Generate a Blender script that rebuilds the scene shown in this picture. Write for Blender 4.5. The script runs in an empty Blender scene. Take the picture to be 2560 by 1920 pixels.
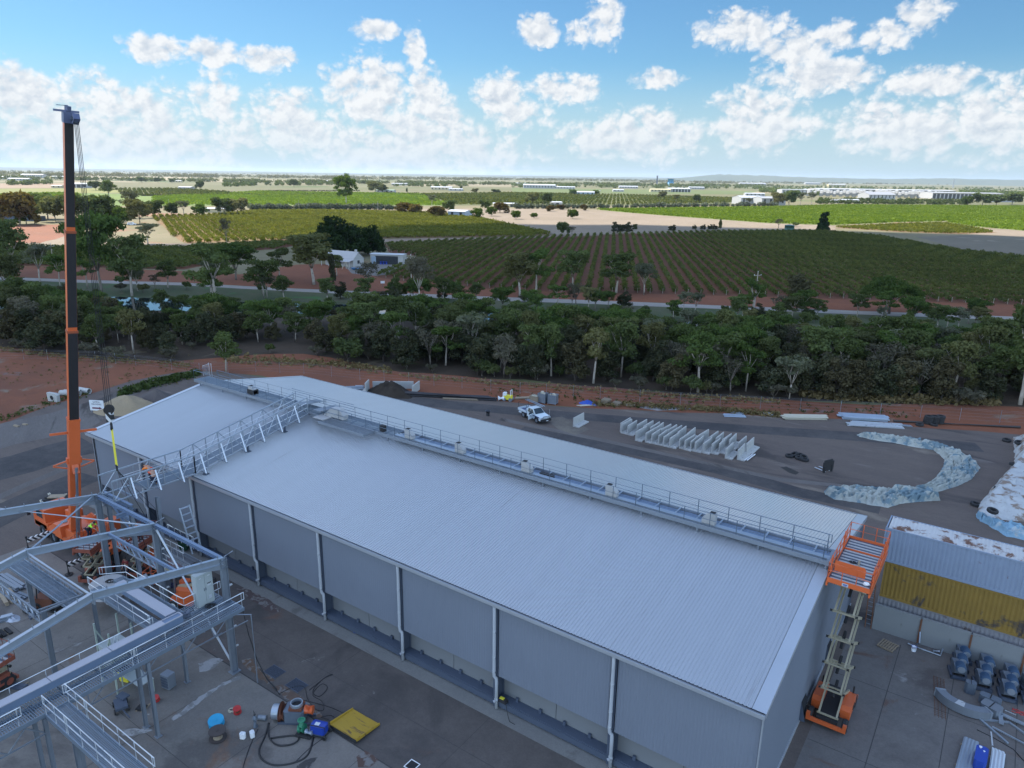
import bpy, bmesh, math, random
import numpy as np
from mathutils import Vector, Matrix
R = math.radians
SC = bpy.context.scene
COL = SC.collection
rng = random.Random(7)
npr = np.random.default_rng(11)

# ------------------------------------------------------------------ camera
# frame of the scene: x runs along the shed's ridge, y across it (away from the camera), z up; origin at the near right foot of the shed
CAM = Vector((6.32, -31.01, 32.4)); FPX = 1806.81
YAW, PITCH, ROLL = R(34.7656), R(16.052), R(0.86)
_r0 = Vector((math.cos(YAW), math.sin(YAW), 0)); _fh = Vector((-math.sin(YAW), math.cos(YAW), 0))
FW = _fh * math.cos(PITCH) - Vector((0, 0, math.sin(PITCH)))
_u0 = _r0.cross(FW)
RT = _r0 * math.cos(ROLL) + _u0 * math.sin(ROLL); UPV = _u0 * math.cos(ROLL) - _r0 * math.sin(ROLL)
cam = bpy.data.objects.new('camera', bpy.data.cameras.new('camera')); COL.objects.link(cam)
cam.matrix_world = Matrix(((RT.x, UPV.x, -FW.x, CAM.x), (RT.y, UPV.y, -FW.y, CAM.y), (RT.z, UPV.z, -FW.z, CAM.z), (0, 0, 0, 1)))
cam.data.sensor_width = 36; cam.data.lens = FPX / 2560 * 36; cam.data.clip_start = 0.5; cam.data.clip_end = 60000
SC.camera = cam

def ray(x, y): return FW + RT * ((x - 1280) / FPX) + UPV * ((960 - y) / FPX)
def G(x, y, z=0.0):
    """the point at height z that the survey sighting (x, y) falls on"""
    d = ray(x, y); return CAM + d * ((z - CAM.z) / d.z)
def G2(x, y, z=0.0): p = G(x, y, z); return (p.x, p.y)

# ------------------------------------------------------------------ light, sky, exposure
SUN_EL = R(52)
_sd = (-0.80 * _r0 + 0.60 * _fh).normalized()          # towards the sun, on the ground plan
SUN_DIR = Vector((_sd.x * math.cos(SUN_EL), _sd.y * math.cos(SUN_EL), math.sin(SUN_EL)))
SUN_STRENGTH = 3.6; SKY_STRENGTH = 0.12; HAZE = 3.2e-5
sl = bpy.data.lights.new('sun', 'SUN'); sl.energy = SUN_STRENGTH; sl.angle = R(0.5); sl.color = (1, .95, .87)
so = bpy.data.objects.new('sun', sl); COL.objects.link(so)
so.rotation_euler = SUN_DIR.to_track_quat('Z', 'Y').to_euler(); so.location = (0, 0, 300)
SC.view_settings.view_transform = 'Standard'; SC.view_settings.look = 'None'; SC.view_settings.gamma = 1
SC.view_settings.use_curve_mapping = False; SC.view_settings.exposure = 1.4

class NT:
    """small helper for node trees"""
    def __init__(s, tree): s.t = tree; s.n = tree.nodes; s.l = tree.links
    def new(s, kind, **kw):
        n = s.n.new(kind)
        for k, v in kw.items(): setattr(n, k, v)
        return n
    def put(s, sock, v):
        if isinstance(v, bpy.types.NodeSocket): s.l.new(v, sock)
        elif v is not None: sock.default_value = v
    def m(s, op, a, b=None, c=None, clamp=False):
        n = s.n.new('ShaderNodeMath'); n.operation = op; n.use_clamp = clamp
        for i, v in enumerate((a, b, c)):
            if v is not None: s.put(n.inputs[i], v)
        return n.outputs[0]
    def v(s, op, a, b=None, out=0):
        n = s.n.new('ShaderNodeVectorMath'); n.operation = op
        s.put(n.inputs[0], a)
        if b is not None:
            if op == 'SCALE': s.put(n.inputs['Scale'], b)
            else: s.put(n.inputs[1], b)
        return n.outputs['Value'] if op in ('DOT_PRODUCT', 'LENGTH') else n.outputs[out]
    def comb(s, x, y, z=0.0):
        n = s.n.new('ShaderNodeCombineXYZ')
        for i, q in enumerate((x, y, z)): s.put(n.inputs[i], q)
        return n.outputs[0]
    def noise(s, vec, scale, detail=4, rough=.55, dist=0.0, out='Fac', dim='3D'):
        n = s.n.new('ShaderNodeTexNoise'); n.noise_dimensions = dim
        s.put(n.inputs['Vector'], vec); n.inputs['Scale'].default_value = scale; n.inputs['Detail'].default_value = detail
        n.inputs['Roughness'].default_value = rough; n.inputs['Distortion'].default_value = dist
        return n.outputs[out]
    def mix(s, fac, a, b, blend='MIX'):
        n = s.n.new('ShaderNodeMix'); n.data_type = 'RGBA'; n.blend_type = blend
        s.put(n.inputs[0], fac); s.put(n.inputs[6], a); s.put(n.inputs[7], b)
        return n.outputs[2]
    def smooth(s, x, a, b):
        n = s.n.new('ShaderNodeMapRange'); n.interpolation_type = 'SMOOTHSTEP'
        s.put(n.inputs[0], x); s.put(n.inputs[1], a); s.put(n.inputs[2], b)
        return n.outputs[0]

W = bpy.data.worlds.new('World'); SC.world = W; W.use_nodes = True
def build_world():
    t = NT(W.node_tree); t.n.clear()
    out = t.new('ShaderNodeOutputWorld'); bg = t.new('ShaderNodeBackground'); t.l.new(bg.outputs[0], out.inputs[0])
    sky = t.new('ShaderNodeTexSky'); sky.sky_type = 'NISHITA'; sky.sun_disc = False
    sky.sun_elevation = SUN_EL; sky.sun_rotation = math.atan2(SUN_DIR.x, SUN_DIR.y)
    sky.altitude = 200; sky.air_density = 1.0; sky.dust_density = 0.6; sky.ozone_density = 1.2
    d = t.new('ShaderNodeTexCoord').outputs['Generated']
    az = t.m('MULTIPLY', t.m('ARCTAN2', t.v('DOT_PRODUCT', d, tuple(_r0)), t.v('DOT_PRODUCT', d, tuple(_fh))), 57.2958)
    sep = t.new('ShaderNodeSeparateXYZ'); t.l.new(d, sep.inputs[0])
    el = t.m('MULTIPLY', t.m('ARCSINE', sep.outputs[2]), 57.2958)
    p = t.comb(az, el, 0.0)
    # cumulus heaps of this sky: bearing, elevation and half sizes in degrees
    heaps = []
    def heap(x0, x1, y0, y1, k=1.0):
        q = [ray(*s).normalized() for s in ((x0, (y0 + y1) / 2), (x1, (y0 + y1) / 2), ((x0 + x1) / 2, y0), ((x0 + x1) / 2, y1))]
        A = [math.degrees(math.atan2(v.dot(_r0), v.dot(_fh))) for v in q]; E = [math.degrees(math.asin(v.z)) for v in q]
        heaps.append(((A[0] + A[1]) / 2, (E[2] + E[3]) / 2, abs(A[1] - A[0]) / 2 + .3, abs(E[2] - E[3]) / 2 + .3, k))
    for h in ((296, 470, 84, 158), (450, 605, 98, 172), (585, 755, 118, 176), (470, 610, 150, 330, .8), (-60, 190, 150, 330), (150, 315, 165, 330, .9),
              (300, 480, 210, 400, .8), (793, 1050, 125, 330), (1005, 1120, 160, 330), (1012, 1062, 60, 190, .9), (885, 995, 50, 98), (555, 880, 215, 380, .9),
              (1172, 1330, 178, 300), (1290, 1515, 182, 262, .9), (1290, 1406, 34, 122), (1400, 1500, 50, 110, .8), (1465, 1560, -30, 130, .95), (1717, 1985, 24, 126),
              (1885, 2090, 70, 172), (2020, 2150, 52, 130, .9), (2140, 2290, 45, 128), (2240, 2385, -14, 85, .95), (1575, 1716, 172, 222, .95),
              (1860, 2250, 145, 245), (2150, 2560, 165, 240, .9), (1740, 2060, 205, 400, .9), (2060, 2360, 235, 400, .9), (2330, 2640, 190, 420, .95),
              (1380, 1800, 262, 420, .95), (-80, 700, 270, 470, .85), (640, 1420, 285, 470, .9), (1010, 1200, 225, 400, .8), (150, 560, 205, 330, .75), (560, 900, 250, 400, .95), (1180, 1420, 225, 330, .8), (1480, 1800, 285, 400, .95), (1700, 2100, 255, 370, .95), (2050, 2600, 250, 400, 1.0), (-60, 400, 235, 400, .95), (900, 1200, 260, 400, .95)):
        heap(*h)
    body = None
    for a, e, ra, re, k in heaps:
        q = t.v('MULTIPLY', t.v('SUBTRACT', p, (a, e, 0)), (1 / ra, 1 / re, 0))
        b = t.m('MULTIPLY_ADD', t.v('DOT_PRODUCT', q, q), -k, k)
        body = b if body is None else t.m('MAXIMUM', body, b)
    body = t.m('MAXIMUM', body, -1.2)
    pw = t.v('MULTIPLY', p, (1, 1.25, 1))
    def puff(vec):
        n1 = t.noise(vec, .46, 8, .60, .0, dim='2D')
        vo = t.new('ShaderNodeTexVoronoi'); vo.voronoi_dimensions = '2D'; vo.feature = 'F1'; vo.inputs['Scale'].default_value = .95
        vo.inputs['Detail'].default_value = 2; vo.inputs['Roughness'].default_value = .55
        t.put(vo.inputs['Vector'], t.v('ADD', vec, t.v('SCALE', t.comb(n1, n1, 0.0), 1.5)))
        return t.m('ADD', t.m('MULTIPLY', t.m('SUBTRACT', n1, .5), 2.3), t.m('MULTIPLY', t.m('SUBTRACT', .45, vo.outputs['Distance']), .95))
    n_here = puff(pw); n_up = puff(t.v('ADD', pw, (-.38, .55, 0)))
    # away from the mapped bearings and overhead: scattered loose cumulus by noise only
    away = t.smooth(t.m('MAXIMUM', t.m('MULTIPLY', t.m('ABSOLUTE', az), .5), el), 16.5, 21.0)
    loose = t.m('MULTIPLY_ADD', t.noise(d, 3.1, 3, .5), 4.0, -2.35)
    body = t.m('ADD', t.m('MULTIPLY', body, t.m('SUBTRACT', 1.0, away)), t.m('MULTIPLY', loose, away))
    dens = t.m('ADD', body, t.m('MULTIPLY', n_here, .62))
    mask = t.smooth(t.m('MINIMUM', dens, t.m('ADD', body, .6)), -.06, .62)
    lit = t.m('MULTIPLY_ADD', t.m('SUBTRACT', n_here, n_up), .62, .60)
    lit = t.m('ADD', lit, t.m('MULTIPLY', t.smooth(dens, 1.25, .15), .26), clamp=True)
    cloud = t.mix(lit, (.50, .59, .70, 1), (.95, .965, .98, 1))
    # milky air towards the horizon swallows the far heaps
    veil = t.smooth(el, 5.2, .2)
    cloud = t.mix(t.m('MULTIPLY', veil, .62), cloud, (.66, .78, .85, 1))
    EXPK = 2 ** SC.view_settings.exposure * SKY_STRENGTH
    cloud = t.v('SCALE', cloud, 1.0 / EXPK)
    # deep blue low in the north, boosted high up and to the south, brightness added to fill the shade
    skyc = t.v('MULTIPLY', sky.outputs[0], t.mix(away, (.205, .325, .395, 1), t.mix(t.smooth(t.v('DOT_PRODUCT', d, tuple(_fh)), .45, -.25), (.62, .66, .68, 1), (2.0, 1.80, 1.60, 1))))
    hz = t.v('SCALE', (.56, .73, .83), 1.0 / EXPK)
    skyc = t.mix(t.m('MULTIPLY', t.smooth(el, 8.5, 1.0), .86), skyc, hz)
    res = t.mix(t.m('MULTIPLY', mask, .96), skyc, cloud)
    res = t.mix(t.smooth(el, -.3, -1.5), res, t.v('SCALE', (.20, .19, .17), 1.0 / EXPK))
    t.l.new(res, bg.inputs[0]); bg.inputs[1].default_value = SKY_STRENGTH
build_world()
# ------------------------------------------------------------------ helpers
def tag(o, label=None, cat=None, group=None, kind=None):
    if label: o['label'] = label
    if cat: o['category'] = cat
    if group: o['group'] = group
    if kind: o['kind'] = kind
    return o
def thing(name, label, cat, loc=(0, 0, 0), rz=0.0, group=None):
    o = bpy.data.objects.new(name, None); COL.objects.link(o); o.location = loc; o.rotation_euler = (0, 0, rz); o.empty_display_size = .3
    return tag(o, label, cat, group)
def kids(o): return [c for c in bpy.data.objects if c.parent == o]
_kids = {}
def copy_tree(o, loc=None, rz=None, label=None, group=None, scale=None, parent=None):
    c = o.copy(); COL.objects.link(c)
    if parent is not None: c.parent = parent
    if loc is not None: c.location = loc
    if rz is not None: c.rotation_euler = (0, 0, rz)
    if scale is not None: c.scale = scale if hasattr(scale, '__len__') else (scale,) * 3
    if label: c['label'] = label
    if group: c['group'] = group
    for ch in _kids.get(o.name, []):
        d = ch.copy(); COL.objects.link(d); d.parent = c
        _kids.setdefault(c.name, []).append(d)
        for g in _kids.get(ch.name, []):
            e = g.copy(); COL.objects.link(e); e.parent = d
            _kids.setdefault(d.name, []).append(e)
    return c
def basis(d, up=(0, 0, 1)):
    d = Vector(d).normalized(); u = Vector(up)
    if abs(d.dot(u)) > .995: u = Vector((0, 1, 0)) if abs(d.y) < .9 else Vector((1, 0, 0))
    s = d.cross(u).normalized(); return d, s, s.cross(d).normalized()
class MB:
    """collects shapes into one mesh; org is subtracted so shapes can be given in scene coordinates"""
    def __init__(s, org=(0, 0, 0)): s.v = []; s.f = []; s.mi = []; s.o = Vector(org); s.cur = 0; s.sm = []; s.smooth = False
    def add(s, vs, fs):
        k = len(s.v); s.v += [tuple(Vector(p) - s.o) for p in vs]; s.f += [tuple(i + k for i in f) for f in fs]
        s.mi += [s.cur] * len(fs); s.sm += [s.smooth] * len(fs); return s
    def box(s, x0, x1, y0, y1, z0, z1):
        return s.add([(x0, y0, z0), (x1, y0, z0), (x1, y1, z0), (x0, y1, z0), (x0, y0, z1), (x1, y0, z1), (x1, y1, z1), (x0, y1, z1)],
                     [(0, 3, 2, 1), (4, 5, 6, 7), (0, 1, 5, 4), (1, 2, 6, 5), (2, 3, 7, 6), (3, 0, 4, 7)])
    def rbox(s, c, sx, sy, sz, rz=0, tilt=0, b=.0):
        """box by centre, with turn about z and tilt about its own x; b cuts its upright edges"""
        m = Matrix.Translation(c) @ Matrix.Rotation(rz, 4, 'Z') @ Matrix.Rotation(tilt, 4, 'X'); hx, hy, hz = sx / 2, sy / 2, sz / 2
        if b <= 0: P = [(-hx, -hy), (hx, -hy), (hx, hy), (-hx, hy)]
        else: P = [(-hx + b, -hy), (hx - b, -hy), (hx, -hy + b), (hx, hy - b), (hx - b, hy), (-hx + b, hy), (-hx, hy - b), (-hx, -hy + b)]
        n = len(P); vs = [m @ Vector((x, y, -hz)) for x, y in P] + [m @ Vector((x, y, hz)) for x, y in P]
        return s.add(vs, [tuple(range(n - 1, -1, -1)), tuple(range(n, 2 * n))] + [(i, (i + 1) % n, n + (i + 1) % n, n + i) for i in range(n)])
    def bar(s, p, q, w, h=None, up=(0, 0, 1)):
        h = w if h is None else h; p, q = Vector(p), Vector(q); d, a, b = basis(q - p, up)
        vs = [r + a * (sx * w / 2) + b * (sy * h / 2) for r in (p, q) for sx, sy in ((-1, -1), (1, -1), (1, 1), (-1, 1))]
        return s.add(vs, [(3, 2, 1, 0), (4, 5, 6, 7), (0, 1, 5, 4), (1, 2, 6, 5), (2, 3, 7, 6), (3, 0, 4, 7)])
    def ibeam(s, p, q, h=.3, b=.18, t=.02, up=(0, 0, 1)):
        p, q = Vector(p), Vector(q); d, a, c = basis(q - p, up)
        s.bar(p, q, t, h - 2 * t, up); o = c * (h / 2 - t / 2)
        s.bar(p + o, q + o, b, t, up); s.bar(p - o, q - o, b, t, up); return s
    def tube(s, pts, r, n=8, caps=True):
        pts = [Vector(p) for p in pts]; k = len(pts); rr = r if hasattr(r, '__len__') else [r] * k
        vs = []; prev = None
        for i, p in enumerate(pts):
            d = (pts[min(i + 1, k - 1)] - pts[max(i - 1, 0)]);
            if d.length < 1e-9: d = Vector((0, 0, 1))
            d.normalize()
            if prev is None: _, a, b = basis(d)
            else:
                a = prev - d * prev.dot(d)
                if a.length < 1e-6: _, a, b = basis(d)
                a.normalize(); b = d.cross(a)
            prev = a
            vs += [p + (a * math.cos(6.28318 * j / n) + b * math.sin(6.28318 * j / n)) * rr[i] for j in range(n)]
        fs = [(i * n + j, i * n + (j + 1) % n, (i + 1) * n + (j + 1) % n, (i + 1) * n + j) for i in range(k - 1) for j in range(n)]
        if caps: fs += [tuple(range(n - 1, -1, -1)), tuple(range((k - 1) * n, k * n))]
        return s.add(vs, fs)
    def disc(s, c, axis, r, h, n=20, r2=None): 
        c = Vector(c); a = Vector(axis).normalized(); return s.tube([c - a * h / 2, c + a * h / 2], [r, r if r2 is None else r2], n)
    def ring(s, c, axis, r, w, h, n=22):
        """flat ring / tyre-like band: outer radius r, wall w, height h"""
        d, a, b = basis(axis); c = Vector(c); prof = [(r - w, -h / 2), (r - w * .25, -h / 2), (r, -h * .28), (r, h * .28), (r - w * .25, h / 2), (r - w, h / 2), (r - w * 1.02, 0)]
        k = len(prof); vs = [c + (a * math.cos(6.28318 * i / n) + b * math.sin(6.28318 * i / n)) * q + d * z for i in range(n) for q, z in prof]
        return s.add(vs, [(i * k + j, ((i + 1) % n) * k + j, ((i + 1) % n) * k + (j + 1) % k, i * k + (j + 1) % k) for i in range(n) for j in range(k)])
    def prism(s, pts, d):
        """polygon pts (3d) pushed along d"""
        n = len(pts); d = Vector(d); vs = [Vector(p) for p in pts] + [Vector(p) + d for p in pts]
        return s.add(vs, [tuple(range(n - 1, -1, -1)), tuple(range(n, 2 * n))] + [(i, (i + 1) % n, n + (i + 1) % n, n + i) for i in range(n)])
    def grid(s, fn, nu, nv):
        vs = [fn(i / nu, j / nv) for i in range(nu + 1) for j in range(nv + 1)]
        return s.add(vs, [(i * (nv + 1) + j, (i + 1) * (nv + 1) + j, (i + 1) * (nv + 1) + j + 1, i * (nv + 1) + j + 1) for i in range(nu) for j in range(nv)])
    def build(s, name, mat, parent=None, loc=None, rz=None, smooth=None):
        me = bpy.data.meshes.new(name); me.from_pydata(s.v, [], s.f)
        for m in (mat if isinstance(mat, (list, tuple)) else [mat]): me.materials.append(m)
        if any(s.mi): me.polygons.foreach_set('material_index', s.mi)
        if smooth or any(s.sm): me.polygons.foreach_set('use_smooth', [True] * len(s.f) if smooth else s.sm)
        bm = bmesh.new(); bm.from_mesh(me); bmesh.ops.recalc_face_normals(bm, faces=bm.faces); bm.to_mesh(me); bm.free()
        me.update(); return link(name, me, parent, loc, rz)
def link(name, me, parent=None, loc=None, rz=None):
    o = bpy.data.objects.new(name, me); COL.objects.link(o)
    if parent is not None: o.parent = parent; _kids.setdefault(parent.name, []).append(o)
    if loc is not None: o.location = loc
    if rz is not None: o.rotation_euler = (0, 0, rz)
    return o
def quads(name, V, mat, parent=None, loc=None, mi=None, rz=None):
    """fast mesh of loose quads, V is (n,4,3)"""
    n = len(V); me = bpy.data.meshes.new(name); me.vertices.add(n * 4); me.loops.add(n * 4); me.polygons.add(n)
    me.vertices.foreach_set('co', np.asarray(V, np.float32).reshape(-1)); me.loops.foreach_set('vertex_index', np.arange(n * 4, dtype=np.int32))
    me.polygons.foreach_set('loop_start', np.arange(0, n * 4, 4, dtype=np.int32)); me.polygons.foreach_set('loop_total', np.full(n, 4, np.int32))
    for m in (mat if isinstance(mat, (list, tuple)) else [mat]): me.materials.append(m)
    if mi is not None: me.polygons.foreach_set('material_index', np.asarray(mi, np.int32))
    me.update(calc_edges=True); me.validate(); return link(name, me, parent, loc, rz)

# ------------------------------------------------------------------ materials
def base_mat(name):
    m = bpy.data.materials.new(name); m.use_nodes = True; t = NT(m.node_tree); b = t.n['Principled BSDF']
    return m, t, b
def M(name, col, rough=.6, metal=0.0, var=.18, scale=2.0, stain=None, stain_at=.62, stain_scale=.6, bump=0.0, bscale=20, spec=.5, stretch=(1, 1, 1), coord='Object', rnd=0.0, rv=.2, coat=0.0):
    """painted or raw surface: base colour drifting with noise, optional stains with their own outline, optional fine bump"""
    m, t, b = base_mat(name); tc = t.new('ShaderNodeTexCoord').outputs[coord]
    vec = t.v('MULTIPLY', tc, tuple(stretch)) if stretch != (1, 1, 1) else tc
    n = t.noise(vec, scale, 5, .6)
    k = t.m('MULTIPLY_ADD', n, 2 * var, 1 - var)
    if rnd:
        oi = t.new('ShaderNodeObjectInfo').outputs['Random']; k = t.m('MULTIPLY', k, t.m('MULTIPLY_ADD', oi, 2 * rnd, 1 - rnd))
    c = t.v('SCALE', (col[0], col[1], col[2]), k)
    if stain:
        s2 = t.noise(vec, stain_scale, 7, .65, .4); c = t.mix(t.smooth(s2, stain_at, stain_at + .09), c, (*stain, 1))
    t.l.new(c, b.inputs['Base Color']); b.inputs['Metallic'].default_value = metal
    t.put(b.inputs['Roughness'], t.m('MULTIPLY_ADD', n, rv, rough - rv / 2, clamp=True)); b.inputs['Specular IOR Level'].default_value = spec
    if coat: b.inputs['Coat Weight'].default_value = coat; b.inputs['Coat Roughness'].default_value = .12
    if bump:
        bn = t.new('ShaderNodeBump'); bn.inputs['Strength'].default_value = bump; bn.inputs['Distance'].default_value = .03
        t.l.new(t.noise(vec, bscale, 4, .6), bn.inputs['Height']); t.l.new(bn.outputs[0], b.inputs['Normal'])
    return m
def leaf_mat(name, col, col2, trans=.30, rnd=.22, nscale=.55, hue=None):
    m, t, b = base_mat(name); t.n.remove(b); out = t.n['Material Output']
    tc = t.new('ShaderNodeTexCoord').outputs['Object']; oi = t.new('ShaderNodeObjectInfo').outputs['Random']
    n = t.noise(tc, nscale, 3, .6); n2 = t.noise(tc, 6.0, 1, .5)
    c = t.mix(t.smooth(n, .35, .66), (*col, 1), (*col2, 1))
    k = t.m('MULTIPLY', t.m('MULTIPLY_ADD', oi, 2 * rnd, 1 - rnd), t.m('MULTIPLY_ADD', n2, .9, .55))
    c = t.v('SCALE', c, k)
    if hue: c = t.mix(t.smooth(t.m('FRACT', t.m('MULTIPLY', oi, 7.31)), .62, .95), c, t.v('SCALE', hue, k))
    d = t.new('ShaderNodeBsdfDiffuse'); tr = t.new('ShaderNodeBsdfTranslucent'); mx = t.new('ShaderNodeMixShader'); mx.inputs[0].default_value = trans
    t.l.new(c, d.inputs[0]); t.l.new(t.v('MULTIPLY', c, (1.25, 1.3, .6)), tr.inputs[0]); t.l.new(d.outputs[0], mx.inputs[1]); t.l.new(tr.outputs[0], mx.inputs[2]); t.l.new(mx.outputs[0], out.inputs[0])
    return m
def ground_mat(name, cols, scales=(.02, .3, 4.0), weights=(.5, .3, .2), rough=.92, bump=.25, stretch=(1, 1, 1), rot=0.0, patches=()):
    """open ground: two colours mixed by noise of three sizes, then patches (colour, scale, threshold, softness, seed)"""
    m, t, b = base_mat(name); tc = t.new('ShaderNodeTexCoord').outputs['Object']
    if rot:
        vr = t.new('ShaderNodeVectorRotate'); vr.rotation_type = 'Z_AXIS'; vr.inputs['Angle'].default_value = rot; t.l.new(tc, vr.inputs['Vector']); tc = vr.outputs[0]
    vec = t.v('MULTIPLY', tc, tuple(stretch)) if stretch != (1, 1, 1) else tc
    f = None
    for sc, w in zip(scales, weights):
        q = t.m('MULTIPLY', t.noise(vec, sc, 6, .6, .3), w); f = q if f is None else t.m('ADD', f, q)
    c = t.mix(t.smooth(f, .36, .64), (*cols[0], 1), (*cols[1], 1))
    for pc, ps, th, so_, seed in patches:
        q = t.noise(t.v('ADD', vec, (seed * 37.1, seed * 11.7, seed)), ps, 7, .62, .5)
        c = t.mix(t.smooth(q, th, th + so_), c, (*pc, 1))
    fine = t.noise(tc, 9.0, 3, .7); c = t.v('SCALE', c, t.m('MULTIPLY_ADD', fine, .5, .75))
    t.l.new(c, b.inputs['Base Color']); b.inputs['Roughness'].default_value = rough; b.inputs['Specular IOR Level'].default_value = .25
    if bump:
        bn = t.new('ShaderNodeBump'); bn.inputs['Strength'].default_value = bump; bn.inputs['Distance'].default_value = .12
        t.l.new(t.m('ADD', t.noise(tc, 1.3, 6, .65), t.noise(tc, .25, 3, .5)), bn.inputs['Height']); t.l.new(bn.outputs[0], b.inputs['Normal'])
    return m
# ------------------------------------------------------------------ ground, yard, fields, channel
def sheet(name, pts, z, mat, kind='structure', label=None, cat=None):
    mb = MB(); mb.add([(x, y, z) for x, y in pts], [tuple(range(len(pts)))])
    return tag(mb.build(name, mat), label, cat, kind=kind)
def px(pts): return [G2(*p) for p in pts]
def wob(pts, amp, step):
    """closed outline with small irregular steps"""
    out = []
    for i, a in enumerate(pts):
        b = pts[(i + 1) % len(pts)]; L = math.hypot(b[0] - a[0], b[1] - a[1]); n = max(1, min(60, int(L / step)))
        for k in range(n):
            u = k / n; j = amp if k else 0
            out.append((a[0] + (b[0] - a[0]) * u + rng.uniform(-j, j), a[1] + (b[1] - a[1]) * u + rng.uniform(-j, j)))
    return out
RED = ((.235, .085, .042), (.155, .062, .036)); TAN = ((.36, .27, .18), (.27, .20, .13))
m_far = ground_mat('far_land', ((.10, .105, .045), (.175, .15, .08)), (.0006, .003, .02), (.5, .35, .15), bump=0, stretch=(1, 1, 1), rot=-YAW,
                   patches=(((.075, .10, .03), .0011, .56, .03, 2), ((.26, .21, .13), .0016, .60, .02, 5), ((.10, .13, .035), .0022, .62, .02, 9)))
m_red = ground_mat('red_dirt', RED, (.05, .35, 2.5), (.5, .3, .2), patches=(((.20, .145, .105), .16, .60, .10, 1), ((.075, .066, .035), .22, .66, .07, 4), ((.15, .12, .11), .07, .62, .06, 7)))
m_redplain = ground_mat('red_soil', ((.21, .073, .032), (.155, .055, .027)), (.05, .4, 3.0), (.4, .3, .3), patches=(((.19, .09, .06), .3, .64, .1, 3),))
m_redlit = ground_mat('ploughed_red_soil', ((.24, .10, .055), (.19, .085, .048)), (.03, .3, 3.0), (.4, .3, .3), patches=(((.29, .175, .11), .08, .62, .08, 3),))
m_floor = ground_mat('leaf_litter', ((.044, .033, .023), (.07, .05, .034)), (.08, .5, 3.0), patches=(((.14, .115, .075), .12, .60, .1, 2), ((.045, .06, .02), .3, .6, .1, 6)))
m_bank = ground_mat('bank_grass', ((.05, .075, .026), (.085, .082, .045)), (.06, .4, 2.0), patches=(((.045, .12, .03), .12, .58, .08, 2), ((.15, .12, .08), .2, .66, .1, 6)))
m_road = ground_mat('pale_gravel', ((.30, .27, .24), (.24, .22, .195)), (.1, .8, 4), bump=.1)
m_dry = ground_mat('dry_grass', ((.25, .195, .14), (.20, .155, .105)), (.02, .15, 1.2), (.4, .35, .25), bump=.1, patches=(((.21, .165, .09), .09, .6, .1, 4), ((.31, .25, .19), .05, .62, .08, 8), ((.20, .17, .10), .6, .66, .06, 3)))
m_vsoil = ground_mat('vineyard_soil', ((.15, .058, .026), (.115, .046, .024)), (.05, .4, 3), bump=.15)
m_vsoil2 = ground_mat('vineyard_soil_grassed', ((.17, .13, .055), (.20, .10, .05)), (.05, .4, 3), bump=.1)
m_grass = ground_mat('vine_grass', ((.16, .20, .045), (.13, .17, .035)), (.02, .1, 1.2), bump=.1)
m_gravel = ground_mat('yard_gravel', ((.108, .088, .078), (.145, .116, .100)), (.05, .4, 3.5), (.45, .3, .25), bump=.3, stretch=(.35, 1.2, 1), rot=-.10,
                      patches=(((.070, .060, .056), .10, .55, .10, 1), ((.21, .175, .14), .13, .62, .08, 5), ((.16, .135, .12), .35, .60, .10, 8)))
m_gravel_l = ground_mat('yard_gravel_pale', ((.165, .148, .136), (.12, .106, .098)), (.06, .4, 3.5), (.45, .3, .25), bump=.25, stretch=(.3, 1.3, 1), rot=.45,
                        patches=(((.22, .21, .20), .11, .60, .08, 2), ((.055, .047, .042), .06, .56, .06, 5)))
def concrete_mat(name, c0, c1, pats, rot=0):
    return ground_mat(name, (c0, c1), (.08, .5, 3.0), (.45, .35, .2), rough=.75, bump=.06, rot=rot, patches=pats)
m_conc = concrete_mat('concrete_slab', (.155, .143, .132), (.205, .187, .166), (((.115, .104, .096), .16, .53, .12, 1), ((.165, .105, .075), .20, .60, .10, 4), ((.38, .38, .37), .22, .66, .06, 7), ((.09, .088, .088), .55, .68, .05, 9)))
m_conc_d = concrete_mat('concrete_apron', (.085, .076, .072), (.12, .106, .098), (((.070, .064, .062), .13, .53, .12, 2), ((.135, .085, .068), .17, .58, .12, 5), ((.20, .19, .18), .5, .66, .06, 7), ((.045, .042, .042), .8, .72, .04, 3)))
m_conc_e = concrete_mat('concrete_kerb_strip', (.20, .20, .19), (.17, .17, .165), (((.13, .125, .12), .3, .6, .1, 3),))
m_conc_r = concrete_mat('concrete_yard', (.13, .118, .112), (.175, .16, .148), (((.10, .088, .083), .16, .54, .12, 3), ((.14, .092, .072), .22, .61, .08, 5), ((.27, .26, .25), .3, .66, .07, 8), ((.055, .052, .052), .7, .72, .04, 2)))

gm = MB(); NGR = 40
gs = [-21000 + 42000 * i / NGR for i in range(NGR + 1)]
gm.add([(x, y, 0) for x in gs for y in gs], [(i * (NGR + 1) + j, (i + 1) * (NGR + 1) + j, (i + 1) * (NGR + 1) + j + 1, i * (NGR + 1) + j + 1) for i in range(NGR) for j in range(NGR)])
tag(gm.build('ground', m_far), kind='structure')
BELT_FRONT = [(-400, 840), (0, 868), (250, 900), (420, 905), (500, 898), (620, 888), (760, 885), (870, 905), (1000, 930), (1150, 940), (1400, 960), (1700, 985), (2000, 1003), (2250, 1010), (2560, 1018), (2900, 1035)]
YARD_EDGE = [(-400, 1190), (0, 1064), (120, 1016), (230, 984), (330, 952), (480, 926), (600, 935), (700, 952), (860, 966), (1060, 988), (1300, 1008), (1500, 1022), (1700, 1032), (1900, 1040), (2100, 1048), (2340, 1072), (2560, 1088), (2900, 1115)]
WATER_N = [(-400, 770), (-100, 772), (300, 775), (620, 782), (870, 790), (1150, 801), (1500, 819), (1800, 834), (2200, 846), (2560, 862), (2900, 880)]
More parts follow.
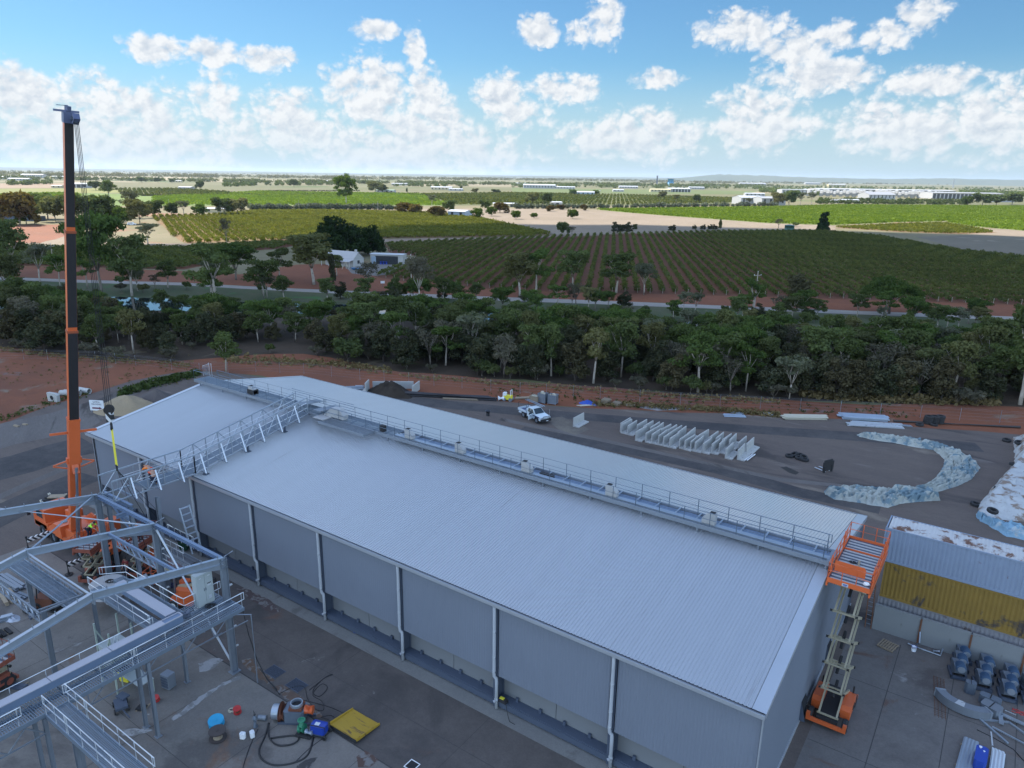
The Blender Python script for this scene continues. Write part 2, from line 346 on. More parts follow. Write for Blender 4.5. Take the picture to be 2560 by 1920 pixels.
WATER_F = [(2900, 856), (2560, 838), (2200, 822), (1800, 807), (1500, 795), (1150, 775), (870, 761), (620, 755), (300, 742), (-100, 738), (-400, 735)]
ROAD_F = [(-400, 670), (-100, 688), (200, 700), (460, 707), (660, 718), (960, 731), (1280, 744), (1500, 752), (1880, 767), (2240, 781), (2560, 793), (2900, 808)]
ROAD_N = [(x, y + (7 if x < 900 else 9)) for x, y in ROAD_F][::-1]
RED_TOP = [(-400, 660), (180, 668), (460, 678), (600, 686), (740, 662), (800, 660), (935, 662), (1010, 690), (1280, 724), (1700, 735), (2100, 746), (2560, 762), (2900, 775)]
VINE_MAIN = [(935, 692), (1000, 703), (1280, 727), (1700, 737), (2100, 748), (2600, 765), (2900, 777), (2900, 668), (2700, 655), (2560, 643), (2400, 627), (2200, 592), (2060, 578), (1800, 579), (1500, 587), (1290, 594), (960, 610), (975, 632), (1040, 640), (1015, 662)]
VINE_LEFT = [(378, 540), (520, 538), (640, 527), (780, 526), (1060, 531), (1200, 546), (1385, 586), (1330, 591), (960, 597), (640, 604), (470, 609), (452, 604)]
VINE_DARK = [(-300, 622), (150, 620), (460, 620), (660, 607), (770, 607), (700, 622), (640, 626), (560, 655), (460, 674), (180, 668), (-300, 655)]
VINE_LIME = [(1490, 524), (1920, 518), (2100, 513), (2560, 516), (2900, 519), (2900, 548), (2560, 550), (2400, 552), (2240, 556), (2080, 563), (1920, 558), (1700, 542), (1560, 531)]
VINE_LIME2 = [(2365, 555), (2560, 552), (2900, 550), (2900, 586), (2560, 577), (2430, 566)]
VINE_WEDGE = [(2082, 569), (2250, 562), (2360, 558), (2430, 570), (2492, 582), (2400, 585), (2250, 580)]
DRY = [(900, 527), (1060, 522), (1280, 521), (1480, 524), (1560, 531), (1700, 542), (1920, 558), (2080, 564), (2092, 577), (1800, 578), (1500, 586), (1385, 588), (1200, 547), (1060, 531)]
def zone(name, pts, z, mat, amp=.6, step=8): return sheet(name, wob(px(pts), amp, step), z, mat)
zone('grassland', [(-400, 520), (600, 514), (1600, 514), (2900, 514), (2900, 800), (1280, 744), (-400, 670)], .02, ground_mat('dry_pasture', ((.20, .165, .095), (.15, .13, .065)), (.01, .08, .8), bump=.1, patches=(((.24, .12, .07), .02, .58, .06, 3), ((.14, .14, .06), .05, .6, .08, 5))), 2, 30)
zone('red_earth', ROAD_F + RED_TOP[::-1], .035, m_redplain)
zone('road', ROAD_F + ROAD_N, .05, m_road, .25)
zone('bank', ROAD_N[::-1] + WATER_F, .012, m_bank, .8, 5)
zone('woodland_floor', WATER_N + BELT_FRONT[::-1], .012, m_floor, 1.0, 5)
zone('red_strip', BELT_FRONT + YARD_EDGE[::-1], .02, m_red, .9, 4)
wm, wt, wb = base_mat('channel_water'); wb.inputs['Base Color'].default_value = (.012, .018, .02, 1); wb.inputs['Roughness'].default_value = .04; wb.inputs['Specular IOR Level'].default_value = .9
_b = wt.new('ShaderNodeBump'); _b.inputs['Strength'].default_value = .06; wt.l.new(wt.noise(wt.new('ShaderNodeTexCoord').outputs['Object'], .6, 3), _b.inputs['Height']); wt.l.new(_b.outputs[0], wb.inputs['Normal'])
zone('water', WATER_N + WATER_F, .008, wm, .8, 5)
_bk = G2(2900, 1115); _bl = G2(-400, 1190)
YARD = wob(px(YARD_EDGE) + [(70, 90), (70, -60), (-100, -60), (-140, -30)], .5, 4)
sheet('yard', YARD, .026, m_gravel)
zone('vineyard_ground', VINE_MAIN, .045, m_vsoil); zone('vineyard_ground', VINE_LEFT, .045, m_vsoil2); zone('vineyard_ground', VINE_DARK, .045, m_vsoil)
zone('vineyard_ground', VINE_LIME, .06, m_grass); zone('vineyard_ground', VINE_LIME2, .06, m_grass); zone('vineyard_ground', VINE_WEDGE, .06, m_vsoil2)
zone('dry_paddock', DRY, .045, m_dry, 1.5, 15)
zone('field', [(-400, 572), (0, 563), (205, 561), (212, 575), (190, 600), (150, 613), (-400, 622)], .045, m_redlit, 1, 10)
zone('track', [(-400, 606), (100, 608), (185, 585), (225, 580), (225, 605), (470, 609), (640, 605), (640, 613), (460, 616), (150, 619), (-400, 626)], .052, m_dry, .6, 10)
zone('track', [(960, 598), (1330, 592), (1385, 587), (1500, 586), (1500, 589), (1290, 597), (960, 606)], .052, ground_mat('track_dirt', ((.25, .18, .13), (.21, .15, .11)), bump=.1), .5, 10)
zone('track', [(2070, 566), (2240, 558), (2370, 555), (2370, 557), (2240, 561), (2090, 569)], .07, m_dry, .5, 10)
zone('field', [(2290, 592), (2420, 588), (2900, 598), (2900, 660), (2560, 641), (2420, 628)], .04, ground_mat('scrub_field', ((.13, .11, .075), (.17, .14, .10)), (.03, .2, 1), bump=.15, patches=(((.22, .18, .13), .05, .6, .05, 4),)), 1, 10)
zone('dry_paddock', [(2400, 572), (2560, 574), (2900, 584), (2900, 600), (2560, 592), (2420, 586)], .055, m_dry, 1, 10)
zone('yard_court', [(856, 664), (945, 658), (1005, 662), (985, 684), (940, 690), (880, 684)], .055, ground_mat('court_gravel', ((.15, .14, .13), (.19, .175, .16))), .3, 4)
# distant fields
for n_, pts_, c_ in (('field', [(-400, 490), (162, 482), (640, 490), (900, 497), (1100, 505), (1130, 514), (640, 514), (-400, 520)], ((.14, .185, .042), (.11, .15, .038))),
                     ('field', [(300, 474), (570, 478), (640, 480), (800, 480), (900, 497), (640, 490), (355, 490)], ((.11, .13, .045), (.15, .13, .06))),
                     ('field', [(640, 478), (1050, 484), (1100, 500), (900, 497), (640, 489)], ((.15, .21, .05), (.13, .18, .045))),
                     ('field', [(1050, 484), (1280, 481), (1600, 487), (1900, 496), (1820, 508), (1600, 513), (1130, 513)], ((.105, .12, .045), (.13, .13, .055))),
                     ('field', [(-400, 474), (162, 471), (286, 471), (300, 482), (-400, 490)], ((.20, .19, .06), (.16, .17, .05))),
                     ('field', [(-400, 460), (162, 458), (165, 470), (-400, 474)], ((.27, .19, .13), (.22, .165, .10))),
                     ('field', [(185, 437), (480, 444), (480, 450), (185, 449)], ((.30, .25, .16), (.26, .21, .13))),
                     ('field', [(500, 446), (900, 452), (870, 457), (500, 455)], ((.27, .22, .14), (.22, .19, .11))),
                     ('field', [(0, 441), (190, 440), (190, 446), (0, 447)], ((.32, .28, .17), (.26, .24, .13))),
                     ('field', [(1000, 458), (1400, 462), (1400, 468), (1040, 465)], ((.24, .20, .13), (.20, .17, .10))),
                     ('field', [(1280, 469), (1900, 478), (1850, 486), (1600, 485), (1280, 480)], ((.12, .145, .05), (.10, .12, .045)))):
    zone(n_, pts_, .08, ground_mat('field_' + n_, c_, (.004, .05, .5), bump=0), 3, 60)
# concrete round the shed
sheet('concrete_apron', [(-62, -.85), (3.6, -.85), (3.6, -40), (-14, -40), (-14, -7.3), (-62, -7.3)], .032, m_conc_d)
sheet('concrete_slab', [(-14, -7.3), (-14, -45), (-62, -45), (-62, -7.3)], .040, m_conc)
sheet('concrete_kerb_strip', [(-66, -.85), (-66, 1.2), (0.6, 1.2), (0.6, -.85)], .036, m_conc_e)
sheet('concrete_yard', [(0.6, -40), (30, -40), (30, 24.5), (0.6, 24.5)], .030, m_conc_r)
m_joint = M('joint_dark', (.05, .048, .047), .9)  # dark lines of the slab joints
jm = MB()
for x in (3.9, 7.4, 11.0): jm.box(x - .02, x + .02, -30, 22.6, .033, .036)
for y in (16.5, 9.0, 1.5): jm.box(.7, 20, y - .015, y + .015, .033, .036)
for x in (-50, -38.5, -27.2, -15.9): jm.box(x - .012, x + .012, -7.25, -.9, .0345, .0375)
for y in (-3.9,): jm.box(-60, 3, y - .012, y + .012, .0345, .0375)
for x in (-50, -44, -38, -32, -26, -20): jm.box(x - .012, x + .012, -40, -7.4, .043, .046)
for y in (-14, -21): jm.box(-60, -14, y - .012, y + .012, .043, .046)
jm.box(-60, -14, -7.38, -7.30, .043, .047)
tag(jm.build('slab_joint', m_joint), kind='structure')
# hills on the horizon
m_hill = ground_mat('far_hill', ((.07, .09, .06), (.10, .11, .07)), (.0008, .004, .02), bump=0)
def hill(a0, a1, dist, hs, depth=900):
    n = len(hs) * 6; vs = []; fs = []
    for i in range(n + 1):
        u = i / n; a = math.radians(a0 + (a1 - a0) * u); d = _fh * math.cos(a) + _r0 * math.sin(a)
        q = u * (len(hs) - 1); k = min(int(q), len(hs) - 2); h = hs[k] + (hs[k + 1] - hs[k]) * (q - k); h += rng.uniform(-.05, .05) * h
        p = Vector((CAM.x, CAM.y, 0))
        for dd, hh in ((-depth, 0), (-depth * .3, h * .75), (0, h), (depth, h * .4), (depth * 2, 0)): vs.append(p + d * ((dist + dd) / max(.3, math.cos(a))) + Vector((0, 0, hh)))
    fs = [(i * 5 + j, (i + 1) * 5 + j, (i + 1) * 5 + j + 1, i * 5 + j + 1) for i in range(n) for j in range(4)]
    mb = MB(); mb.add(vs, fs); tag(mb.build('hills', m_hill, smooth=True), kind='structure')
hill(11, 42, 12500, [20, 60, 108, 104, 96, 84, 78, 74, 84, 100, 92, 96, 80, 88, 70, 60])
hill(-48, 14, 16500, [70, 76, 66, 60, 52, 50, 44, 46, 40, 36, 44, 40, 46, 40, 44, 38])
# ------------------------------------------------------------------ the shed
L_, W_, HE, ZR = 65.6, 25.8, 7.76, 9.98
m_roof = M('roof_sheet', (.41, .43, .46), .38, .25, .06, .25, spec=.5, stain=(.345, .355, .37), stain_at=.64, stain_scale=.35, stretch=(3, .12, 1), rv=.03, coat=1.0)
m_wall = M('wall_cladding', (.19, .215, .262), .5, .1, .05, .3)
m_trim = M('flashing', (.50, .53, .57), .35, .5, .06, .6)
m_steel = M('dark_painted_steel', (.075, .095, .135), .5, .1, .12, 1.5)
m_pipe = M('downpipe_paint', (.46, .49, .53), .4, .1, .06, 1.0)
m_tilt = M('tilt_panel', (.185, .195, .205), .8, 0, .10, .5, stain=(.17, .17, .165), stain_at=.60, stain_scale=.35)
shed = thing('storage_shed', 'long grey corrugated steel shed with low gabled roof and white far slope', 'shed', (-L_ / 2, W_ / 2, 0))
so_ = shed.location.copy()
def ribbed(x0, x1, pitch, prof, f):
    """profile swept: f(x,h) -> list of points across; returns strips"""
    xs = []; x = x0
    while x < x1 - 1e-6:
        for dx, h in prof:
            if x + dx <= x1: xs.append((x + dx, h))
        x += pitch
    xs.append((x1, 0)); return xs
prof = ((0, 0), (.140, 0), (.158, .045), (.192, .045))
def slope(y0, z0, y1, z1):
    xs = ribbed(-L_ + .45, -.62, .21, prof, None); mb = MB(so_); d = Vector((0, y1 - y0, z1 - z0)).normalized(); n = Vector((0, -d.z, d.y));
    if n.z < 0: n = -n
    vs = []; fs = []
    for x, h in xs:
        vs += [Vector((x, y0, z0)) + n * h, Vector((x, y1, z1)) + n * h]
    fs = [(2 * i, 2 * i + 2, 2 * i + 3, 2 * i + 1) for i in range(len(xs) - 1)]
    mb.add(vs, fs); return mb
for y0, z0 in ((-.12, HE), (W_ + .12, HE)): slope(y0, z0, W_ / 2, ZR).build('roof_slope', m_roof, shed)
# soffit under both slopes so the roof has a body
mb = MB(so_); mb.prism([(-L_ + .1, .02, HE - .12), (-L_ + .1, W_ / 2, ZR - .12), (-L_ + .1, W_ - .02, HE - .12)], (L_ - .3, 0, 0)); mb.build('roof_core', m_steel, shed)
for x0, x1 in ((-.66, .02), (-L_ - .02, -L_ + .5)):
    mb = MB(so_)
    for y0, y1 in ((-.16, W_ / 2), (W_ + .16, W_ / 2)):
        n = 1; mb.add([(x0, y0, HE + .045), (x1, y0, HE + .045), (x1, y1, ZR + .045), (x0, y1, ZR + .045)], [(0, 1, 2, 3)])
        xe = x1 if x0 > -5 else x0
        mb.add([(xe, y0, HE + .044), (xe, y1, ZR + .044), (xe, y1, ZR - .25), (xe, y0, HE - .25)], [(0, 1, 2, 3)])
    mb.build('barge_flashing', m_trim, shed)
mb = MB(so_)
for s, y in ((-1, W_ / 2), (1, W_ / 2)):
    sl_ = (ZR - HE) / (W_ / 2 + .12); mb.add([(-L_ + .4, y, ZR + .07), (-.6, y, ZR + .07), (-.6, y + s * .5, ZR + .05 - .5 * sl_), (-L_ + .4, y + s * .5, ZR + .05 - .5 * sl_)], [(0, 1, 2, 3)])
mb.build('ridge_cap', m_trim, shed)
for y, s in ((-.12, -1), (W_ + .12, 1)):
    mb = MB(so_); a, b = (y, y + s * .2)
    mb.box(-L_, 0, min(y + s * .17, b), max(y + s * .17, b), HE - .22, HE + .01); mb.box(-L_, 0, min(a, b), max(a, b), HE - .235, HE - .215); mb.box(-L_, 0, min(a, a + s * .02), max(a, a + s * .02), HE - .21, HE - .05)
    mb.build('gutter', m_trim, shed)
BAYS = [-.15] + [-.15 - 8.05 * i + (-.02) for i in range(1, 8)] + [-L_ + .75]
BAYS = [-.15, -8.15, -16.2, -24.2, -32.15, -40.1, -48.2, -56.3, -64.75]
wprof = ((0, 0), (.075, 0), (.09, .02), (.12, .02))
ZC = 2.42
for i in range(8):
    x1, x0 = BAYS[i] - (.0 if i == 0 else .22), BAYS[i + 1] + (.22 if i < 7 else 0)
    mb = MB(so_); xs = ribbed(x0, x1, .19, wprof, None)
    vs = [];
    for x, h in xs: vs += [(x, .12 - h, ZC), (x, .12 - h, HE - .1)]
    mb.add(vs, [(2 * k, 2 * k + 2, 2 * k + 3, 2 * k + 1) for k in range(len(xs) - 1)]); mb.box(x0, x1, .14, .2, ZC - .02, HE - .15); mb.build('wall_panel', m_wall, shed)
    # recessed concrete panels, two a bay
    xm = (x0 + x1) / 2
    for a, b in ((x0 - .2, xm - .02), (xm + .02, x1 + .2)):
        mb = MB(so_); mb.box(a, b, .86, 1.06, .03, 2.9); mb.build('concrete_panel', m_tilt, shed)
    mb = MB(so_); mb.box(x0 - .2, x1 + .2, .18, .84, .10, .62); mb.box(x0 - .2, x1 + .2, .12, .176, .16, .56)
    for k in range(4): xb = x0 + (x1 - x0) * (k + .6) / 4.4; mb.box(xb - .09, xb + .09, .66, .80, .62, .88)
    mb.build('base_beam', m_steel, shed)
for i in range(1, 8):
    x = BAYS[i]; mb = MB(so_)
    mb.box(x - .16, x + .16, .10, .18, .0, HE - .2); mb.box(x - .03, x + .03, .18, .80, .0, HE - .2); mb.box(x - .16, x + .16, .80, .858, .0, 2.9)
    mb.build('column', m_steel, shed)
    mb = MB(so_); mb.smooth = True; xp = x + .02
    mb.tube([(xp, -.22, HE - .2), (xp, -.10, HE - .45), (xp, -.08, HE - 1), (xp, -.08, ZC + .25), (xp, -.05, ZC), (xp + .12, .0, ZC - .15), (xp + .14, .0, ZC - .4), (xp + .14, .0, .1)], .105, 10)
    for z in (HE - 2.2, HE - 4.0, ZC + .3): mb.tube([(xp, -.08, z), (xp, -.08, z + .12)], .125, 10)
    mb.tube([(xp + .14, -.0, .5), (xp + .14, -.0, .78)], .135, 10); mb.tube([(xp + .14, -.0, .66), (xp + .02, -.16, .60)], .09, 8)
    mb.build('downpipe', m_pipe, shed)
# ends and far wall
def endwall(x, s):
    ys = ribbed(0.02, W_ - .02, .19, wprof, None); mb = MB(so_); vs = []
    for y, h in ys:
        zt = HE - .06 + (ZR - HE) * (1 - abs(y - W_ / 2) / (W_ / 2)) - .1
        vs += [(x + s * h, y, .25 if s > 0 else .2), (x + s * h, y, zt)]
    mb.add(vs, [(2 * k, 2 * k + 2, 2 * k + 3, 2 * k + 1) for k in range(len(ys) - 1)]); mb.build('gable_wall', m_wall, shed)
    mb = MB(so_); mb.box(x - .12, x + .06, .0, W_, .0, .28); mb.box(min(x, x + s * .05), max(x, x + s * .05), -.03, .16, .25, HE - .2); mb.build('base_flashing', m_trim, shed)
endwall(-.15, 1); endwall(-L_ + .75, -1)
mb = MB(so_); mb.box(-L_ + .75, -.2, W_ - .2, W_ - .05, 0, HE - .1); mb.build('far_wall', m_wall, shed)
m_dark = M('dark_void', (.02, .021, .024), .9)
for y in (3.2, 10.6, 17.5):
    mb = MB(so_); mb.box(-.13, -.09, y - .5, y + .5, .3, 1.5)
    for k in range(6): mb.add([(-.09, y - .5, .35 + k * .2), (-.09, y + .5, .35 + k * .2), (.05, y + .5, .30 + k * .2), (.05, y - .5, .30 + k * .2)], [(0, 1, 2, 3)])
    mb.build('wall_vent', m_dark, shed)
    mb = MB(so_); mb.prism([(-.12, y - .62, .25), (-.12, y - .62, 1.6), (.22, y - .62, .28)], (0, .03, 0)); mb.build('vent_cheek', m_steel, shed)
# ------------------------------------------------------------------ the cumulus overhead that keeps the near ground in shade
SHADE = [(-900, 640), (-300, 634), (0, 628), (380, 612), (640, 606), (850, 588), (1000, 568), (1280, 560), (1600, 562), (1900, 571), (2100, 577), (2560, 592), (3000, 606)]
m_cloud, t_, b_ = base_mat('cloud_body'); b_.inputs['Base Color'].default_value = (.85, .86, .88, 1); b_.inputs['Roughness'].default_value = 1; b_.inputs['Specular IOR Level'].default_value = 0
def overhead_cloud():
    H_ = 1500.0; off = SUN_DIR * (H_ / SUN_DIR.z)
    c2 = Vector((CAM.x, CAM.y)); r2 = Vector(_r0[:2]); f2 = Vector(_fh[:2])
    pts = px(SHADE) + [tuple(c2 + r2 * 420 - f2 * 60), tuple(c2 + r2 * 260 - f2 * 180), tuple(c2 - r2 * 300 - f2 * 190), tuple(c2 - r2 * 520 - f2 * 60)]
    out = wob(pts, 9, 25); org = Vector((off.x, off.y, H_)); mb = MB(org)
    P = [Vector((x + off.x, y + off.y, H_)) for x, y in out]
    cen = sum(P, Vector()) / len(P); top = [cen + (p - cen) * .8 + Vector((0, 0, 140 + rng.uniform(-25, 25))) for p in P]; n = len(P)
    mb.add(P + top, [tuple(range(n - 1, -1, -1)), tuple(range(n, 2 * n))] + [(i, (i + 1) % n, n + (i + 1) % n, n + i) for i in range(n)])
    bm = bmesh.new(); bmesh.ops.create_icosphere(bm, subdivisions=2, radius=1); sv = [v.co.copy() for v in bm.verts]; sf = [tuple(v.index for v in f.verts) for f in bm.faces]; bm.free()
    for i in range(70):
        p = cen + (P[rng.randrange(n)] - cen) * rng.uniform(.1, .80) + Vector((0, 0, rng.uniform(20, 150))); r = rng.uniform(40, 95)
        if p.z + 0 > 0: mb.add([p + Vector((v.x * r, v.y * r, v.z * r * .7)) for v in sv], sf)
    o = mb.build('cloud', m_cloud, loc=org); tag(o, kind='stuff')
overhead_cloud()

# ------------------------------------------------------------------ trees
m_bark = M('gum_bark', (.20, .17, .14), .85, 0, .3, 3, stain=(.34, .30, .25), stain_at=.55, stain_scale=1.2)
m_barkp = M('pale_bark', (.40, .35, .29), .8, 0, .25, 3, stain=(.22, .18, .14), stain_at=.55, stain_scale=1.5)
m_barkd = M('dark_bark', (.075, .06, .05), .9, 0, .3, 3)
LEAF = {
 'gum': leaf_mat('gum_leaf', (.075, .098, .040), (.115, .142, .052), hue=(.135, .128, .058)),
 'acacia': leaf_mat('acacia_leaf', (.058, .092, .030), (.098, .140, .040), hue=(.095, .105, .048)),
 'grey': leaf_mat('grey_leaf', (.10, .112, .075), (.14, .145, .098), hue=(.15, .135, .10)),
 'twig': leaf_mat('twiggy_brown', (.092, .088, .062), (.125, .115, .08), .15),
 'cas': leaf_mat('casuarina_leaf', (.044, .052, .030), (.070, .070, .038), .15, hue=(.082, .072, .040)),
 'fig': leaf_mat('fig_leaf', (.016, .028, .012), (.028, .045, .016), .12),
 'lit': leaf_mat('garden_leaf', (.060, .095, .022), (.10, .14, .03), hue=(.13, .14, .03)),
 'olive': leaf_mat('olive_leaf', (.10, .115, .085), (.14, .15, .105)),
 'autumn': leaf_mat('autumn_leaf', (.095, .068, .026), (.135, .10, .035)),
 'vine': leaf_mat('vine_leaf', (.072, .088, .030), (.115, .125, .040), .3, .10, .12),
 'vine2': leaf_mat('vine_leaf_pale', (.115, .125, .030), (.16, .16, .035), .3, .10, .06),
 'vine3': leaf_mat('vine_leaf_bright', (.135, .19, .028), (.17, .22, .035), .3, .08, .03),
 'vine4': leaf_mat('vine_leaf_far', (.085, .105, .035), (.12, .125, .04), .3, .1, .02),
}
def cards(cen, rad, n, size, gen, droop=.35, flat=1.0):
    """n leaf sprays through an ellipsoid of half sizes rad, more of them near its skin"""
    d = gen.normal(size=(n, 3)); d /= np.linalg.norm(d, axis=1)[:, None]
    r = gen.uniform(.25, 1.0, n) ** .45; p = np.asarray(cen) + d * r[:, None] * np.asarray(rad)
    p += gen.normal(size=(n, 3)) * np.asarray(rad) * .10
    nv = d + gen.normal(size=(n, 3)) * .75; nv[:, 2] += .35; nv /= np.linalg.norm(nv, axis=1)[:, None]
    a = np.cross(nv, gen.normal(size=(n, 3))); a /= np.linalg.norm(a, axis=1)[:, None] + 1e-9; b = np.cross(nv, a)
    s = size * gen.uniform(.6, 1.35, n)[:, None]; a = a * s; b = b * s * gen.uniform(.45, .8, n)[:, None] * flat
    return np.stack([p - a, p - b * .9, p + a, p + b], 1)
def make_tree(name, leaf, bark, seed, h=10.0, spread=3.6, fork=.33, nlimb=5, nclump=26, per=95, csize=.26, clump=(1.15, 1.15, .7), trunk=.20, dome=.5, gap=.0, low=.35, cat='tree'):
    """trunk with limbs that each carry clumps of leaf sprays; height h"""
    g = np.random.default_rng(seed); q = random.Random(seed); t = thing(name, None, None); t['category'] = cat
    mb = MB(); mb.smooth = True; ft = fork * h; lean = (q.uniform(-.5, .5), q.uniform(-.5, .5)); top = Vector((lean[0] * .5, lean[1] * .5, ft))
    mb.tube([(0, 0, -.3), (lean[0] * .1, lean[1] * .12, ft * .4), (lean[0] * .35, lean[1] * .3, ft * .75), top], [trunk * 1.25, trunk, trunk * .85, trunk * .75], 7)
    tips = []
    for i in range(nlimb):
        an = 6.283 * (i + q.uniform(-.3, .3)) / nlimb; rr = spread * q.uniform(.45, .9); zt = h * (low + (1 - low) * q.uniform(.45, .92))
        e = Vector((math.cos(an) * rr, math.sin(an) * rr, zt)) + top * .6 * Vector((1, 1, 0)).length / 2 * 0
        mid = top.lerp(e, .5) + Vector((q.uniform(-.4, .4), q.uniform(-.4, .4), .1 * h * q.uniform(-.2, .6)))
        mb.tube([top - Vector((0, 0, .15)), top.lerp(mid, .55), mid, e], [trunk * .55, trunk * .42, trunk * .3, trunk * .12], 5); tips.append(e)
        for k in range(2):
            s_ = mid.lerp(e, q.uniform(0, .6)); f_ = s_ + Vector((q.uniform(-1, 1) * spread * .4, q.uniform(-1, 1) * spread * .4, q.uniform(.05, .22) * h)); mb.tube([s_, s_.lerp(f_, .5) + Vector((0, 0, .15)), f_], [trunk * .25, trunk * .16, trunk * .07], 4); tips.append(f_)
    mb.build('trunk', bark, t)
    C = []
    for i in range(nclump):
        if i < len(tips): c = tips[i] + Vector((0, 0, .2))
        else:
            an = q.uniform(0, 6.283); rr = spread * math.sqrt(q.uniform(0.02, 1)); u = rr / spread
            zmax = h * (1 - dome * u * u * .55); c = Vector((math.cos(an) * rr, math.sin(an) * rr, q.uniform(h * (low + .12), zmax)))
        c.z = min(c.z, h - clump[2] * .55); k = q.uniform(.65, 1.25)
        if q.random() < gap: continue
        C.append(cards(c, (clump[0] * k, clump[1] * k, clump[2] * k), int(per * 1.45 * k * k), csize, g))
    quads('crown', np.concatenate(C), leaf, t)
    return t
def hide_proto(t): t.location = (0, 0, -1000)
TREES = {}
def reg(key, *a, **k): TREES[key] = make_tree(*a, **k); TREES[key]['_h'] = k.get('h', 10.0)
reg('gum1', 'gum_tree', LEAF['gum'], m_barkp, 1, h=10, spread=3.4, nclump=30, per=85)
reg('gum2', 'gum_tree', LEAF['gum'], m_barkp, 2, h=10, spread=2.7, fork=.42, nclump=22, per=80, clump=(1.1, 1.1, .8))
reg('gum3', 'gum_tree', LEAF['acacia'], m_bark, 3, h=10, spread=4.0, fork=.28, nclump=36, per=85, clump=(1.4, 1.4, .7))
reg('gum4', 'gum_tree', LEAF['acacia'], m_barkp, 4, h=10, spread=3.2, fork=.45, nclump=24, per=90, clump=(1.35, 1.35, .6), dome=.7)
reg('grey1', 'grey_gum_tree', LEAF['grey'], m_barkp, 5, h=10, spread=3.0, nclump=26, per=60, gap=.2)
reg('twig1', 'bare_tree', LEAF['twig'], m_bark, 6, h=8, spread=3.0, nclump=24, per=42, csize=.22, gap=.15, nlimb=7)
reg('cas1', 'she_oak_tree', LEAF['cas'], m_barkd, 7, h=8, spread=2.2, fork=.2, nclump=34, per=85, clump=(.95, .95, .9), dome=1.3, low=.10, csize=.27)
reg('cas2', 'she_oak_tree', LEAF['cas'], m_barkd, 8, h=8, spread=2.6, fork=.22, nclump=34, per=80, clump=(1.1, 1.1, .85), dome=1.0, low=.08, csize=.27)
reg('shrub1', 'shrub', LEAF['gum'], m_bark, 9, h=3.2, spread=1.7, fork=.15, nclump=16, per=70, clump=(.7, .7, .55), low=.05, csize=.22, trunk=.07, cat='shrub')
reg('shrub2', 'shrub', LEAF['twig'], m_bark, 10, h=2.4, spread=1.6, fork=.12, nclump=14, per=55, clump=(.65, .65, .45), low=.05, csize=.2, trunk=.06, cat='shrub')
reg('umb', 'umbrella_tree', LEAF['acacia'], m_barkd, 12, h=10, spread=6.3, fork=.25, nclump=60, per=85, clump=(1.5, 1.5, .75), dome=1.1, low=.42, trunk=.3)
reg('fig', 'fig_tree', LEAF['fig'], m_barkd, 13, h=16, spread=11, fork=.2, nclump=120, per=95, clump=(2.4, 2.4, 1.9), dome=1.1, low=.08, csize=.55, trunk=.6)
reg('tall', 'tall_gum_tree', LEAF['lit'], m_barkp, 14, h=26, spread=9.5, fork=.28, nclump=46, per=85, clump=(2.6, 2.6, 1.9), low=.22, csize=.7, trunk=.5, dome=.5)
reg('conifer', 'conifer_tree', LEAF['fig'], m_barkd, 15, h=16, spread=4.6, fork=.12, nclump=90, per=70, clump=(1.4, 1.4, 1.3), dome=1.75, low=.02, csize=.5)
reg('garden1', 'garden_tree', LEAF['lit'], m_bark, 16, h=9, spread=4.2, fork=.2, nclump=36, per=55, clump=(1.6, 1.6, 1.3), low=.08, csize=.5)
reg('garden2', 'garden_tree', LEAF['gum'], m_bark, 17, h=10, spread=4.6, fork=.22, nclump=38, per=55, clump=(1.7, 1.7, 1.3), low=.12, csize=.5)
reg('autumn', 'autumn_tree', LEAF['autumn'], m_bark, 18, h=6, spread=3.4, fork=.18, nclump=26, per=50, clump=(1.3, 1.3, 1.0), low=.05, csize=.45)
reg('poplar', 'poplar_tree', LEAF['gum'], m_bark, 19, h=12, spread=1.5, fork=.1, nclump=34, per=40, clump=(.9, .9, 1.3), low=.05, csize=.45, dome=1.4)
used = set(); NT_ = [0]
def sight_height(x, y, ytop):
    p = G(x, y); return (y - ytop) * (p - CAM).dot(FW) / FPX / .955
def plant(key, x, y, ytop=None, h=None, label=None, group=None, rz=None, wide=1.0, z=0.0, cat=None):
    src = TREES[key]; p = G(x, y); hh = h or sight_height(x, y, ytop); s = hh / src['_h']; rz = rng.uniform(0, 6.28) if rz is None else rz
    return plant_at(key, p.x, p.y, s, label, group, rz, wide, cat)
def plant_at(key, X, Y, s, label, group, rz, wide=1.0, cat=None):
    src = TREES[key]
    if key in used: o = copy_tree(src)
    else: o = src; used.add(key)
    o.location = (X, Y, 0); o.rotation_euler = (0, 0, rz); o.scale = (s * wide, s * wide, s)
    if label: o['label'] = label
    if group: o['group'] = group
    elif 'group' in o: del o['group']
    if cat: o['category'] = cat
    NT_[0] += 1; return o
LAB = {'gum1': 'olive green gum with open crown and pale limbs in the dense channel belt', 'gum2': 'slender gum with pale trunk and narrow olive crown in the channel belt',
       'gum3': 'broad fresh green spreading wattle in the dense channel belt', 'gum4': 'flat topped green wattle on a tall forked pale trunk in the channel belt',
       'grey1': 'thin grey leaved gum with see-through crown in the channel belt', 'twig1': 'brownish half bare twiggy tree in the channel belt',
       'cas1': 'dark narrow she-oak with brown green crown in the channel belt', 'cas2': 'dark bushy she-oak low to the ground in the channel belt',
       'shrub1': 'low olive shrub under the channel belt trees', 'shrub2': 'low brown dry shrub under the channel belt trees'}
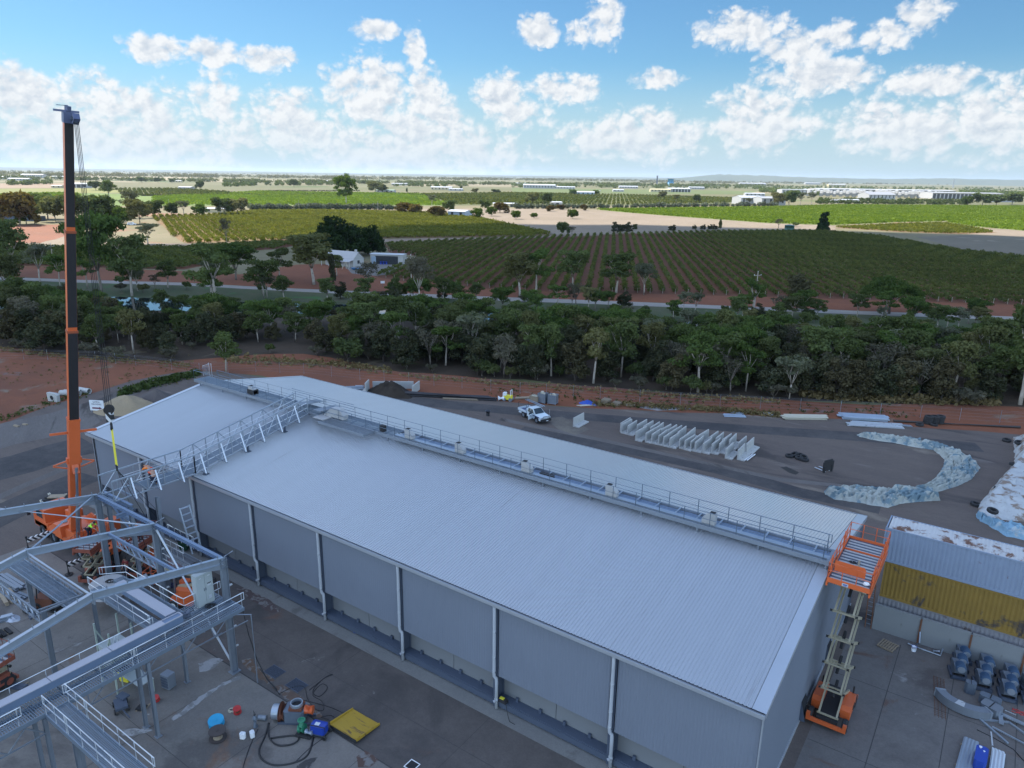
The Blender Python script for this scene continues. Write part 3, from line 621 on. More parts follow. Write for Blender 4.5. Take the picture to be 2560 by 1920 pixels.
GRP = {k: {'gum1': 'olive gums of the channel belt', 'gum2': 'slender gums of the channel belt', 'gum3': 'spreading wattles of the channel belt', 'gum4': 'flat topped wattles of the channel belt', 'grey1': 'grey gums of the channel belt',
           'twig1': 'twiggy trees of the channel belt', 'cas1': 'narrow she-oaks of the channel belt', 'cas2': 'bushy she-oaks of the channel belt', 'shrub1': 'olive shrubs under the belt', 'shrub2': 'dry shrubs under the belt'}[k] for k in LAB}
def lerp_line(L, x):
    for (x0, y0), (x1, y1) in zip(L, L[1:]):
        if x0 <= x <= x1: return y0 + (y1 - y0) * (x - x0) / (x1 - x0)
    return L[-1][1]
def belt():
    # stands by bearing: jittered so that no crown sits on another's trunk
    placed = []
    def ok(p, r):
        for q, rr in placed:
            if (p.x - q.x) ** 2 + (p.y - q.y) ** 2 < (r + rr) ** 2: return False
        return True
    tries = 0; n = 0
    while n < 400 and tries < 16000:
        tries += 1; x = rng.uniform(-120, 2680); yf = lerp_line(BELT_FRONT, x); yn = lerp_line(WATER_N, x)
        u = rng.random(); a = G(x, yf - 4); b = G(x, yn + 3); p = a.lerp(b, u)
        if 470 < x < 800 and u < .22: continue
        if 250 < x < 900 and u > .50 and rng.random() < .8: continue
        front = u < .30
        if front: key = rng.choices(['cas1', 'cas2', 'gum2', 'gum4', 'gum1', 'twig1', 'grey1'], [5, 6, 3, 2, 2, 2, 1])[0]
        else: key = rng.choices(['gum1', 'gum3', 'gum4', 'gum2', 'cas1', 'cas2', 'twig1', 'grey1'], [4, 5, 4, 3, 2, 2, 1, 1])[0]
        hh = {'cas1': 6.6, 'cas2': 6.0, 'twig1': 6.8}.get(key, 8.2) * rng.uniform(.75, 1.15)
        if x < 620: hh *= 1.10
        if u > .6: hh *= .74
        if 230 < x < 900: hh *= .78
        r = 1.05 + .10 * hh * (1 if key[0] == 'g' else .8)
        if not ok(p, r * .66): continue
        placed.append((p, r * .66)); n += 1
        plant_at(key, p.x, p.y, hh / TREES[key]['_h'], LAB[key], GRP[key], rng.uniform(0, 6.28), rng.uniform(.9, 1.15))
    for i in range(120):
        x = rng.uniform(-60, 2620); yf = lerp_line(BELT_FRONT, x); yn = lerp_line(WATER_N, x); p = G(x, yf - 1).lerp(G(x, yn + 2), rng.random() ** 2 * .8)
        key = rng.choice(['shrub1', 'shrub2']); plant_at(key, p.x, p.y, rng.uniform(.5, 1.0), LAB[key], GRP[key], rng.uniform(0, 6.28))
belt()
# open stand between the water and the road
def bank():
    n = 0
    while n < 85:
        x = rng.uniform(-80, 2650); a = lerp_line(WATER_F[::-1], x); b = lerp_line(ROAD_N[::-1], x); u = rng.random(); p = G(x, a + (b - a) * u)
        key = rng.choices(['gum1', 'gum3', 'gum4', 'grey1', 'twig1', 'shrub1', 'shrub2', 'cas2'], [4, 4, 3, 3, 2, 4, 3, 2])[0]; hh = {'shrub1': 2.2, 'shrub2': 1.8, 'cas2': 4.0}.get(key, 5.6) * rng.uniform(.7, 1.25) * (1.35 if x < 700 and key[:3] in ('gum', 'gre') else 1)
        plant_at(key, p.x, p.y, hh / TREES[key]['_h'], BLAB[key], BGRP[key], rng.uniform(0, 6.28), rng.uniform(1.0, 1.3)); n += 1
BLAB = {'gum1': 'olive gum on the grassy bank between water and road', 'gum3': 'fresh green wattle on the grassy bank between water and road', 'gum4': 'flat topped wattle on the bank between water and road', 'grey1': 'see-through grey gum on the bank between water and road', 'twig1': 'bare twiggy tree on the bank between water and road', 'shrub1': 'olive shrub on the bank between water and road', 'shrub2': 'dry brown shrub on the bank between water and road', 'cas2': 'dark bushy she-oak on the bank between water and road'}
BGRP = {k: v.replace(' on the ', 's on the ') for k, v in BLAB.items()}
bank()
# trees of the far bank and roadside, one by one
BANK = 'scattered trees along the channel road'
for x, y, yt, key, lab, w in (
    (40, 690, 560, 'gum1', 'tall grey green gum at the edge of the ploughed red field', 1), (100, 705, 610, 'grey1', 'thin grey gum beside the crane boom beyond the channel', 1),
    (255, 735, 540, 'gum3', 'tall spreading gum right of the crane boom, crown over the red field', .8), (330, 740, 600, 'gum1', 'dark gum on the far bank right of the crane boom', 1),
    (150, 715, 640, 'gum4', 'green wattle hidden partly behind the crane boom', 1), (20, 735, 640, 'gum3', 'broad dark wattle on the far bank beside the frame edge', 1), (420, 720, 655, 'gum1', 'olive gum on the far bank above the open water', 1.2),
    (540, 765, 620, 'gum4', 'large leaning gum over the bright water with dark forked limbs', 1.1), (590, 700, 612, 'gum3', 'broad green wattle behind the leaning water gum', 1.3), (660, 745, 655, 'gum1', 'small olive gum at the end of the open water', 1.2),
    (785, 712, 594, 'gum1', 'airy olive gum in front of the left end of the white farmhouse', 1.5), (842, 690, 640, 'gum2', 'small tree right in front of the farmhouse wall', 1.3), (832, 712, 640, 'cas1', 'bare dark post-like tree before the farmhouse', .35), (700, 700, 625, 'gum4', 'green gum left of the farmhouse lawn', 1.1),
    (920, 728, 660, 'twig1', 'thin twiggy tree on the red verge right of the blue boat', 1.1), (1050, 765, 645, 'grey1', 'tall thin grey gum beside the power pole', .9), (1150, 760, 715, 'gum2', 'small round gum by the road under the power line', 1.2),
    (1100, 772, 745, 'shrub1', 'round shrub on the bank near the narrow water', 1), (1300, 740, 640, 'gum1', 'dark gum before the vine rows, left of a forked gum', 1.4), (1340, 735, 628, 'gum4', 'grey-green gum mingling with the near vine rows', 1), (1432, 725, 632, 'gum1', 'forked gum with open crown before the vine rows', 1.1),
    (1540, 733, 640, 'gum1', 'spreading gum with dark limbs before the straight vine rows', 1.45), (1610, 738, 660, 'grey1', 'thin grey gum right of the spreading gum before the vines', 1.1), (1325, 775, 725, 'gum3', 'bright green round wattle on the bank left of the road gap', 1.2),
    (1430, 765, 730, 'twig1', 'dead twiggy tree on the road edge', .9), (1520, 768, 728, 'gum3', 'bright wattle beside a darker bush at the roadside', 1.1), (1560, 770, 730, 'cas2', 'dark round bush touching the bright roadside wattle', 1.2),
    (1880, 790, 702, 'gum4', 'leaning green gum at the road beside the second power pole', 1), (1992, 775, 690, 'cas1', 'grey green she-oak on a single dark trunk at the road', 1.1), (2222, 785, 688, 'umb', 'wide umbrella shaped tree alone on the roadside', 1),
    (2375, 795, 778, 'shrub1', 'low bush on the road edge right of the umbrella tree', 1.3), (2420, 810, 775, 'twig1', 'dark flat twiggy tree at the road near the frame edge', 1.2), (2550, 1012, 775, 'gum2', 'gum with long bare pale trunk at the right end of the belt', .9),
    (565, 930, 838, 'gum1', 'dense young tree on the red dirt behind the far end of the roof walkway', 1.05), (870, 905, 845, 'shrub1', 'yellow green round shrub at the foot of the belt', 1.2)):
    plant(key, x, y, yt, label=lab, wide=w)
# beyond the channel, sunlit
for x, y, yt, key, lab, w in (
    (50, 562, 487, 'autumn', 'bronze leaved tree at the farm beside the red field', 1.0), (66, 560, 515, 'garden1', 'bright lime green tree in front of the bronze tree', 1.1), (120, 548, 490, 'garden2', 'dark green wide tree left of the crane boom', 1.35), (5, 548, 500, 'autumn', 'brown tree at the frame edge by the red field', 1),
    (140, 555, 495, 'garden2', 'dark green tree touching the crane boom', 1.1), (215, 560, 492, 'garden2', 'dense dark tree just right of the crane boom', 1.2), (255, 556, 495, 'garden2', 'second dense tree of the farm grove right of the boom', 1.2),
    (285, 553, 516, 'garden1', 'round lime green tree in the farm grove', 1.0), (275, 500, 455, 'gum1', 'tree on the far vineyard corner behind the farm grove', 1.2), (330, 545, 478, 'grey1', 'tall pale grey gum over the farm grove', .9), (350, 560, 505, 'garden2', 'broad tree at the right end of the farm grove', 1.1),
    (310, 560, 520, 'garden1', 'mid green tree in the middle of the farm grove', 1.1), (370, 610, 560, 'grey1', 'low grey gum on the pale track before the farm grove', 1.5), (385, 545, 505, 'garden2', 'tree left of the white farm sheds at the vineyard top', 1.1), (460, 540, 503, 'grey1', 'pale grey tree above the left vineyard', 1.2),
    (430, 542, 510, 'garden2', 'green tree above the left vineyard rows', 1.0), (500, 540, 512, 'garden1', 'bush beside a pale roof over the left vineyard', 1.2), (560, 538, 498, 'garden2', 'dark twin tree at the top right corner of the left vineyard', 1.2), (595, 538, 500, 'garden2', 'dense dark tree right of the pale farm roof', 1.2),
    (568, 612, 552, 'twig1', 'thin bare tree in front of the left vineyard rows', .6), (240, 476, 455, 'garden2', 'dark tree beside the long white farm shed', 1.6), (270, 474, 455, 'garden2', 'wide tree right of the long white farm shed', 1.5), (500, 475, 455, 'garden2', 'dark tree right of the white house with verandah', 1.0),
    (355, 457, 444, 'garden2', 'round tree of the far clump left of centre', 1.5), (395, 457, 445, 'garden2', 'second round tree of the far clump left of centre', 1.5), (430, 458, 447, 'garden2', 'third round tree of the far clump left of centre', 1.4),
    (866, 513, 441, 'tall', 'very tall gum with yellow green crown alone over the bright field', 1.0), (845, 640, 547, 'fig', 'huge dark domed fig tree behind the white farmhouse', 1.0), (920, 636, 570, 'fig', 'dark lower fig at the right of the huge domed fig', .85),
    (1080, 520, 488, 'grey1', 'upright gum beyond the olive hedge with clear trunk', .9), (1010, 532, 508, 'autumn', 'orange brown bush at the right end of the olive hedge', 1.6), (1040, 534, 512, 'autumn', 'brown bush beside the orange one at the hedge end', 1.4), (1095, 543, 517, 'autumn', 'dark brown bush left of the blue grey shed', 1.3),
    (1122, 533, 503, 'garden2', 'dark tree left of the blue grey shed', 1.1), (1193, 547, 522, 'garden1', 'round green bush right of the blue grey shed', 1.2), (1228, 540, 518, 'garden1', 'small bright bush in the dry paddock edge', 1.2), (1212, 525, 502, 'garden2', 'green tree behind the blue grey shed', 1.1),
    (1250, 532, 508, 'autumn', 'brown tree on the dry paddock edge', 1.2), (1330, 511, 484, 'garden2', 'left tree of a dark pair over the long low shed', 1.2), (1365, 510, 484, 'garden2', 'right tree of a dark pair over the long low shed', 1.2), (1432, 547, 525, 'garden1', 'small round tree alone in the dry paddock', 1.1),
    (1336, 545, 533, 'garden1', 'low green bush left of the lone paddock tree', 1.5), (1290, 548, 528, 'garden1', 'green bush at the left edge of the dry paddock', 1.2), (1403, 524, 512, 'autumn', 'orange bush in the hedge beyond the dry paddock', 1.6), (1460, 526, 512, 'autumn', 'bright orange autumn tree by the dry paddock', 1.0), (1375, 528, 514, 'autumn', 'rust coloured bush in the hedge beyond the dry paddock', 1.3),
    (1407, 590, 558, 'garden2', 'dark upright tree at the shadow edge of the dry paddock', 1.0), (1430, 587, 568, 'twig1', 'leafless grey bush beside the upright tree in the paddock', 1.5), (1543, 583, 557, 'cas2', 'left crown of the dark double bush in shade', 1.5), (1565, 583, 557, 'cas2', 'right crown of the dark double bush in shade', 1.4), (1586, 583, 562, 'gum1', 'small green tree right of the dark double bush', 1.1),
    (1680, 578, 563, 'cas2', 'low dark bush alone in the shaded paddock', 1.6), (1736, 574, 563, 'cas2', 'first dark round bush of a short row in the shaded paddock', 1.4), (1757, 575, 562, 'cas2', 'second dark round bush of a short row in the shaded paddock', 1.4), (1775, 575, 562, 'cas2', 'third dark bush of a short row in the shaded paddock', 1.4), (1787, 575, 562, 'cas2', 'last dark bush of a short row in the shaded paddock', 1.3),
    (1800, 576, 547, 'poplar', 'narrow upright poplar at the end of the bush row', 1.0), (2057, 577, 532, 'conifer', 'dark pointed conifer alone at the vineyard corner', 1.0), (1946, 571, 549, 'twig1', 'grey leafless bush left of the green water tank', 1.3), (1990, 567, 556, 'shrub1', 'small bush by the green water tank', 1.4),
    (1655, 496, 480, 'garden2', 'small dark tree in the middle fields', 1.3), (1690, 505, 488, 'gum1', 'open tree in the middle fields left of a dark bush', 1.2), (1740, 507, 488, 'garden2', 'dark tree left of the big white building', 1.1), (1870, 515, 495, 'grey1', 'pale tree in front of the big white building', 1.6),
    (735, 468, 450, 'garden2', 'lone dark tree on the far pale field left of the tall gum', 1.2), (938, 482, 457, 'garden2', 'big green tree left of the green roofed house', 1.6), (955, 481, 462, 'garden2', 'dark tree touching the green roofed house', 1.3), (1017, 482, 469, 'poplar', 'dark upright tree right of the green roofed house', 1.2), (1153, 476, 462, 'poplar', 'lone upright tree right of the white farm sheds', 1.5),
    (1187, 483, 472, 'garden2', 'dark round bush in the far green field', 1.5), (1240, 483, 474, 'garden2', 'wide dark bush in the far green field', 2.4), (1432, 487, 474, 'garden1', 'bright yellow green tree beside the blue roofed shed', 1.3), (1490, 487, 476, 'garden1', 'lime tree right of the blue roofed shed', 1.6),
    (1945, 515, 485, 'garden2', 'left of three dense trees before the winery tanks', 1.1), (1972, 515, 480, 'garden2', 'middle of three dense trees before the winery tanks', 1.2), (2000, 515, 482, 'grey1', 'tall grey gum before the winery tanks', 1.0), (2028, 512, 482, 'grey1', 'right grey gum before the winery tanks', 1.0),
    (2418, 513, 492, 'garden1', 'pale green tree at the winery end of the bright field', 1.3), (2455, 514, 486, 'garden2', 'dark tree right of the pale green tree by the winery', 1.5), (2490, 514, 490, 'garden2', 'wide dark tree near the frame edge by the winery', 1.6), (2530, 512, 484, 'garden2', 'big dark tree at the far right behind the bright field', 1.6)):
    plant(key, x, y, yt, label=lab, wide=w)
# olive hedges: one bush each
mb_ = np.concatenate([cards((0, 0, 2.6), (2.4, 2.4, 2.3), 150, .75, npr), cards((1.2, .4, 2.0), (1.6, 1.6, 1.6), 60, .7, npr)])
tr_ = np.array([[[-.15, 0, -.1], [.15, 0, -.1], [.15, 0, 1.2], [-.15, 0, 1.2]], [[0, -.15, -.1], [0, .15, -.1], [0, .15, 1.2], [0, -.15, 1.2]]])
olive = quads('olive_tree', np.concatenate([mb_, tr_]), [LEAF['olive'], m_bark], mi=[0] * len(mb_) + [1, 1])
tag(olive, 'round grey green olive tree in the long hedge row between the fields', 'tree', 'olive hedge trees'); first = True
for (x0, y0), (x1, y1), n in (((628, 525), (1000, 524), 42), ((1290, 522), (1500, 521), 20), ((1510, 521), (1680, 519), 16), ((1690, 519), (1940, 516), 24)):
    for k in range(n):
        p = G(x0 + (x1 - x0) * (k + rng.uniform(-.2, .2)) / (n - 1), y0 + (y1 - y0) * k / (n - 1))
        o = olive if first else copy_tree(olive); first = False
        o.location = (p.x, p.y, 0); s = rng.uniform(.8, 1.35); o.scale = (s * 1.15, s * 1.15, s); o.rotation_euler = (0, 0, rng.uniform(0, 6))
# far tree lines: masses one cannot count
def far_wood(name, lines, n, hr, leaf, wide=1.6):
    C = []
    for k in range(n):
        (x0, y0), (x1, y1), yj = lines[rng.randrange(len(lines))]; u = rng.random() if rng.random() < .5 else (round(rng.random() * 5) / 5 + rng.gauss(0, .035)) % 1.0
        p = G(x0 + (x1 - x0) * u, y0 + (y1 - y0) * u + rng.uniform(-yj, yj)); dist = (p - CAM).length; h = rng.uniform(*hr); w = h * rng.uniform(.55, .95) * wide * .5
        C.append(cards((p.x, p.y, h * .52), (w, w, h * .5), 26, max(1.2, h * .25), npr))
    tag(quads(name, np.concatenate(C), LEAF[leaf]), kind='stuff')
far_wood('far_woods', [((-100, 447), (640, 455), 1.2), ((560, 456), (1150, 460), 1.2), ((1000, 460), (1600, 463), 1.5), ((1500, 464), (1950, 466), 1.5)], 1300, (7, 13), 'gum')
far_wood('far_woods', [((-100, 438), (900, 446), 1.4), ((800, 447), (1700, 453), 1.6), ((1600, 456), (2600, 462), 1.6), ((-50, 428), (1200, 441), 1.0), ((1200, 446), (2600, 458), 1.0), ((-100, 434), (2600, 462), 2.2)], 3000, (10, 20), 'gum', 2.6)
far_wood('far_woods', [((1280, 466), (1900, 470), 3), ((1880, 470), (2600, 474), 3.0), ((1900, 478), (2050, 486), 3), ((2400, 482), (2600, 490), 4)], 1100, (6, 12), 'garden2' if 'garden2' in LEAF else 'gum')
far_wood('far_woods', [((2040, 508), (2420, 511), 1.5), ((2050, 502), (2420, 505), 1.0)], 420, (3, 6), 'gum')
far_wood('far_woods', [((20, 462), (130, 459), 2), ((560, 466), (640, 463), 1.5), ((660, 463), (860, 462), 1.5), ((940, 466), (1200, 466), 1.5)], 220, (6, 11), 'gum')

# ------------------------------------------------------------------ vine rows
def rows(name, poly_px, ang, spacing, dens, size, hgt, wid, leaf, label, group, post=None, stuff=False, maxrows=400, seed=0, bare=.0):
    P = [G(*p) for p in poly_px]; d = np.array([math.cos(ang), math.sin(ang)]); nrm = np.array([-d[1], d[0]])
    Q = [(p.x, p.y) for p in P]; off = [x * nrm[0] + y * nrm[1] for x, y in Q]; lo, hi = min(off), max(off); g = np.random.default_rng(seed); k = 0; allC = []
    o_ = lo + spacing * .5
    while o_ < hi and k < maxrows:
        ts = []
        for i in range(len(Q)):
            a, b = Q[i], Q[(i + 1) % len(Q)]; oa = off[i] - o_; ob = off[(i + 1) % len(Q)] - o_
            if oa * ob < 0:
                u = oa / (oa - ob); ts.append((a[0] + (b[0] - a[0]) * u) * d[0] + (a[1] + (b[1] - a[1]) * u) * d[1])
        ts.sort()
        for t0, t1 in zip(ts[::2], ts[1::2]):
            t0 += 1.5; t1 -= 1.5; L = t1 - t0
            if L < 6: continue
            n = int(L * dens); s = g.uniform(0, L, n); vig = .8 + .25 * np.sin(s * .9 + g.uniform(0, 6)) * g.uniform(.3, 1) + g.normal(size=n) * .1
            zz = g.beta(2.2, 1.6, n); lat = g.normal(size=n) * wid * (.35 + .65 * np.sin(np.pi * np.clip(zz, 0, 1))) * .5
            z = hgt * (.30 + .75 * zz) * np.clip(vig, .6, 1.2)
            c = np.stack([d[0] * s + nrm[0] * lat, d[1] * s + nrm[1] * lat, z], 1)
            nv = np.stack([nrm[0] * lat, nrm[1] * lat, np.full(n, .5)], 1) + g.normal(size=(n, 3)) * .55; nv /= np.linalg.norm(nv, axis=1)[:, None]
            a = np.cross(nv, g.normal(size=(n, 3))); a /= np.linalg.norm(a, axis=1)[:, None]; b = np.cross(nv, a); sz = size * g.uniform(.6, 1.3, n)[:, None]
            V = np.stack([c - a * sz, c - b * sz * .8, c + a * sz, c + b * sz * .8], 1); org = (d[0] * t0 + nrm[0] * o_, d[1] * t0 + nrm[1] * o_)
            if stuff: V[..., 0] += org[0]; V[..., 1] += org[1]; allC.append(V); continue
            ob_ = quads(name, V, leaf, loc=(org[0], org[1], 0)); tag(ob_, label, 'vine row', group)
            if post is not None: link('end_post', post, ob_)
            k += 1
        o_ += spacing
    if stuff: tag(quads(name, np.concatenate(allC), leaf), kind='stuff')
    return k
m_post = M('weathered_post', (.38, .33, .27), .85, 0, .2, 3)
_pm = MB(); _pm.tube([(0, 0, -.1), (0, 0, 1.5)], .07, 6); _pm.tube([(0, 0, 1.3), (-.6, 1.0, 0)], .035, 5); _po = _pm.build('end_post', m_post); post_mesh = _po.data; bpy.data.objects.remove(_po)
VA = math.radians(117.2)
n1 = rows('vine_row', VINE_MAIN, VA, 3.65, 24, .28, 1.75, .92, LEAF['vine'], 'long trellised vine row on dark red soil in the near shaded vineyard', 'vine rows of the near red soil vineyard', post_mesh, seed=3)
n2 = rows('vine_row', VINE_LEFT, math.radians(-28), 4.2, 7, .62, 1.8, 1.9, LEAF['vine2'], 'yellow green vine row in the sunlit left vineyard', 'vine rows of the sunlit left vineyard', None, seed=4)
n3 = rows('vine_row', VINE_DARK, math.radians(38), 3.8, 14, .45, 1.8, 1.6, LEAF['vine'], 'short dark vine row in the shaded block left of the farmhouse', 'vine rows of the shaded block left of the farmhouse', None, seed=5)
print('vine rows', n1, n2, n3, 'trees', NT_[0])
rows('vineyard', VINE_LIME, math.radians(60), 3.6, 2.2, .95, 1.7, 2.2, LEAF['vine3'], None, None, stuff=True, seed=6)
rows('vineyard', VINE_LIME2, math.radians(60), 3.6, 2.2, .95, 1.7, 2.2, LEAF['vine3'], None, None, stuff=True, seed=7)
rows('vineyard', VINE_WEDGE, math.radians(40), 3.6, 3.0, .8, 1.7, 2.0, LEAF['vine2'], None, None, stuff=True, seed=8)
rows('vineyard', [(286, 472), (440, 472), (573, 480), (573, 489), (355, 489), (300, 482)], math.radians(-28), 7, .5, 2.2, 2, 3.4, LEAF['vine4'], None, None, stuff=True, seed=9)
rows('vineyard', [(-100, 490), (162, 482), (200, 485), (200, 512), (-100, 518)], math.radians(-28), 6, .8, 1.6, 2, 2.6, LEAF['vine3'], None, None, stuff=True, seed=10)
rows('vineyard', [(1050, 485), (1280, 482), (1600, 488), (1900, 497), (1820, 507), (1600, 512), (1130, 512)], math.radians(117), 6, .5, 1.8, 2, 2.6, LEAF['vine4'], None, None, stuff=True, seed=12)
rows('vineyard', [(640, 479), (1050, 485), (1090, 499), (1110, 506), (1130, 513), (640, 513), (380, 513), (380, 492)], math.radians(20), 6, .5, 1.8, 1.6, 3.2, LEAF['vine3'], None, None, stuff=True, seed=13)
# windbreak hedges between far fields
def hedge_line(pts, h=2.2):
    C = []
    for (x0, y0), (x1, y1) in zip(pts, pts[1:]):
        a, b = G(x0, y0), G(x1, y1); n = int((b - a).length / 1.6)
        for k in range(n): p = a.lerp(b, k / n); C.append(cards((p.x, p.y, h * .5), (1.5, 1.5, h * .5), 7, 1.0, npr))
    return C
hd = hedge_line([(545, 480), (640, 489), (1050, 484)]) + hedge_line([(640, 478), (900, 478)]) + hedge_line([(960, 482), (1240, 504)]) + hedge_line([(640, 494), (1060, 496)], 1.6) + hedge_line([(1240, 504), (1300, 511)])
tag(quads('field_hedge', np.concatenate(hd), LEAF['cas'], None), 'thin dark clipped hedges dividing the far green fields', 'hedge', kind='stuff')
# unused prototypes would hang at the origin
for k_, t_ in TREES.items():
    if '_h' in t_: pass
    if k_ not in used:
        for c_ in _kids.get(t_.name, []): bpy.data.objects.remove(c_)
        bpy.data.objects.remove(t_)
# ------------------------------------------------------------------ galvanised steelwork
m_galv = M('galvanised_steel', (.36, .41, .47), .40, .60, .10, 2.0)
m_rail = M('dark_rail', (.13, .17, .22), .5, .4, .1, 2)  # darker galvanised tone for the ridge gantry rails
m_galvd = M('dull_galvanised_steel', (.23, .26, .30), .5, .45, .12, 2.0)
m_grate = M('walkway_grating', (.22, .27, .33), .45, .5, .10, 3.0)
m_white = M('bright_new_steel', (.62, .65, .68), .3, .4, .04, 2.0)
m_trough = M('mauve_trough_cover', (.40, .40, .44), .5, .1, .06, 1.0)
m_beamp = M('blue_grey_primer', (.17, .23, .33), .45, .3, .08, 1.5)
m_orange = M('orange_paint', (.62, .125, .035), .42, 0, .10, 1.5, stain=(.30, .08, .04), stain_at=.70, stain_scale=1.2)
m_faded = M('faded_red_paint', (.27, .075, .045), .65, 0, .2, 1.5, stain=(.12, .05, .04), stain_at=.6, stain_scale=1.2)
m_black = M('black_rubber', (.022, .022, .024), .75, 0, .2, 4)
m_cable = M('black_cable', (.018, .018, .02), .6)
def handrail(mb, pts, h=1.0, step=1.7, mid=True, r=.028, loop=True):
    pts = [Vector(p) for p in pts]; up = Vector((0, 0, h)); hm = Vector((0, 0, h * .5))
    a = (pts[0] - pts[1]).normalized() * .18; b = (pts[-1] - pts[-2]).normalized() * .18
    top = [p + up for p in pts]; md = [p + hm for p in pts]
    if loop:
        mb.tube([md[0], md[0] + a, top[0] + a, top[0]], r, 6); mb.tube([md[-1], md[-1] + b, top[-1] + b, top[-1]], r, 6)
    mb.tube(top, r, 6);
    if mid: mb.tube(md, r * .9, 6)
    for p, q in zip(pts, pts[1:]):
        n = max(1, round((q - p).length / step))
        for k in range(n + 1): s = p.lerp(q, k / n); mb.tube([s - Vector((0, 0, .12)), s + up], r, 6)
    return mb
def grating(mb, x0, x1, y0, y1, z, along='x', pitch=.11, cross=1.0):
    """bearer bars with cross bars inside an edge frame"""
    if along == 'x':
        n = int((x1 - x0) / pitch)
        for k in range(n): x = x0 + (k + .5) * pitch; mb.box(x - .022, x + .022, y0, y1, z - .03, z)
        for k in range(int((y1 - y0) / .30) + 1): y = y0 + k * .30; mb.box(x0, x1, y - .012, y + .012, z - .034, z - .004)
    else:
        n = int((y1 - y0) / pitch)
        for k in range(n): y = y0 + (k + .5) * pitch; mb.box(x0, x1, y - .022, y + .022, z - .03, z)
        for k in range(int((x1 - x0) / .30) + 1): x = x0 + k * .30; mb.box(x - .012, x + .012, y0, y1, z - .034, z - .004)
    return mb
def channel(mb, p, q, h=.22, w=.07): return mb.bar(p, q, w, h)
def truss(mb, p0, p1, h, n, c=.09, w=.06, up=Vector((0, 0, 1)), zig=True, bright=None):
    """parallel chord girder from p0 to p1 (bottom chord), depth h along up"""
    p0, p1 = Vector(p0), Vector(p1); mb.bar(p0, p1, c); mb.bar(p0 + up * h, p1 + up * h, c)
    for k in range(n + 1): a = p0.lerp(p1, k / n); mb.bar(a, a + up * h, w)
    for k in range(n):
        a, b = p0.lerp(p1, k / n), p0.lerp(p1, (k + 1) / n)
        if zig and k % 2: a, b = b, a
        mb.bar(a, b + up * h, w * .9)
# --- portal frame under erection
XA, XB, XC = -32.4, -40.4, -48.4; YC, ZE, YR_, ZP = -7.5, 8.45, -15.4, 9.85; YE2, XD = -23.3, -56.4
fr = thing('portal_frame', 'unfinished galvanised portal frame with bare rafters and white brace rods', 'steel frame', (XB, YC, 0)); fo = fr.location.copy()
for x in (XA, XB, XC):
    mb = MB(fo); mb.ibeam((x, YC, 0), (x, YC, ZE + .12), .42, .26, .028, up=(0, 1, 0)); mb.box(x - .28, x + .28, YC - .32, YC + .32, 0.04, .09)
    for z in (ZE - .05, ZE - .55): mb.box(x - .14, x + .14, YC - .24, YC + .24, z - .015, z + .015)
    mb.build('column', m_galvd, fr)
    mb = MB(fo); mb.ibeam((x, YC, ZE - .05), (x, YR_, ZP), .46, .24, .03); mb.ibeam((x, YR_, ZP), (x, YE2, ZE - .05), .46, .24, .03)
    mb.prism([(x - .02, YC - .2, ZE - .3), (x - .02, YC - 2.3, ZE + .06), (x - .02, YC - .2, ZE - .62)], (.04, 0, 0))
    mb.box(x - .13, x + .13, YR_ - .03, YR_ + .03, ZP - .5, ZP + .26); mb.build('rafter', m_galv, fr)
    mb = MB(fo)
    for k in range(7):
        for y0, z0, y1, z1 in ((YC, ZE, YR_, ZP), (YE2, ZE, YR_, ZP)):
            u = (k + .3) / 7; y = y0 + (y1 - y0) * u; z = z0 + (z1 - z0) * u + .22; mb.box(x - .05, x + .05, y - .012, y + .012, z - .02, z + .18)
    mb.tube([(x, YC + .1, ZE + .18), (x, YC + .75, ZE + .30)], .04, 6); mb.build('cleat', m_galvd, fr)
for x in (XA, XB, XC): 
    mb = MB(fo); mb.ibeam((x, YE2, 0), (x, YE2, ZE + .1), .42, .26, .028, up=(0, 1, 0)); mb.build('column', m_galvd, fr)
for a, b in ((XA, XB), (XB, XC)):
    mb = MB(fo); mb.ibeam((a - .16, YC, ZE + .02), (b + .16, YC, ZE + .02), .26, .22, .028); mb.build('eave_beam', m_beamp, fr)
mb = MB(fo); mb.bar((XB, -10.6, 9.1), (XA, -10.6, 9.1), .12, .2); mb.build('purlin', m_beamp, fr)
for p, q in (((XC, YC - .3, ZE + .1), (XB, YR_, ZP)), ((XC - 6, YR_ - 1, ZP), (XB, YC - .3, ZE + .1)), ((XB, YR_, ZP), (XA, YR_, ZP))):
    mb = MB(fo); mb.tube([p, q], .07, 8); mb.build('roof_brace', m_galv, fr)
mb = MB(fo); mb.tube([(XB + .2, YC, ZE - .3), (XA - .1, YC, .5)], .075, 8); mb.build('wall_brace', m_white, fr)
for x in (XA, XB):
    mb = MB(fo)
    for z in (1.8, 3.3, 4.9, 6.4): mb.prism([(x - .02, YC + .22, z), (x - .02, YC + .5, z + .02), (x - .02, YC + .46, z + .12), (x - .02, YC + .3, z + .14)], (.05, 0, 0))
    mb.build('girt_cleat', m_white, fr)
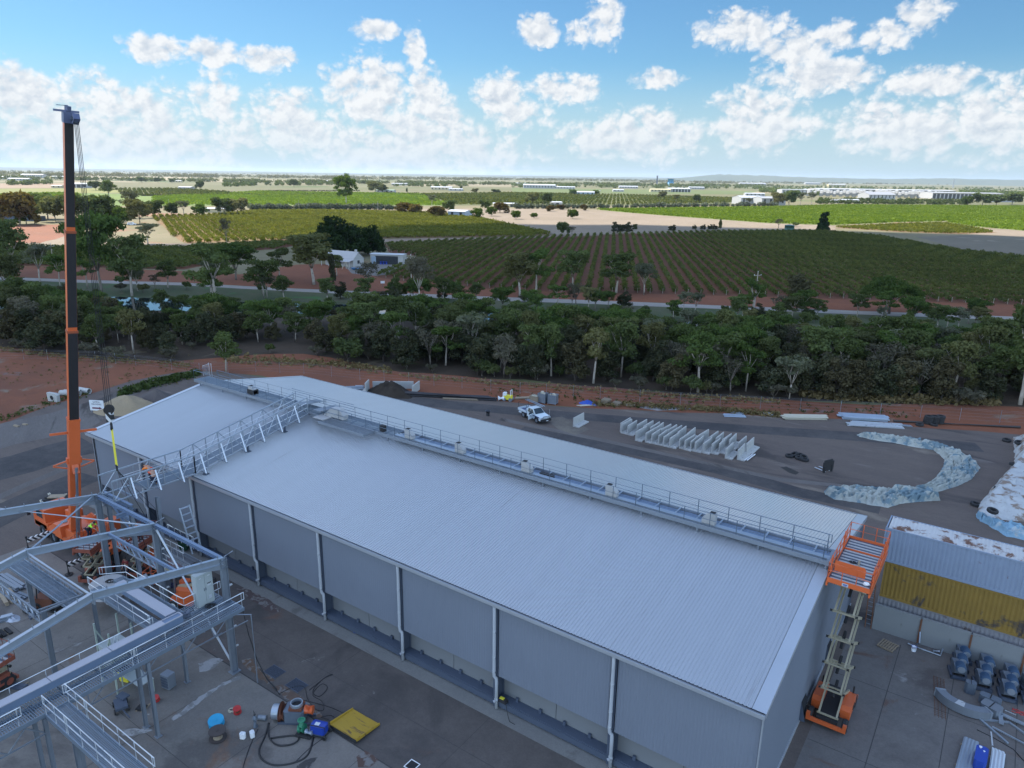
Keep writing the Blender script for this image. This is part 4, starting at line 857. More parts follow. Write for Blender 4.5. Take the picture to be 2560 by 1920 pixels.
# --- lower conveyor gallery with girders between the frames
ga = thing('girder_gallery', 'low galvanised gallery of lattice girders beside a grating strip under the rafters', 'walkway', (-45, -13.5, 0)); go = ga.location.copy()
for y in (-15.0, -12.3):
    mb = MB(go); truss(mb, (-49.5, y, 4.3), (-41.5, y, 4.3), .68, 9, .10, .05); mb.build('lattice_girder', m_galvd, ga)
mb = MB(go)
for k in range(9):
    for y in (-15.0,): x = -49.3 + k * .89; mb.bar((x, y + .05, 4.92), (x + .55, y + .05, 4.36), .07, .05)
mb.build('lacing', m_white, ga)
mb = MB(go); grating(mb, -50.3, -41.2, -13.4, -12.35, 4.62, 'x', .12); channel(mb, (-50.3, -13.43, 4.55), (-41.2, -13.43, 4.55)); channel(mb, (-50.3, -12.33, 4.55), (-41.2, -12.33, 4.55))
for k in range(6): x = -50 + k * 1.7; mb.box(x - .05, x + .05, -13.4, -12.35, 4.40, 4.58)
mb.build('grating_deck', m_grate, ga)
mb = MB(go); mb.bar((-41.6, -15, 4.9), (-41.6, -12.3, 4.9), .1); mb.bar((-42, -15, 4.95), (-41.5, -12.3, 4.95), .08); mb.build('cross_tie', m_galvd, ga)
for x, y, z in ((-41.9, -14.6, 4.95), (-50.2, -12.4, 4.4), (-50.2, -15, 4.4)): mb = MB(go); mb.ibeam((x, y, 0), (x, y, z), .32, .2, .025, up=(0, 1, 0)); mb.build('support_post', m_galvd, ga)
mb = MB(go); truss(mb, (-46.2, -7.6, 4.95), (XB - .25, -7.6, 4.95), .62, 6, .08, .05)
for k in range(6): x = -46.1 + k * .95; mb.bar((x, -7.55, 5.5), (x + .5, -7.55, 4.98), .07, .05)
mb.build('tie_girder', m_galv, ga)
# --- elevated walkway at 5.5 m
wk = thing('elevated_walkway', 'raised grating walkway with bright tubular handrails crossing the left foreground', 'walkway', (-31, -13, 0)); wo = wk.location.copy()
Z1 = 5.5
mb = MB(wo); grating(mb, -32.9, -30.9, -32, -7.35, Z1, 'y', .12)
for x in (-32.92, -31.9, -30.88): channel(mb, (x, -32, Z1 - .13), (x, -7.3, Z1 - .13), .24, .06)
channel(mb, (-32.9, -7.33, Z1 - .12), (-30.9, -7.33, Z1 - .12), .22, .05)
for k in range(13): y = -31 + k * 1.9; mb.bar((-32.9, y, Z1 - .3), (-30.9, y, Z1 - .3), .07)
mb.build('grating_deck', m_grate, wk)
mb = MB(wo); handrail(mb, [(-30.93, -14.2, Z1), (-30.93, -7.4, Z1)]); handrail(mb, [(-30.93, -17.95, Z1), (-30.93, -14.5, Z1)]); handrail(mb, [(-30.93, -32, Z1), (-30.93, -20.3, Z1)])
mb.build('handrail', m_white, wk)
mb = MB(wo); handrail(mb, [(-32.95, -32, Z1), (-32.95, -14.6, Z1)]); handrail(mb, [(-32.95, -14.2, Z1), (-32.95, -12.3, Z1)]); handrail(mb, [(-33.3, -7.5, Z1), (-33.3, -8.0, Z1)], step=.6); handrail(mb, [(-33.3, -9.15, Z1), (-33.3, -9.9, Z1), (-34.0, -9.95, Z1), (-40.2, -9.95, Z1), (-41.2, -11.0, Z1)]); handrail(mb, [(-40.6, -12.15, Z1), (-33.4, -12.15, Z1)])
mb.build('handrail', m_white, wk)
mb = MB(wo); grating(mb, -40.8, -33.0, -10.55, -9.9, Z1, 'x', .12); grating(mb, -40.8, -33.0, -12.1, -11.35, Z1, 'x', .12); grating(mb, -33.9, -32.95, -12.1, -7.4, Z1, 'y', .12)
for y in (-9.9, -10.55, -11.35, -12.1): channel(mb, (-40.8, y, Z1 - .13), (-33, y, Z1 - .13), .24, .06)
mb.build('side_deck', m_grate, wk)
mb = MB(wo); grating(mb, -30.9, -22.5, -19.1, -18.0, Z1 - .06, 'x', .11)
for y in (-19.12, -17.98): channel(mb, (-30.9, y, Z1 - .2), (-22.5, y, Z1 - .2), .26, .06)
mb.build('branch_deck', m_grate, wk)
mb = MB(wo); handrail(mb, [(-30.8, -18.0, Z1), (-28.9, -18.0, Z1)], step=1.2); handrail(mb, [(-28.75, -18.0, Z1), (-22.6, -18.0, Z1)], step=1.5); handrail(mb, [(-30.8, -19.1, Z1), (-28.6, -19.1, Z1)], step=1.2); handrail(mb, [(-28.45, -19.1, Z1), (-22.6, -19.1, Z1)], step=1.5)
mb.build('handrail', m_white, wk)
for x, y, z in ((-32.25, -13.7, Z1 - .3), (-30.95, -13.7, Z1 - .3), (-32.4, -19.2, Z1 - .3), (-30.9, -19.2, Z1 - .3), (-29.0, -18.5, Z1 - .4), (-26.5, -18.5, Z1 - .4), (-28.0, -19.05, Z1 - .4), (-31, -23.5, Z1 - .3), (-32.9, -23.5, Z1 - .3), (-34, -9.95, Z1 - .3), (-40.6, -9.95, Z1 - .3), (-40.6, -12.1, Z1 - .3)):
    mb = MB(wo); mb.ibeam((x, y, .04), (x, y, z), .24, .18, .025, up=(1, 0, 0)); mb.box(x - .18, x + .18, y - .18, y + .18, .042, .07); mb.build('support_post', m_galvd, wk)
mb = MB(wo)
for y0, y1, z in ((-30, -19.2, 4.3),):
    mb.bar((-30.9, y0, z), (-30.9, y1, z), .07); mb.bar((-32.9, y0, z), (-32.9, y1, z), .07)
    for k in range(6): y = y0 + (y1 - y0) * k / 6; mb.bar((-30.9, y, z), (-30.9, y + .9, 5.2), .06); mb.bar((-30.9, y + 1.8, z), (-30.9, y + .9, 5.2), .06)
mb.bar((-30.9, -18.5, 4.5), (-30.9, -9, 4.5), .06)
for y in (-17, -14, -11.5, -9.5): mb.bar((-30.9, y, 4.5), (-30.9, y + .8, 5.2), .05); mb.bar((-30.9, y, 4.5), (-32.9, y + .6, 5.2), .05)
mb.bar((-30.9, -10.2, 4.5), (-30.6, -7.3, 4.6), .05)
mb.build('under_brace', m_galvd, wk)
mb = MB(wo); handrail(mb, [(-28.5, -21.5, 3.1), (-27.9, -30, 3.1)], 1.0, 1.8); grating(mb, -28.6, -27.6, -30, -21.4, 3.05, 'y', .14); channel(mb, (-28.6, -30, 2.95), (-28.6, -21.4, 2.95)); channel(mb, (-27.6, -30, 2.95), (-27.6, -21.4, 2.95))
for y in (-22, -25.5, -29): mb.bar((-28.1, y, 0), (-28.1, y, 2.9), .12)
mb.build('lower_landing', m_galvd, wk)
# hang pole at the walkway end
mb = MB(wo); mb.tube([(-30.2, -7.3, .04), (-30.2, -7.3, 5.2), (-31.0, -7.9, 5.2)], .045, 6); mb.build('standpipe', m_galvd, wk)
# --- conveyors
def trough(name, lab, p, q, w, h, leg, open_end=False):
    p, q = Vector(p), Vector(q); org = Vector(p); d, s, u = basis(q - p); t = thing(name, lab, 'conveyor', org)
    mb = MB(org); mb.bar(p, q, w, h); mb.build('trough', m_beamp, t)
    mb = MB(org); L = (q - p).length; n = max(1, int(L / 3.2)); a = 1.1 if open_end else 0
    for k in range(n): 
        c0 = p + d * (a + (L - a) * k / n + .02) + u * (h / 2 + .03); c1_ = p + d * (a + (L - a) * (k + 1) / n - .02) + u * (h / 2 + .03); mb.bar(c0, c1_, w + .10, .05)
    mb.build('cover', m_trough, t)
    mb = MB(org)
    for k in range(int(L / 2.4) + 1):
        c = p + d * (k * 2.4 + .4)
        if (c - p).length < L: mb.bar(c - u * (h / 2), c - Vector((0, 0, h / 2 + leg)), .08); 
    mb.build('stand', m_galvd, t)
    if open_end:
        mb = MB(org); e = p - d * .02
        for sgn in (-1, 1): mb.bar(p + s * sgn * (w / 2) + u * (h / 2 + .03), p + s * sgn * (w / 2) + d * 1.1 + u * (h / 2 + .03), .06)
        mb.bar(p - s * w / 2 + u * (h / 2 + .03), p + s * w / 2 + u * (h / 2 + .03), .06); mb.build('inlet_rim', m_trough, t)
        mb = MB(org); mb.disc(p - d * .35 + u * .1, d, .16, .45, 14); mb.rbox(tuple(p - d * .1 + u * .05), .3, .3, .3); mb.disc(p - d * .55 + s * .2 - u * .3, d, .12, .3, 12); mb.build('drive_motor', m_steel, t)
    return t
trough('screw_conveyor', 'long screw conveyor with pale mauve covers along the raised walkway', (-32.35, -10.7, 5.98), (-32.35, -31, 5.98), .48, .45, .25, True)
trough('feeder_conveyor', 'short mauve covered conveyor feeding into the long screw conveyor', (-39.2, -10.95, 5.85), (-33.0, -10.95, 5.85), .58, .40, .15)
cb = thing('control_cabinet', 'tall grey two-door electrical cabinet standing on the raised walkway', 'cabinet', (-33.25, -8.55, Z1))
m_cab = M('cabinet_grey', (.36, .40, .40), .5, 0, .04, 1)
mb = MB(); mb.rbox((0, 0, 1.16), .50, 1.14, 2.16, 0, 0); mb.rbox((0, 0, .05), .46, 1.1, .1); mb.build('body', m_cab, cb)
for s in (-1, 1):
    d_ = MB(); d_.rbox((.265, s * .28, 1.16), .03, .54, 2.06); dd = d_.build('door', m_cab, cb)
    h_ = MB(); h_.rbox((.29, -.03 + .06 * s, 1.15), .03, .03, .2); h_.build('handle', m_steel, dd)
    l_ = MB(); l_.rbox((.284, s * .3, 2.02), .006, .16, .07); l_.build('label_plate', m_white, dd)
    if s > 0:
        l_ = MB(); l_.rbox((.284, .28, 1.48), .006, .26, .06); l_.build('warning_strip', m_black, dd)
        l_ = MB(); l_.rbox((.284, .28, .5), .006, .2, .26); l_.rbox((.284, .28, 1.36), .006, .24, .12); l_.build('label_plate', m_white, dd)
def coil(mb, c, r, n, jit, rad, z=0.02, turns=16, dz=.01):
    for k in range(n):
        ph = rng.uniform(0, 6.28); rr = r * rng.uniform(.7, 1.1); ox, oy = rng.uniform(-jit, jit), rng.uniform(-jit, jit)
        mb.tube([(c[0] + ox + rr * math.cos(ph + 6.283 * i / turns), c[1] + oy + rr * .8 * math.sin(ph + 6.283 * i / turns), c[2] + z + dz * k) for i in range(turns)], rad, 5)
mb = MB((-32.6, -8.5, Z1)); coil(mb, (-32.55, -8.5, Z1), .33, 5, .12, .022); tag(mb.build('cable_coil', m_cable, loc=(-32.6, -8.5, Z1)), 'black cable coiled on the walkway in front of the electrical cabinet', 'cable')

# --- roof walkway along the ridge
gw = thing('ridge_conveyor', 'blue grey conveyor gantry with handrails along the shed ridge', 'conveyor', (-33, 12.6, 10.4)); gwo = gw.location.copy()
ZG = 10.45
mb = MB(gwo)
for y in (11.78, 13.42): channel(mb, (-65.9, y, ZG - .12), (.1, y, ZG - .12), .30, .08)
for k in range(45): x = -65.5 + k * 1.48; mb.bar((x, 11.8, ZG - .2), (x, 13.4, ZG - .2), .08, .1)
for k in range(17): 
    x = -65 + k * 4.05
    for y in (11.9, 13.3): mb.bar((x, y, 9.7), (x, y, ZG - .1), .1)
mb.build('stringer', m_galvd, gw)
mb = MB(gwo); grating(mb, -65.8, -36.0, 11.84, 13.36, ZG + .02, 'x', .15); mb.build('grating_deck', m_grate, gw)
mb = MB(gwo); mb.box(-36, -.1, 12.02, 12.42, ZG - .14, ZG + .06); mb.build('drag_trough', m_galv, gw)
mb = MB(gwo); mb.box(-36, -.1, 12.44, 13.3, ZG - .16, ZG - .12); mb.build('tray', m_beamp, gw)
for k in range(24): x = -35.6 + k * 1.5; mb = MB(gwo); mb.bar((x, 12.4, ZG + .02), (x, 13.38, ZG + .02), .09, .05); mb.build('rung', m_galv, gw)
mb = MB(gwo); mb.box(-.2, .12, 11.75, 13.45, ZG - .3, ZG + .05); mb.build('end_plate', m_galvd, gw)
mb = MB(gwo); handrail(mb, [(-63.8, 13.38, ZG), (-46.5, 13.38, ZG)], 1.0, 2.1); handrail(mb, [(-46.5, 13.38, ZG), (-.5, 13.38, ZG)], 1.0, 2.1); mb.tube([(-52, 13.9, ZG + .95), (-43, 13.9, ZG + .95)], .024, 6); mb.tube([(-52, 13.9, ZG + .5), (-43, 13.9, ZG + .5)], .022, 6); mb.build('handrail', m_rail, gw)
mb = MB(gwo); handrail(mb, [(-65.9, 13.3, ZG), (-65.9, 11.8, ZG), (-49.2, 11.8, ZG)], 1.0, 2.1, mid=False); handrail(mb, [(-44.6, 11.8, ZG), (-.4, 11.8, ZG)], 1.0, 1.75); mb.build('handrail', m_rail, gw)
mb = MB(gwo)
for k in range(6): y = 13.0 + k * .16; mb.tube([(-66.0 - .05 * k, y, ZG + .1), (-66.0 - .05 * k, y, ZG + 1.25)], .02, 6)
mb.tube([(-66, 13.0, ZG + 1.25), (-66.3, 13.9, ZG + 1.25)], .03, 6); mb.tube([(-66.3, 13.95, ZG - 1.5), (-66.3, 13.95, ZG + 1.35)], .035, 6); mb.tube([(-65.9, 13.95, ZG - 1.5), (-65.9, 13.95, ZG + 1.35)], .035, 6); mb.build('ladder_gate', m_white, gw)
m_box = M('grey_valve_housing', (.40, .40, .40), .5, .2, .08, 2)
for x, fl, big in ((-56.2, 1, 0), (-34.4, 1, 0), (-28.8, 1, 0), (-22.2, 1, 0), (-14.9, 1, 0), (-7.6, -1, 0)):
    mb = MB(gwo); mb.prism([(x - .38 * fl, 12.02, ZG + .08), (x - .38 * fl, 12.02, ZG + .86), (x + .05 * fl, 12.02, ZG + .86), (x + .5 * fl, 12.02, ZG + .40), (x + .5 * fl, 12.02, ZG + .08)], (0, .42, 0)); v = mb.build('valve_housing', m_box, gw)
    mb = MB(gwo); mb.box(min(x - .32 * fl, x + .02 * fl), max(x - .32 * fl, x + .02 * fl), 12.06, 12.40, ZG + .862, ZG + .89); mb.build('inspection_lid', m_dark, v)
    if x < -50: mb = MB(gwo); mb.box(x - .5, x + .5, 11.95, 12.6, ZG + .03, ZG + .5); mb.build('drip_tray', m_black, gw)
mb = MB(gwo); mb.box(-21.2, -20.0, 12.5, 12.8, ZG - .1, ZG + .12); mb.box(-37.8, -37.3, 12.0, 12.4, ZG, ZG + .55); mb.build('drive_cover', m_black, gw)
mb = MB(gwo); mb.box(-45.3, -43.9, 10.9, 12.7, ZG + .02, ZG + .10); mb.prism([(-44.9, 11.9, ZG + .1), (-44.9, 11.9, ZG + .2), (-43.9, 11.9, ZG + 1.0), (-42.9, 11.9, ZG + 1.05), (-42.3, 11.9, ZG + .5), (-42.3, 11.9, ZG + .1)], (0, .6, 0)); mb.build('head_hood', m_box, gw)
mb = MB(gwo); grating(mb, -44.2, -38.2, 10.55, 11.75, ZG, 'x', .15); channel(mb, (-44.2, 10.5, ZG - .08), (-38.2, 10.5, ZG - .08)); channel(mb, (-38.2, 10.5, ZG - .08), (-38.2, 11.78, ZG - .08)); mb.build('side_platform', m_galvd, gw)
for x0, z in ((-48.2, 10.9), (-45.6, 10.8)):
    mb = MB(gwo); mb.rbox((x0, 12.9, z), 1.0, 2.6, .06, 0, -.08); mb.build('cover_plate', m_galvd, gw)
# --- bridge truss from the ridge out over the eave
tb = thing('truss_bridge', 'galvanised lattice conveyor bridge lying up the roof slope and reaching past the eave', 'conveyor bridge', (-47.8, -.3, 8.3)); to = tb.location.copy()
XL, XR = -48.85, -46.85; kA, kB, kC = (-7.0, 8.25), (-.3, 8.25), (11.6, 10.35); HT = 1.62
for x in (XL, XR):
    mb = MB(to); truss(mb, (x, kA[0], kA[1]), (x, kB[0], kB[1]), HT, 5, .10, .07); truss(mb, (x, kB[0], kB[1]), (x, kC[0], kC[1]), HT, 10, .10, .07)
    mb.build('side_truss', m_galv, tb)
mb = MB(to)
for y0, z0, y1, z1, n in ((kA[0], kA[1], kB[0], kB[1], 5), (kB[0], kB[1], kC[0], kC[1], 10)):
    for k in range(n + 1): u = k / n; y = y0 + (y1 - y0) * u; z = z0 + (z1 - z0) * u; mb.bar((XL, y, z), (XR, y, z), .09)
    for k in range(int(n)):
        if y0 < -1 and k < 2: continue
        u0, u1 = k / n, (k + 1) / n
        for xx in np.arange(XL + .12, XR - .1, .14): mb.bar((xx, y0 + (y1 - y0) * u0, z0 + (z1 - z0) * u0 + .07), (xx, y0 + (y1 - y0) * u1, z0 + (z1 - z0) * u1 + .07), .07, .03)
mb.build('grating_deck', m_grate, tb)
mb = MB(to)
for x in (XL + .12, XR - .12):
    for hh in (.55, 1.05): mb.tube([(x, -5.4 if hh > .8 else -4, kB[1] + hh), (x, kB[0], kB[1] + hh), (x, kC[0], kC[1] + hh)], .028, 6)
mb.build('handrail', m_white, tb)
for k in range(9):
    y = -5.6 + k * 1.95
    zb = 8.25 if y < kB[0] else 8.25 + (kC[1] - kB[1]) * (y - kB[0]) / (kC[0] - kB[0])
    mb = MB(to); mb.bar((XR + .07, y, zb + 1.5), (XR + .85, y - .12, zb + .02), .10, .06); mb.build('raking_brace', m_white, tb)
    mb = MB(to); mb.bar((XR, y, zb - .02), (XR + .9, y - .1, zb - .02), .10, .08); mb.build('outrigger', m_galvd, tb)
for y in (0.6, 4.8, 8.8):
    for x in (XL, XR): mb = MB(to); zz = 8.25 + (kC[1] - kB[1]) * (y - kB[0]) / (kC[0] - kB[0]); mb.bar((x, y, HE + .1 + (ZR - HE) * y / 12.9), (x, y, zz), .14); mb.box(x - .2, x + .2, y - .2, y + .2, HE + .04 + (ZR - HE) * y / 12.9, HE + .1 + (ZR - HE) * y / 12.9); mb.build('foot', m_steel, tb)
# landing tower under the free end
tw = thing('support_tower', 'blue grey steel trestle holding up the free end of the lattice bridge', 'trestle', (-47.6, -6.6, 0)); two = tw.location.copy()
for x, y in ((-49.0, -6.5), (-45.6, -6.5), (-45.6, -4.4)): mb = MB(two); mb.ibeam((x, y, 0), (x, y, 8.0), .30, .24, .025, up=(1, 0, 0)); mb.build('post', m_galvd, tw)
mb = MB(two); mb.ibeam((-49.4, -6.5, 8.05), (-45.3, -6.5, 8.05), .36, .22, .03); mb.build('header_beam', m_beamp, tw)
mb = MB(two); mb.ibeam((-45.6, -6.4, 7.6), (-45.6, -7.6, 7.6), .3, .2, .03); mb.ibeam((-45.6, -6.5, 6.9), (-47.2, -6.5, 6.9), .3, .2, .03); mb.bar((-45.6, -6.5, 5.6), (-49, -6.5, 7.7), .10); mb.build('stub_beam', m_beamp, tw)
# handrail and stair panels hanging in the slings inside the trestle
st = thing('stair_assembly', 'galvanised stair and handrail panels slung below the lattice bridge', 'stair', (-45.5, -4.2, 3.0)); sto = st.location.copy()
mb = MB(sto)
for k in range(3): handrail(mb, [(-46.9, -4.9 + k * .9, 2.6 + k * .55), (-43.6, -4.9 + k * .9, 2.6 + k * .55)], 1.0, .8)
mb.build('handrail', m_white, st)
mb = MB(sto); grating(mb, -47, -43.4, -5.2, -2.8, 2.5, 'x', .14); channel(mb, (-47, -5.2, 2.4), (-43.4, -5.2, 2.4)); channel(mb, (-47, -2.8, 2.4), (-43.4, -2.8, 2.4)); mb.build('landing', m_galvd, st)
mb = MB(sto); mb.bar((-44.0, -3.6, 7.2), (-42.9, -3.6, 3.6), .09); mb.bar((-44.0, -2.8, 7.2), (-42.9, -2.8, 3.6), .09)
for k in range(7): mb.bar((-44.0 + .155 * k, -3.6, 7.1 - .5 * k), (-44.0 + .155 * k, -2.8, 7.1 - .5 * k), .2, .04)
mb.build('flight', m_galv, st)
for x, y in ((-46.9, -5), (-43.5, -5), (-46.9, -2.9), (-43.5, -2.9)): mb = MB(sto); mb.bar((x, y, .04), (x, y, 2.4), .12); mb.build('leg', m_galvd, st)
# ------------------------------------------------------------------ mobile crane
def near_ray(x, y, X, Y):
    d = ray(x, y); t = ((X - CAM.x) * d.x + (Y - CAM.y) * d.y) / (d.x ** 2 + d.y ** 2); return CAM + d * t
HOOK = G(274, 1035, 14.7); TIP = near_ray(170, 292, HOOK.x - 2.6, HOOK.y + .6); SHV = near_ray(189, 302, TIP.x + .8, TIP.y - .2); BASE = G(188, 1320, 2.6)
cr = thing('mobile_crane', 'orange mobile crane with tall black faced telescopic boom at the left', 'crane', (-57.6, -5.2, 0)); co = cr.location.copy()
m_rustd0 = M('weathered_orange', (.30, .075, .03), .6, 0, .2, 3)
m_bface = M('black_boom_face', (.028, .026, .028), .45, .2, .35, 2.0, stretch=(4, 4, .5))  # near-black tone for the boom's front plates and the hook block
m_glass = M('dark_glass', (.02, .035, .045), .08, 0, .05, 1, spec=.8)
m_hazard, t_, b_ = base_mat('hazard_stripe')
_w = t_.new('ShaderNodeTexWave'); _w.wave_type = 'BANDS'; _w.bands_direction = 'DIAGONAL'; _w.inputs['Scale'].default_value = 1.5; t_.l.new(t_.new('ShaderNodeTexCoord').outputs['Object'], _w.inputs['Vector'])
t_.l.new(t_.mix(t_.smooth(_w.outputs['Fac'], .48, .52), (.02, .02, .022, 1), (.72, .72, .70, 1)), b_.inputs['Base Color'])
m_hook, t_, b_ = base_mat('block_stripe')
_w = t_.new('ShaderNodeTexWave'); _w.wave_type = 'BANDS'; _w.bands_direction = 'DIAGONAL'; _w.inputs['Scale'].default_value = .8; t_.l.new(t_.new('ShaderNodeTexCoord').outputs['Object'], _w.inputs['Vector'])
t_.l.new(t_.mix(t_.smooth(_w.outputs['Fac'], .48, .52), (.02, .02, .022, 1), (.62, .62, .62, 1)), b_.inputs['Base Color'])
ax = (TIP - BASE).normalized(); Lb = (TIP - BASE).length
camd = (CAM - BASE.lerp(TIP, .3)).normalized(); front = (camd - ax * camd.dot(ax)).normalized(); side = ax.cross(front)
rot = math.radians(12); fn = front * math.cos(rot) + side * math.sin(rot)      # boom face turned a little to the right of the camera
if fn.dot(_r0) < 0: fn = front * math.cos(rot) - side * math.sin(rot)
def pt_at_y(yp):
    lo, hi = 0.0, 1.0
    for _ in range(50):
        m_ = (lo + hi) / 2; q = BASE.lerp(TIP, m_) - CAM; yy = 960 - FPX * q.dot(UPV) / q.dot(FW)
        lo, hi = (m_, hi) if yy > yp else (lo, m_)
    return lo
s1, s2, s3 = pt_at_y(1046), pt_at_y(826), pt_at_y(577)
secs = ((0, s1, .80, .78, 0), (s1 - .02, s2, .70, .62, 1), (s2 - .01, s3, .64, .56, 1), (s3 - .01, 1.0, .58, .52, 1))
for a, b, w, h, dk in secs:
    mb = MB(co); mb.bar(BASE.lerp(TIP, a), BASE.lerp(TIP, b), w, h, up=fn); sec = mb.build('boom_section', m_orange, cr)
    if dk: mb = MB(co); o_ = fn * (h / 2 + .012); mb.bar(BASE.lerp(TIP, a + .02) + o_, BASE.lerp(TIP, b) + o_, w * .97, .02, up=fn); mb.build('boom_face', m_bface, sec)
    mb = MB(co); mb.bar(BASE.lerp(TIP, b - .004), BASE.lerp(TIP, b + .001), w + .07, h + .07, up=fn); mb.build('collar', m_rustd0 if dk else m_orange, sec)
sd = ax.cross(fn)
mb = MB(co); q = BASE.lerp(TIP, pt_at_y(1150)); mb.bar(q - sd * .55, q + sd * .55, .4, .5); mb.bar(q + fn * .3 - ax * .3, q + fn * .75 - ax * .9, .5, .3)
for sg in (-1, 1): mb.bar(q + sd * sg * .5, q + sd * sg * 1.5 - ax * .3, .10); mb.bar(q + sd * sg * .5 - ax * .7, q + sd * sg * 1.5 - ax * .35, .10)
q2 = BASE.lerp(TIP, pt_at_y(1080)); mb.bar(q2 - sd * .4, q2 - sd * 1.7, .08, .2); mb.bar(q2 + sd * .4, q2 + sd * 1.7, .08, .2); mb.build('boom_bracket', m_orange, cr)
mb = MB(co); q0 = BASE + fn * 1.0 + ax * .2; mb.tube([q0 - ax * 1.2, q0 + ax * 2.4], .17, 10); mb.tube([q0 + ax * 2.4, BASE.lerp(TIP, pt_at_y(1160)) + fn * .75], .12, 10); mb.build('lift_cylinder', m_galvd, cr)
mb = MB(co); hd = TIP + ax * .1; m_head = M('boom_head_blue', (.11, .13, .22), .5, .2, .2, 2)
mb.bar(hd - ax * .5, hd + ax * .25, .68, .62, up=fn); mb.bar(hd - sd * .9 + ax * .25, hd + sd * .7 + ax * .30, .1, .14); mb.bar(hd + ax * .3, hd + ax * .62, .3); mb.tube([hd + ax * .6 - sd * .7, hd + ax * .66], .03, 5); mb.bar(SHV - ax * .1 - fn * .2, SHV + ax * .35 + fn * .3, .4, .45, up=fn); mb.build('boom_head', m_head, cr)
mb = MB(co); 
for o_ in (-.14, 0, .14): mb.disc(SHV + Vector((o_, 0, .12)), (1, 0, 0), .26, .07, 16)
mb.build('sheave', m_steel, cr)
mb = MB(co)
for o0, o1 in ((-.20, -.24), (-.07, -.1), (.08, .06), (.22, .24)): mb.tube([SHV + sd * o0 * .6 + fn * .15, HOOK + Vector((o1 * .8, o1 * .5, .55))], .022, 5)
mb.build('hoist_rope', m_cable, cr)
hk = MB(HOOK); 
hk.disc(HOOK + Vector((0, 0, .35)), (.8, -.6, 0), .36, .34, 18); hk.disc(HOOK + Vector((0, 0, .35)), (.8, -.6, 0), .25, .44, 14)
HB = tag(hk.build('hook_block', m_bface, loc=HOOK), 'black crane hook block with diagonal white stripes above the yellow sling', 'hook block')
mb = MB(HOOK); mb.rbox(tuple(HOOK + Vector((0, 0, -.2))), .36, .5, .75, .6); mb.build('striped_cheek', m_hook, HB)
mb = MB(HOOK); mb.tube([HOOK + Vector((.0, 0, -.55)), HOOK + Vector((.02, 0, -.8)), HOOK + Vector((.22, -.1, -.98)), HOOK + Vector((.02, -.02, -1.2)), HOOK + Vector((-.2, .1, -1.05)), HOOK + Vector((-.17, .08, -.92))], [.09, .09, .1, .1, .07, .03], 8); mb.build('hook', m_black, HB)
m_yel = M('yellow_webbing', (.75, .66, .05), .7, 0, .1, 3)
LINK = G(284, 1116, HOOK.z - 4.2); LINK = Vector((HOOK.x + .12, HOOK.y - .1, HOOK.z - 4.1))
sg_ = MB(HOOK); sg_.bar(HOOK + Vector((-.06, 0, -1.1)), LINK + Vector((-.08, 0, 0)), .13, .03, up=(0, 1, 0)); sg_.bar(HOOK + Vector((.07, 0, -1.1)), LINK + Vector((.1, 0, 0)), .13, .03, up=(0, 1, 0))
SLG = tag(sg_.build('lifting_sling', m_yel, loc=HOOK), 'yellow webbing sling with black chains hanging from the crane hook', 'sling')
mb = MB(HOOK); mb.tube([LINK + Vector((0, 0, .05)), LINK + Vector((0, 0, -.45))], .09, 8)
for tx, ty in ((-47.0, -5.1), (-46.9, -2.9), (-43.5, -5.0), (-43.6, -3.0)): mb.tube([LINK + Vector((0, 0, -.4)), (tx, ty, 3.6)], .026, 5)
mb.build('chain', m_cable, SLG)
# carrier, along x with its cab to the left
def wheel(par, x, y, r, w, org, rim=None):
    mb = MB(org); mb.ring((x, y, r), (0, 1, 0), r, r * .42, w); t = mb.build('wheel', m_black, par); mb = MB(org); mb.disc((x, y, r), (0, 1, 0), r * .58, w * .6, 16); mb.build('rim', rim or m_galvd, t)
mb = MB(co); mb.box(-64.0, -52.8, -6.4, -4.0, .95, 1.5); mb.box(-63.9, -61.3, -6.45, -3.95, 1.5, 1.7); mb.box(-60.9, -57.8, -6.5, -5.5, 1.5, 1.75); mb.build('carrier_chassis', m_orange, cr)
mb = MB(co); mb.prism([(-64.1, -6.4, 1.0), (-64.1, -6.4, 2.0), (-63.5, -6.4, 2.9), (-61.7, -6.4, 2.9), (-61.7, -6.4, 1.0)], (0, 2.4, 0)); cabn = mb.build('cab', m_orange, cr)
mb = MB(co); mb.prism([(-64.07, -6.2, 2.05), (-63.56, -6.2, 2.82), (-63.60, -6.2, 2.84), (-64.12, -6.2, 2.06)], (0, 2.0, 0)); mb.box(-63.4, -62.2, -6.42, -6.405, 2.0, 2.7); mb.build('cab_window', m_glass, cabn)
for y in (-6.75, -3.65): mb = MB(co); mb.rbox((-64.15, y, 2.2), .12, .26, .5); mb.tube([(-64.0, y * .96 - .2, 2.6), (-64.15, y, 2.4)], .02, 5); mb.build('mirror', m_black, cabn)
for x in (-62.6, -60.6, -55.9, -54.2):
    for y in (-6.25, -4.15): wheel(cr, x, y, .62, .42, co)
mb = MB(co); mb.rbox((-57.4, -5.4, 2.05), 3.2, 2.3, .9, 0, 0, .2); mb.prism([(-59.4, -6.9, 1.7), (-57.6, -6.9, 1.7), (-57.6, -6.9, 2.75), (-58.9, -6.9, 2.75), (-59.4, -6.9, 2.4)], (0, 1.1, 0)); mb.build('superstructure', m_orange, cr)
for y in (-4.6, -5.9):
    mb = MB(co); b_v = BASE; mb.prism([(-58.6, y, 1.9), (b_v.x + .7, y, 2.2), (b_v.x + .55, y, 3.3), (b_v.x - .2, y, 3.4), (-58.4, y, 2.5)], (0, .14, 0)); mb.build('boom_cheek', m_orange, cr)
mb = MB(co); mb.rbox((-60.1, -4.6, 2.4), 1.2, 1.0, .9, .15, 0, .1); mb.build('engine_box', m_orange, cr)
